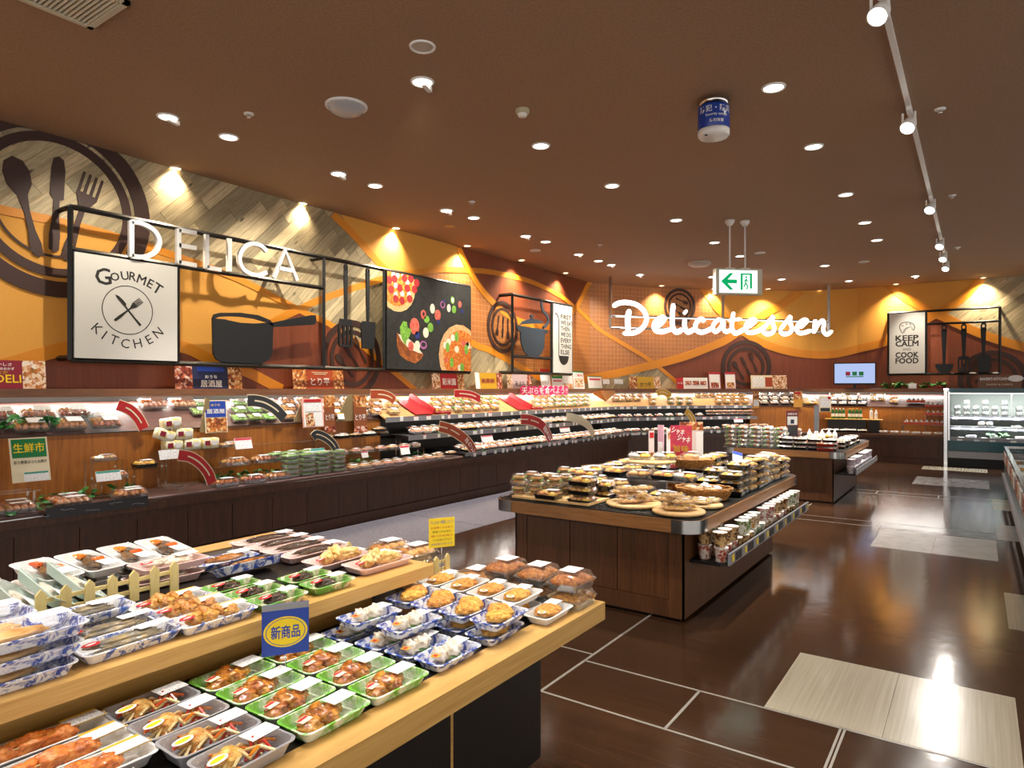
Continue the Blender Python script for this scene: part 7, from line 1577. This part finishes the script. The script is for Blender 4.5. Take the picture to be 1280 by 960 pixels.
for i in range(5): isl('cutlet', -2.32, 5.75 + i * .18, 2, 'black tray gratin in the middle rear row, ' + ORD[i] + ' from the front', dz=.06)
for i, (x, y, n) in enumerate(((-1.52, 5.08, 3), (-1.71, 5.1, 2), (-1.52, 5.24, 4), (-1.71, 5.27, 3), (-1.71, 5.44, 2), (-1.86, 5.72, 2), (-1.71, 5.6, 2), (-1.9, 4.62, 1), (-2.08, 4.62, 1))): isl('cutlet', x, y, n, 'black tray gratin at the right side, ' + ORD[i] + ' stack', dz=.058)
for i in range(7): isl(('bread', 'noodle', 'bread', 'cheese')[i % 4], -1.5, 5.4 + i * .19, 4 if i < 5 else 3, 'clear bread pack along the right edge, ' + ORD[i] + ' stack from the front', dz=.056, rz=R(90))
for i in range(5): isl('bread', -1.7, 5.8 + i * .2, 3, 'clear bread pack in the inner right row, ' + ORD[i] + ' stack', dz=.056, rz=R(80))
for i in range(4): isl('noodle', -2.05, 5.8 + i * .2, 3, 'noodle pack in the tall rear stack, ' + ORD[i] + ' from the front', dz=.058)
# posters on the nearer island
def stand_poster(x, y, z, w, h, rz, bg, label, items, pole=0):
    r = empty('standing_poster', (x, y, z), rz); tag(r, label, 'poster', 'posters standing on the islands'); MB().box((-w / 2, 0, pole), (w / 2, .008, pole + h), bg).build('board', r); MB().box((-w * .4, -.03, 0), (w * .4, .03, .01), acryl_m).build('foot', r)
    if pole: MB().tube([(0, .004, 0), (0, .004, pole)], .004, steel_m, 6).build('pole', r)
    for i, p in enumerate(items):
        yy = -.0012 - .0012 * i
        if p[0] == 'p': MB().rect(-w / 2 + p[2] * w, pole + p[3] * h, -w / 2 + p[4] * w, pole + p[5] * h, yy, PHOTO.get(p[1], p[1])).build('picture' if p[1] in PHOTO else 'printed_panel', r)
        else: text(p[1], p[2], r, -w / 2 + p[3] * w, pole + p[4] * h, p[5] * h, yy, w=p[6] * w, bold=.02, rot=p[7] if len(p) > 7 else 0)
hot = pattern_tray('poster_hot_pink', '#c01f45', '#d8563a', 10, .5, .7); pale_p = plain('poster_pale', '#e8d8d0', .5)
stand_poster(-2.12, 5.62, IZ + .12, .185, .37, YAW + R(-4), hot, 'hot pink poster with white lettering on the nearer island', [('t', 'シャキ', paper_m, .35, .86, .16, .6, -.3), ('t', 'シャキ', paper_m, .62, .68, .16, .6, -.3), ('t', '旨味', gold_m, .5, .45, .16, .7), ('t', 'たっぷり', gold_m, .5, .28, .13, .8), ('t', 'ナゲット', yellow_m, .5, .08, .1, .8)])
stand_poster(-2.05, 5.68, IZ + .12, .2, .4, YAW + R(-4), pale_p, 'pale picture poster just behind the hot pink poster', [('p', 'b', 0, .82, 1, 1), ('p', paper_m, .7, 0, 1, .78)])
stand_poster(-2.24, 5.72, IZ + .1, .12, .35, YAW + R(25), paper_m, 'white poster with red disc left of the hot pink poster', [('p', 'r', .5, .3, 1, .6), ('p', 'm', .1, .75, .9, .95)])
stand_poster(-2.42, 5.68, IZ + .1, .06, .33, YAW + R(30), pale_p, 'thin pale poster seen edgewise, left one', [('p', 'm', 0, .1, 1, .4), ('p', red_m, .1, .8, .9, .95)]); stand_poster(-2.36, 5.74, IZ + .1, .07, .38, YAW + R(-55), MATS['card_pink'], 'thin pink poster seen edgewise, right one', [('p', paper_m, .1, .1, .9, .6)])
for i, (px, py, lb) in enumerate(((841, 608, 'tilted red and white card before the basket'), (886, 592, 'tilted red card above the basket'), (922, 572, 'tilted blue and white card among gratin trays'))):
    p = at_z(px, py, IZ + .06); r = empty('leaning_card', (p.x, p.y, IZ + .02), YAW + R(10)); r.rotation_euler = (R(-35), R(14), YAW); tag(r, lb, 'sign card'); MB().box((-.055, 0, 0), (.055, .003, .12), paper_m).build('board', r); MB().rect(-.055, .08, .055, .12, -.001, (red_m, red_m, blue_m)[i]).build('printed_panel', r); MB().rect(-.045, .01, .045, .07, -.001, (PHOTO['b'], label_m, label_m)[i]).build('picture', r)
# ---- farther island
def is2(key, x, y, n, label, dz=.055, rz=None): isl(key, x, y, n, label, rz, IZ, dz, group='packs on the farther island')
for i in range(5): is2('salad', -2.86 + i * .17, 9.52, 5, 'clear garnished pack at the left front, ' + ORD[i] + ' stack', .052)
for i in range(4): is2('sushi2', -2.1 + i * .18 - .02, 9.52, 3, 'black sushi pack in the front middle, ' + ORD[i] + ' stack', .053)
for i in range(2): is2('bento2', -1.62 + i * .0, 9.5 + i * .2, 2, 'red bento box near the chrome corner, ' + ORD[i] + ' stack', .056)
is2('bento2', -1.84, 9.75, 2, 'red bento box behind the black sushi packs', .056)
for i in range(6): is2(('sushi', 'bento')[i % 2], -1.55, 9.95 + i * .24, 2, 'pack along the right edge, ' + ORD[i] + ' stack from the front', .055)
for i in range(6): is2(('platter', 'sushi')[i % 2], -1.95, 9.95 + i * .27, 2, 'pack in the second row from the right, ' + ORD[i] + ' stack', .06)
for i in range(5): is2(('salad', 'deli2', 'cold')[i % 3], -2.3, 9.85 + i * .28, 4, 'pack in the middle row, ' + ORD[i] + ' stack from the front', .052)
for i in range(5): is2(('cold', 'salad')[i % 2], -2.65, 9.85 + i * .3, 4, 'pack in the left row, ' + ORD[i] + ' stack from the front', .052)
stand_poster(-2.2, 10.25, IZ, .17, .37, YAW, plain('poster_wine', '#6a2028', .5), 'wine red menu poster on a pole on the farther island', [('p', paper_m, .08, .45, .92, .78), ('p', dgrey_m, .08, .04, .92, .42), ('p', navy_m, .35, .5, .65, .66), ('t', 'お知らせ', paper_m, .5, .88, .09, .8)], .12)
stand_poster(-1.9, 10.4, IZ, .07, .36, YAW, grey_m, 'thin grey sign pole on the farther island', [], .2)
for i in range(5): o = MB().lathe([(.03, 0), (.035, .01), (.035, .12), (.012, .16), (.012, .18)], tray_w, 12).build('sauce_bottle', None, (-2.15 + .09 * i, 11.2 + .05 * (i % 2), IZ + .0)); tag(o, f'white sauce bottle at the back of the farther island, {ordn(i)} from the left', 'bottle', 'white sauce bottles')
# ================================================================= refrigerator
fx0, fx1 = -.47, 2.6; rf = empty('refrigerated_cabinet', ((fx0 + fx1) / 2, 15.9, 0)); tag(rf, 'teal open refrigerated cabinet with lit shelves at the back right', 'refrigerator'); ro = Vector((-rf.location.x, -rf.location.y, 0))
def rbox(lo, hi, m, name): return MB().box(lo, hi, m).build(name, rf, ro)
rbox((fx0, 15.55, 0), (fx1, 16.5, .16), frame_m, 'kick_plate'); rbox((fx0, 15.42, .17), (fx1, 15.5, .3), rail_m, 'bumper'); rbox((fx0, 15.44, .305), (fx1, 15.6, .5), teal_m, 'lower_front'); rbox((fx0, 15.5, .16), (fx1, 16.5, .31), frame_m, 'base_body')
inner = plain('fridge_interior', '#9aa094', .5); rbox((fx0, 15.5, .5), (fx1, 16.5, .52), white_m, 'deck'); rbox((fx0, 16.4, .5), (fx1, 16.5, 1.45), inner, 'back_panel'); rbox((fx0, 15.58, 1.42), (fx1, 16.5, 1.49), teal_m, 'canopy'); rbox((fx0, 15.56, 1.445), (fx1, 15.6, 1.51), teal_m, 'canopy_front'); rbox((fx0 + .02, 15.62, 1.405), (fx1, 15.66, 1.42), strip_g, 'light_strip'); rbox((1.0, 15.553, 1.45), (1.9, 15.56, 1.505), white_m, 'canopy_panel')
rbox((fx0, 15.45, .5), (fx0 + .03, 16.5, 1.45), chrome_m, 'side_panel'); navyd = plain('shelf_navy', '#1a2038', .4)
for y, z in ((15.78, .96), (15.68, .76)): s_ = rbox((fx0 + .03, y, z - .02), (fx1, 16.4, z), white_m, 'shelf'); rbox((fx0 + .03, y - .012, z - .045), (fx1, y, z + .005), rail_m, 'shelf_rail'); rbox((fx0 + .03, y + .01, z - .06), (fx1, 16.39, z - .03), navyd, 'shelf_underside')
rbox((fx0, 15.47, .5), (fx1, 15.485, .57), rail_m, 'shelf_rail')
mul = rbox((.52, 15.8, .97), (.54, 15.82, 1.41), chrome_m, 'mullion')
for z, y in ((.953, 15.765), (.753, 15.665), (.53, 15.466)):
    for i in range(9): q = MB(); label_quad(q, 0, 0, 0, .09, .05, label_m, 0, R(90)); t = q.build('price_tag', rf); t.location = Vector((fx0 + .15 + i * .3 + random.uniform(-.05, .05), y - .003, z - .02)) + ro
for z, y, e in ((1.4, 15.66, 60), (.93, 15.7, 26), (.73, 15.6, 26)):
    l = bpy.data.lights.new('fridge_strip_light', 'AREA'); l.shape = 'RECTANGLE'; l.size = 2.9; l.size_y = .03; l.energy = e; l.color = (.9, .94, 1); o = bpy.data.objects.new('fridge_strip_light', l); C.objects.link(o); o.location = (1.05, y, z); o.rotation_euler = (R(15), 0, 0)
def frg(key, z, y, x0, x1, n, desc, skip=(), stack=1, dz=.09, sc=1.0):
    for i in range(n):
        if i in skip: continue
        for k in range(stack if i % 2 else max(1, stack - 1)): put(key, (x0 + (x1 - x0) * (i + .5) / n, y + random.uniform(-.01, .01), z + k * PKD[key][2] * sc), random.uniform(-.1, .1), f'{desc}, {ordn(i)} from the left' + ('' if stack == 1 else ', ' + ('bottom', 'second layer', 'third layer')[k]), 'cold packs in the refrigerator', 'food pack', scale=sc)
frg('cake', .962, 15.86, -.4, .5, 6, 'white snack tub on the top refrigerator shelf', stack=3, dz=.085, sc=1.3); frg('cake', .962, 15.86, .58, 1.5, 7, 'white snack tub right of the mullion', stack=3, dz=.085, sc=1.25)
frg('cake', .762, 15.76, -.0, .25, 2, 'white tub alone on the middle refrigerator shelf', sc=1.3); frg('cold', .762, 15.78, .5, 1.5, 5, 'flat white pack on the middle refrigerator shelf', stack=2, dz=.045); frg('cold', .522, 15.58, -.38, 1.5, 10, 'flat white pack on the refrigerator deck', stack=2, dz=.045)
ivy((.35, 15.55, .585), 0, .35, 20, 'green leaf garnish on the refrigerator deck', .06, 1.4)
bk = empty('bakery_sign', (1.0, 15.64, 1.51)); tag(bk, "brown wooden BAKER'S KITCHEN sign on the refrigerator top", 'sign'); L = plane_of(bk); x0, x1 = L(1222.5, 470)[0], L(1277, 470)[0]; z1 = L(1240, 468.5)[1]
MB().box((x0, 0, 0), (x1, .03, z1), trim_m).build('board', bk); text("BAKER'S KITCHEN", paper_m, bk, x0 + (x1 - x0) * .38, z1 * .7, z1 * .22, -.003, w=(x1 - x0) * .66, bold=.02); text('BAKERY & SWEETS', cream_m, bk, x0 + (x1 - x0) * .5, z1 * .28, z1 * .12, -.003, w=(x1 - x0) * .6)
MB().plate(disc(x0 + (x1 - x0) * .87, z1 * .72, z1 * .24, 20, 1.9), -.004, -.001, paper_m).build('oval_mark', bk)
# ================================================================= open freezer at the right edge
fz = empty('open_freezer', (.95, 8.5, 0)); tag(fz, 'low open-top freezer with glass rim at the right picture edge', 'freezer'); fo = Vector((-.95, -8.5, 0)); FX0, FX1, FY0, FY1 = .32, 1.6, 5.0, 12.0
def zbox(lo, hi, m, name): return MB().box(lo, hi, m).build(name, fz, fo)
zbox((FX0 + .06, FY0 + .06, 0), (FX1 - .06, FY1 - .06, .1), frame_m, 'kick_plate'); zbox((FX0, FY0, .1), (FX1, FY1, .42), teal_m, 'tub_body'); zbox((FX0 - .03, FY0 - .03, .22), (FX1 + .03, FY1 + .03, .28), rail_m, 'bumper')
for a in ((FX0, FY0, FX0 + .03, FY1), (FX1 - .03, FY0, FX1, FY1), (FX0, FY1 - .03, FX1, FY1), (FX0, FY0, FX1, FY0 + .03)): zbox((a[0], a[1], .42), (a[2], a[3], .64), glass_m, 'glass_wall'); zbox((a[0] - .006, a[1] - .006, .64), (a[2] + .006, a[3] + .006, .67), chrome_m, 'rim')
k = 0
for i in range(16): zbox((FX0 - .008, FY0 + .2 + i * .43, .45), (FX0, FY0 + .2 + i * .43 + .34, .6), (photo_mix, photo_red, paper_m)[i % 3], 'side_picture')
for i in range(14):
    for j in range(2): put('bento' if (i + j) % 2 else 'cold', (.5 + j * .25, 5.6 + i * .46, .425), R(90), f'frozen pack in the open freezer, {("left", "right")[j]} row, {ordn(13 - i)} from the far end', 'packs in the open freezer', 'food pack', scale=1.4)
proto_done()
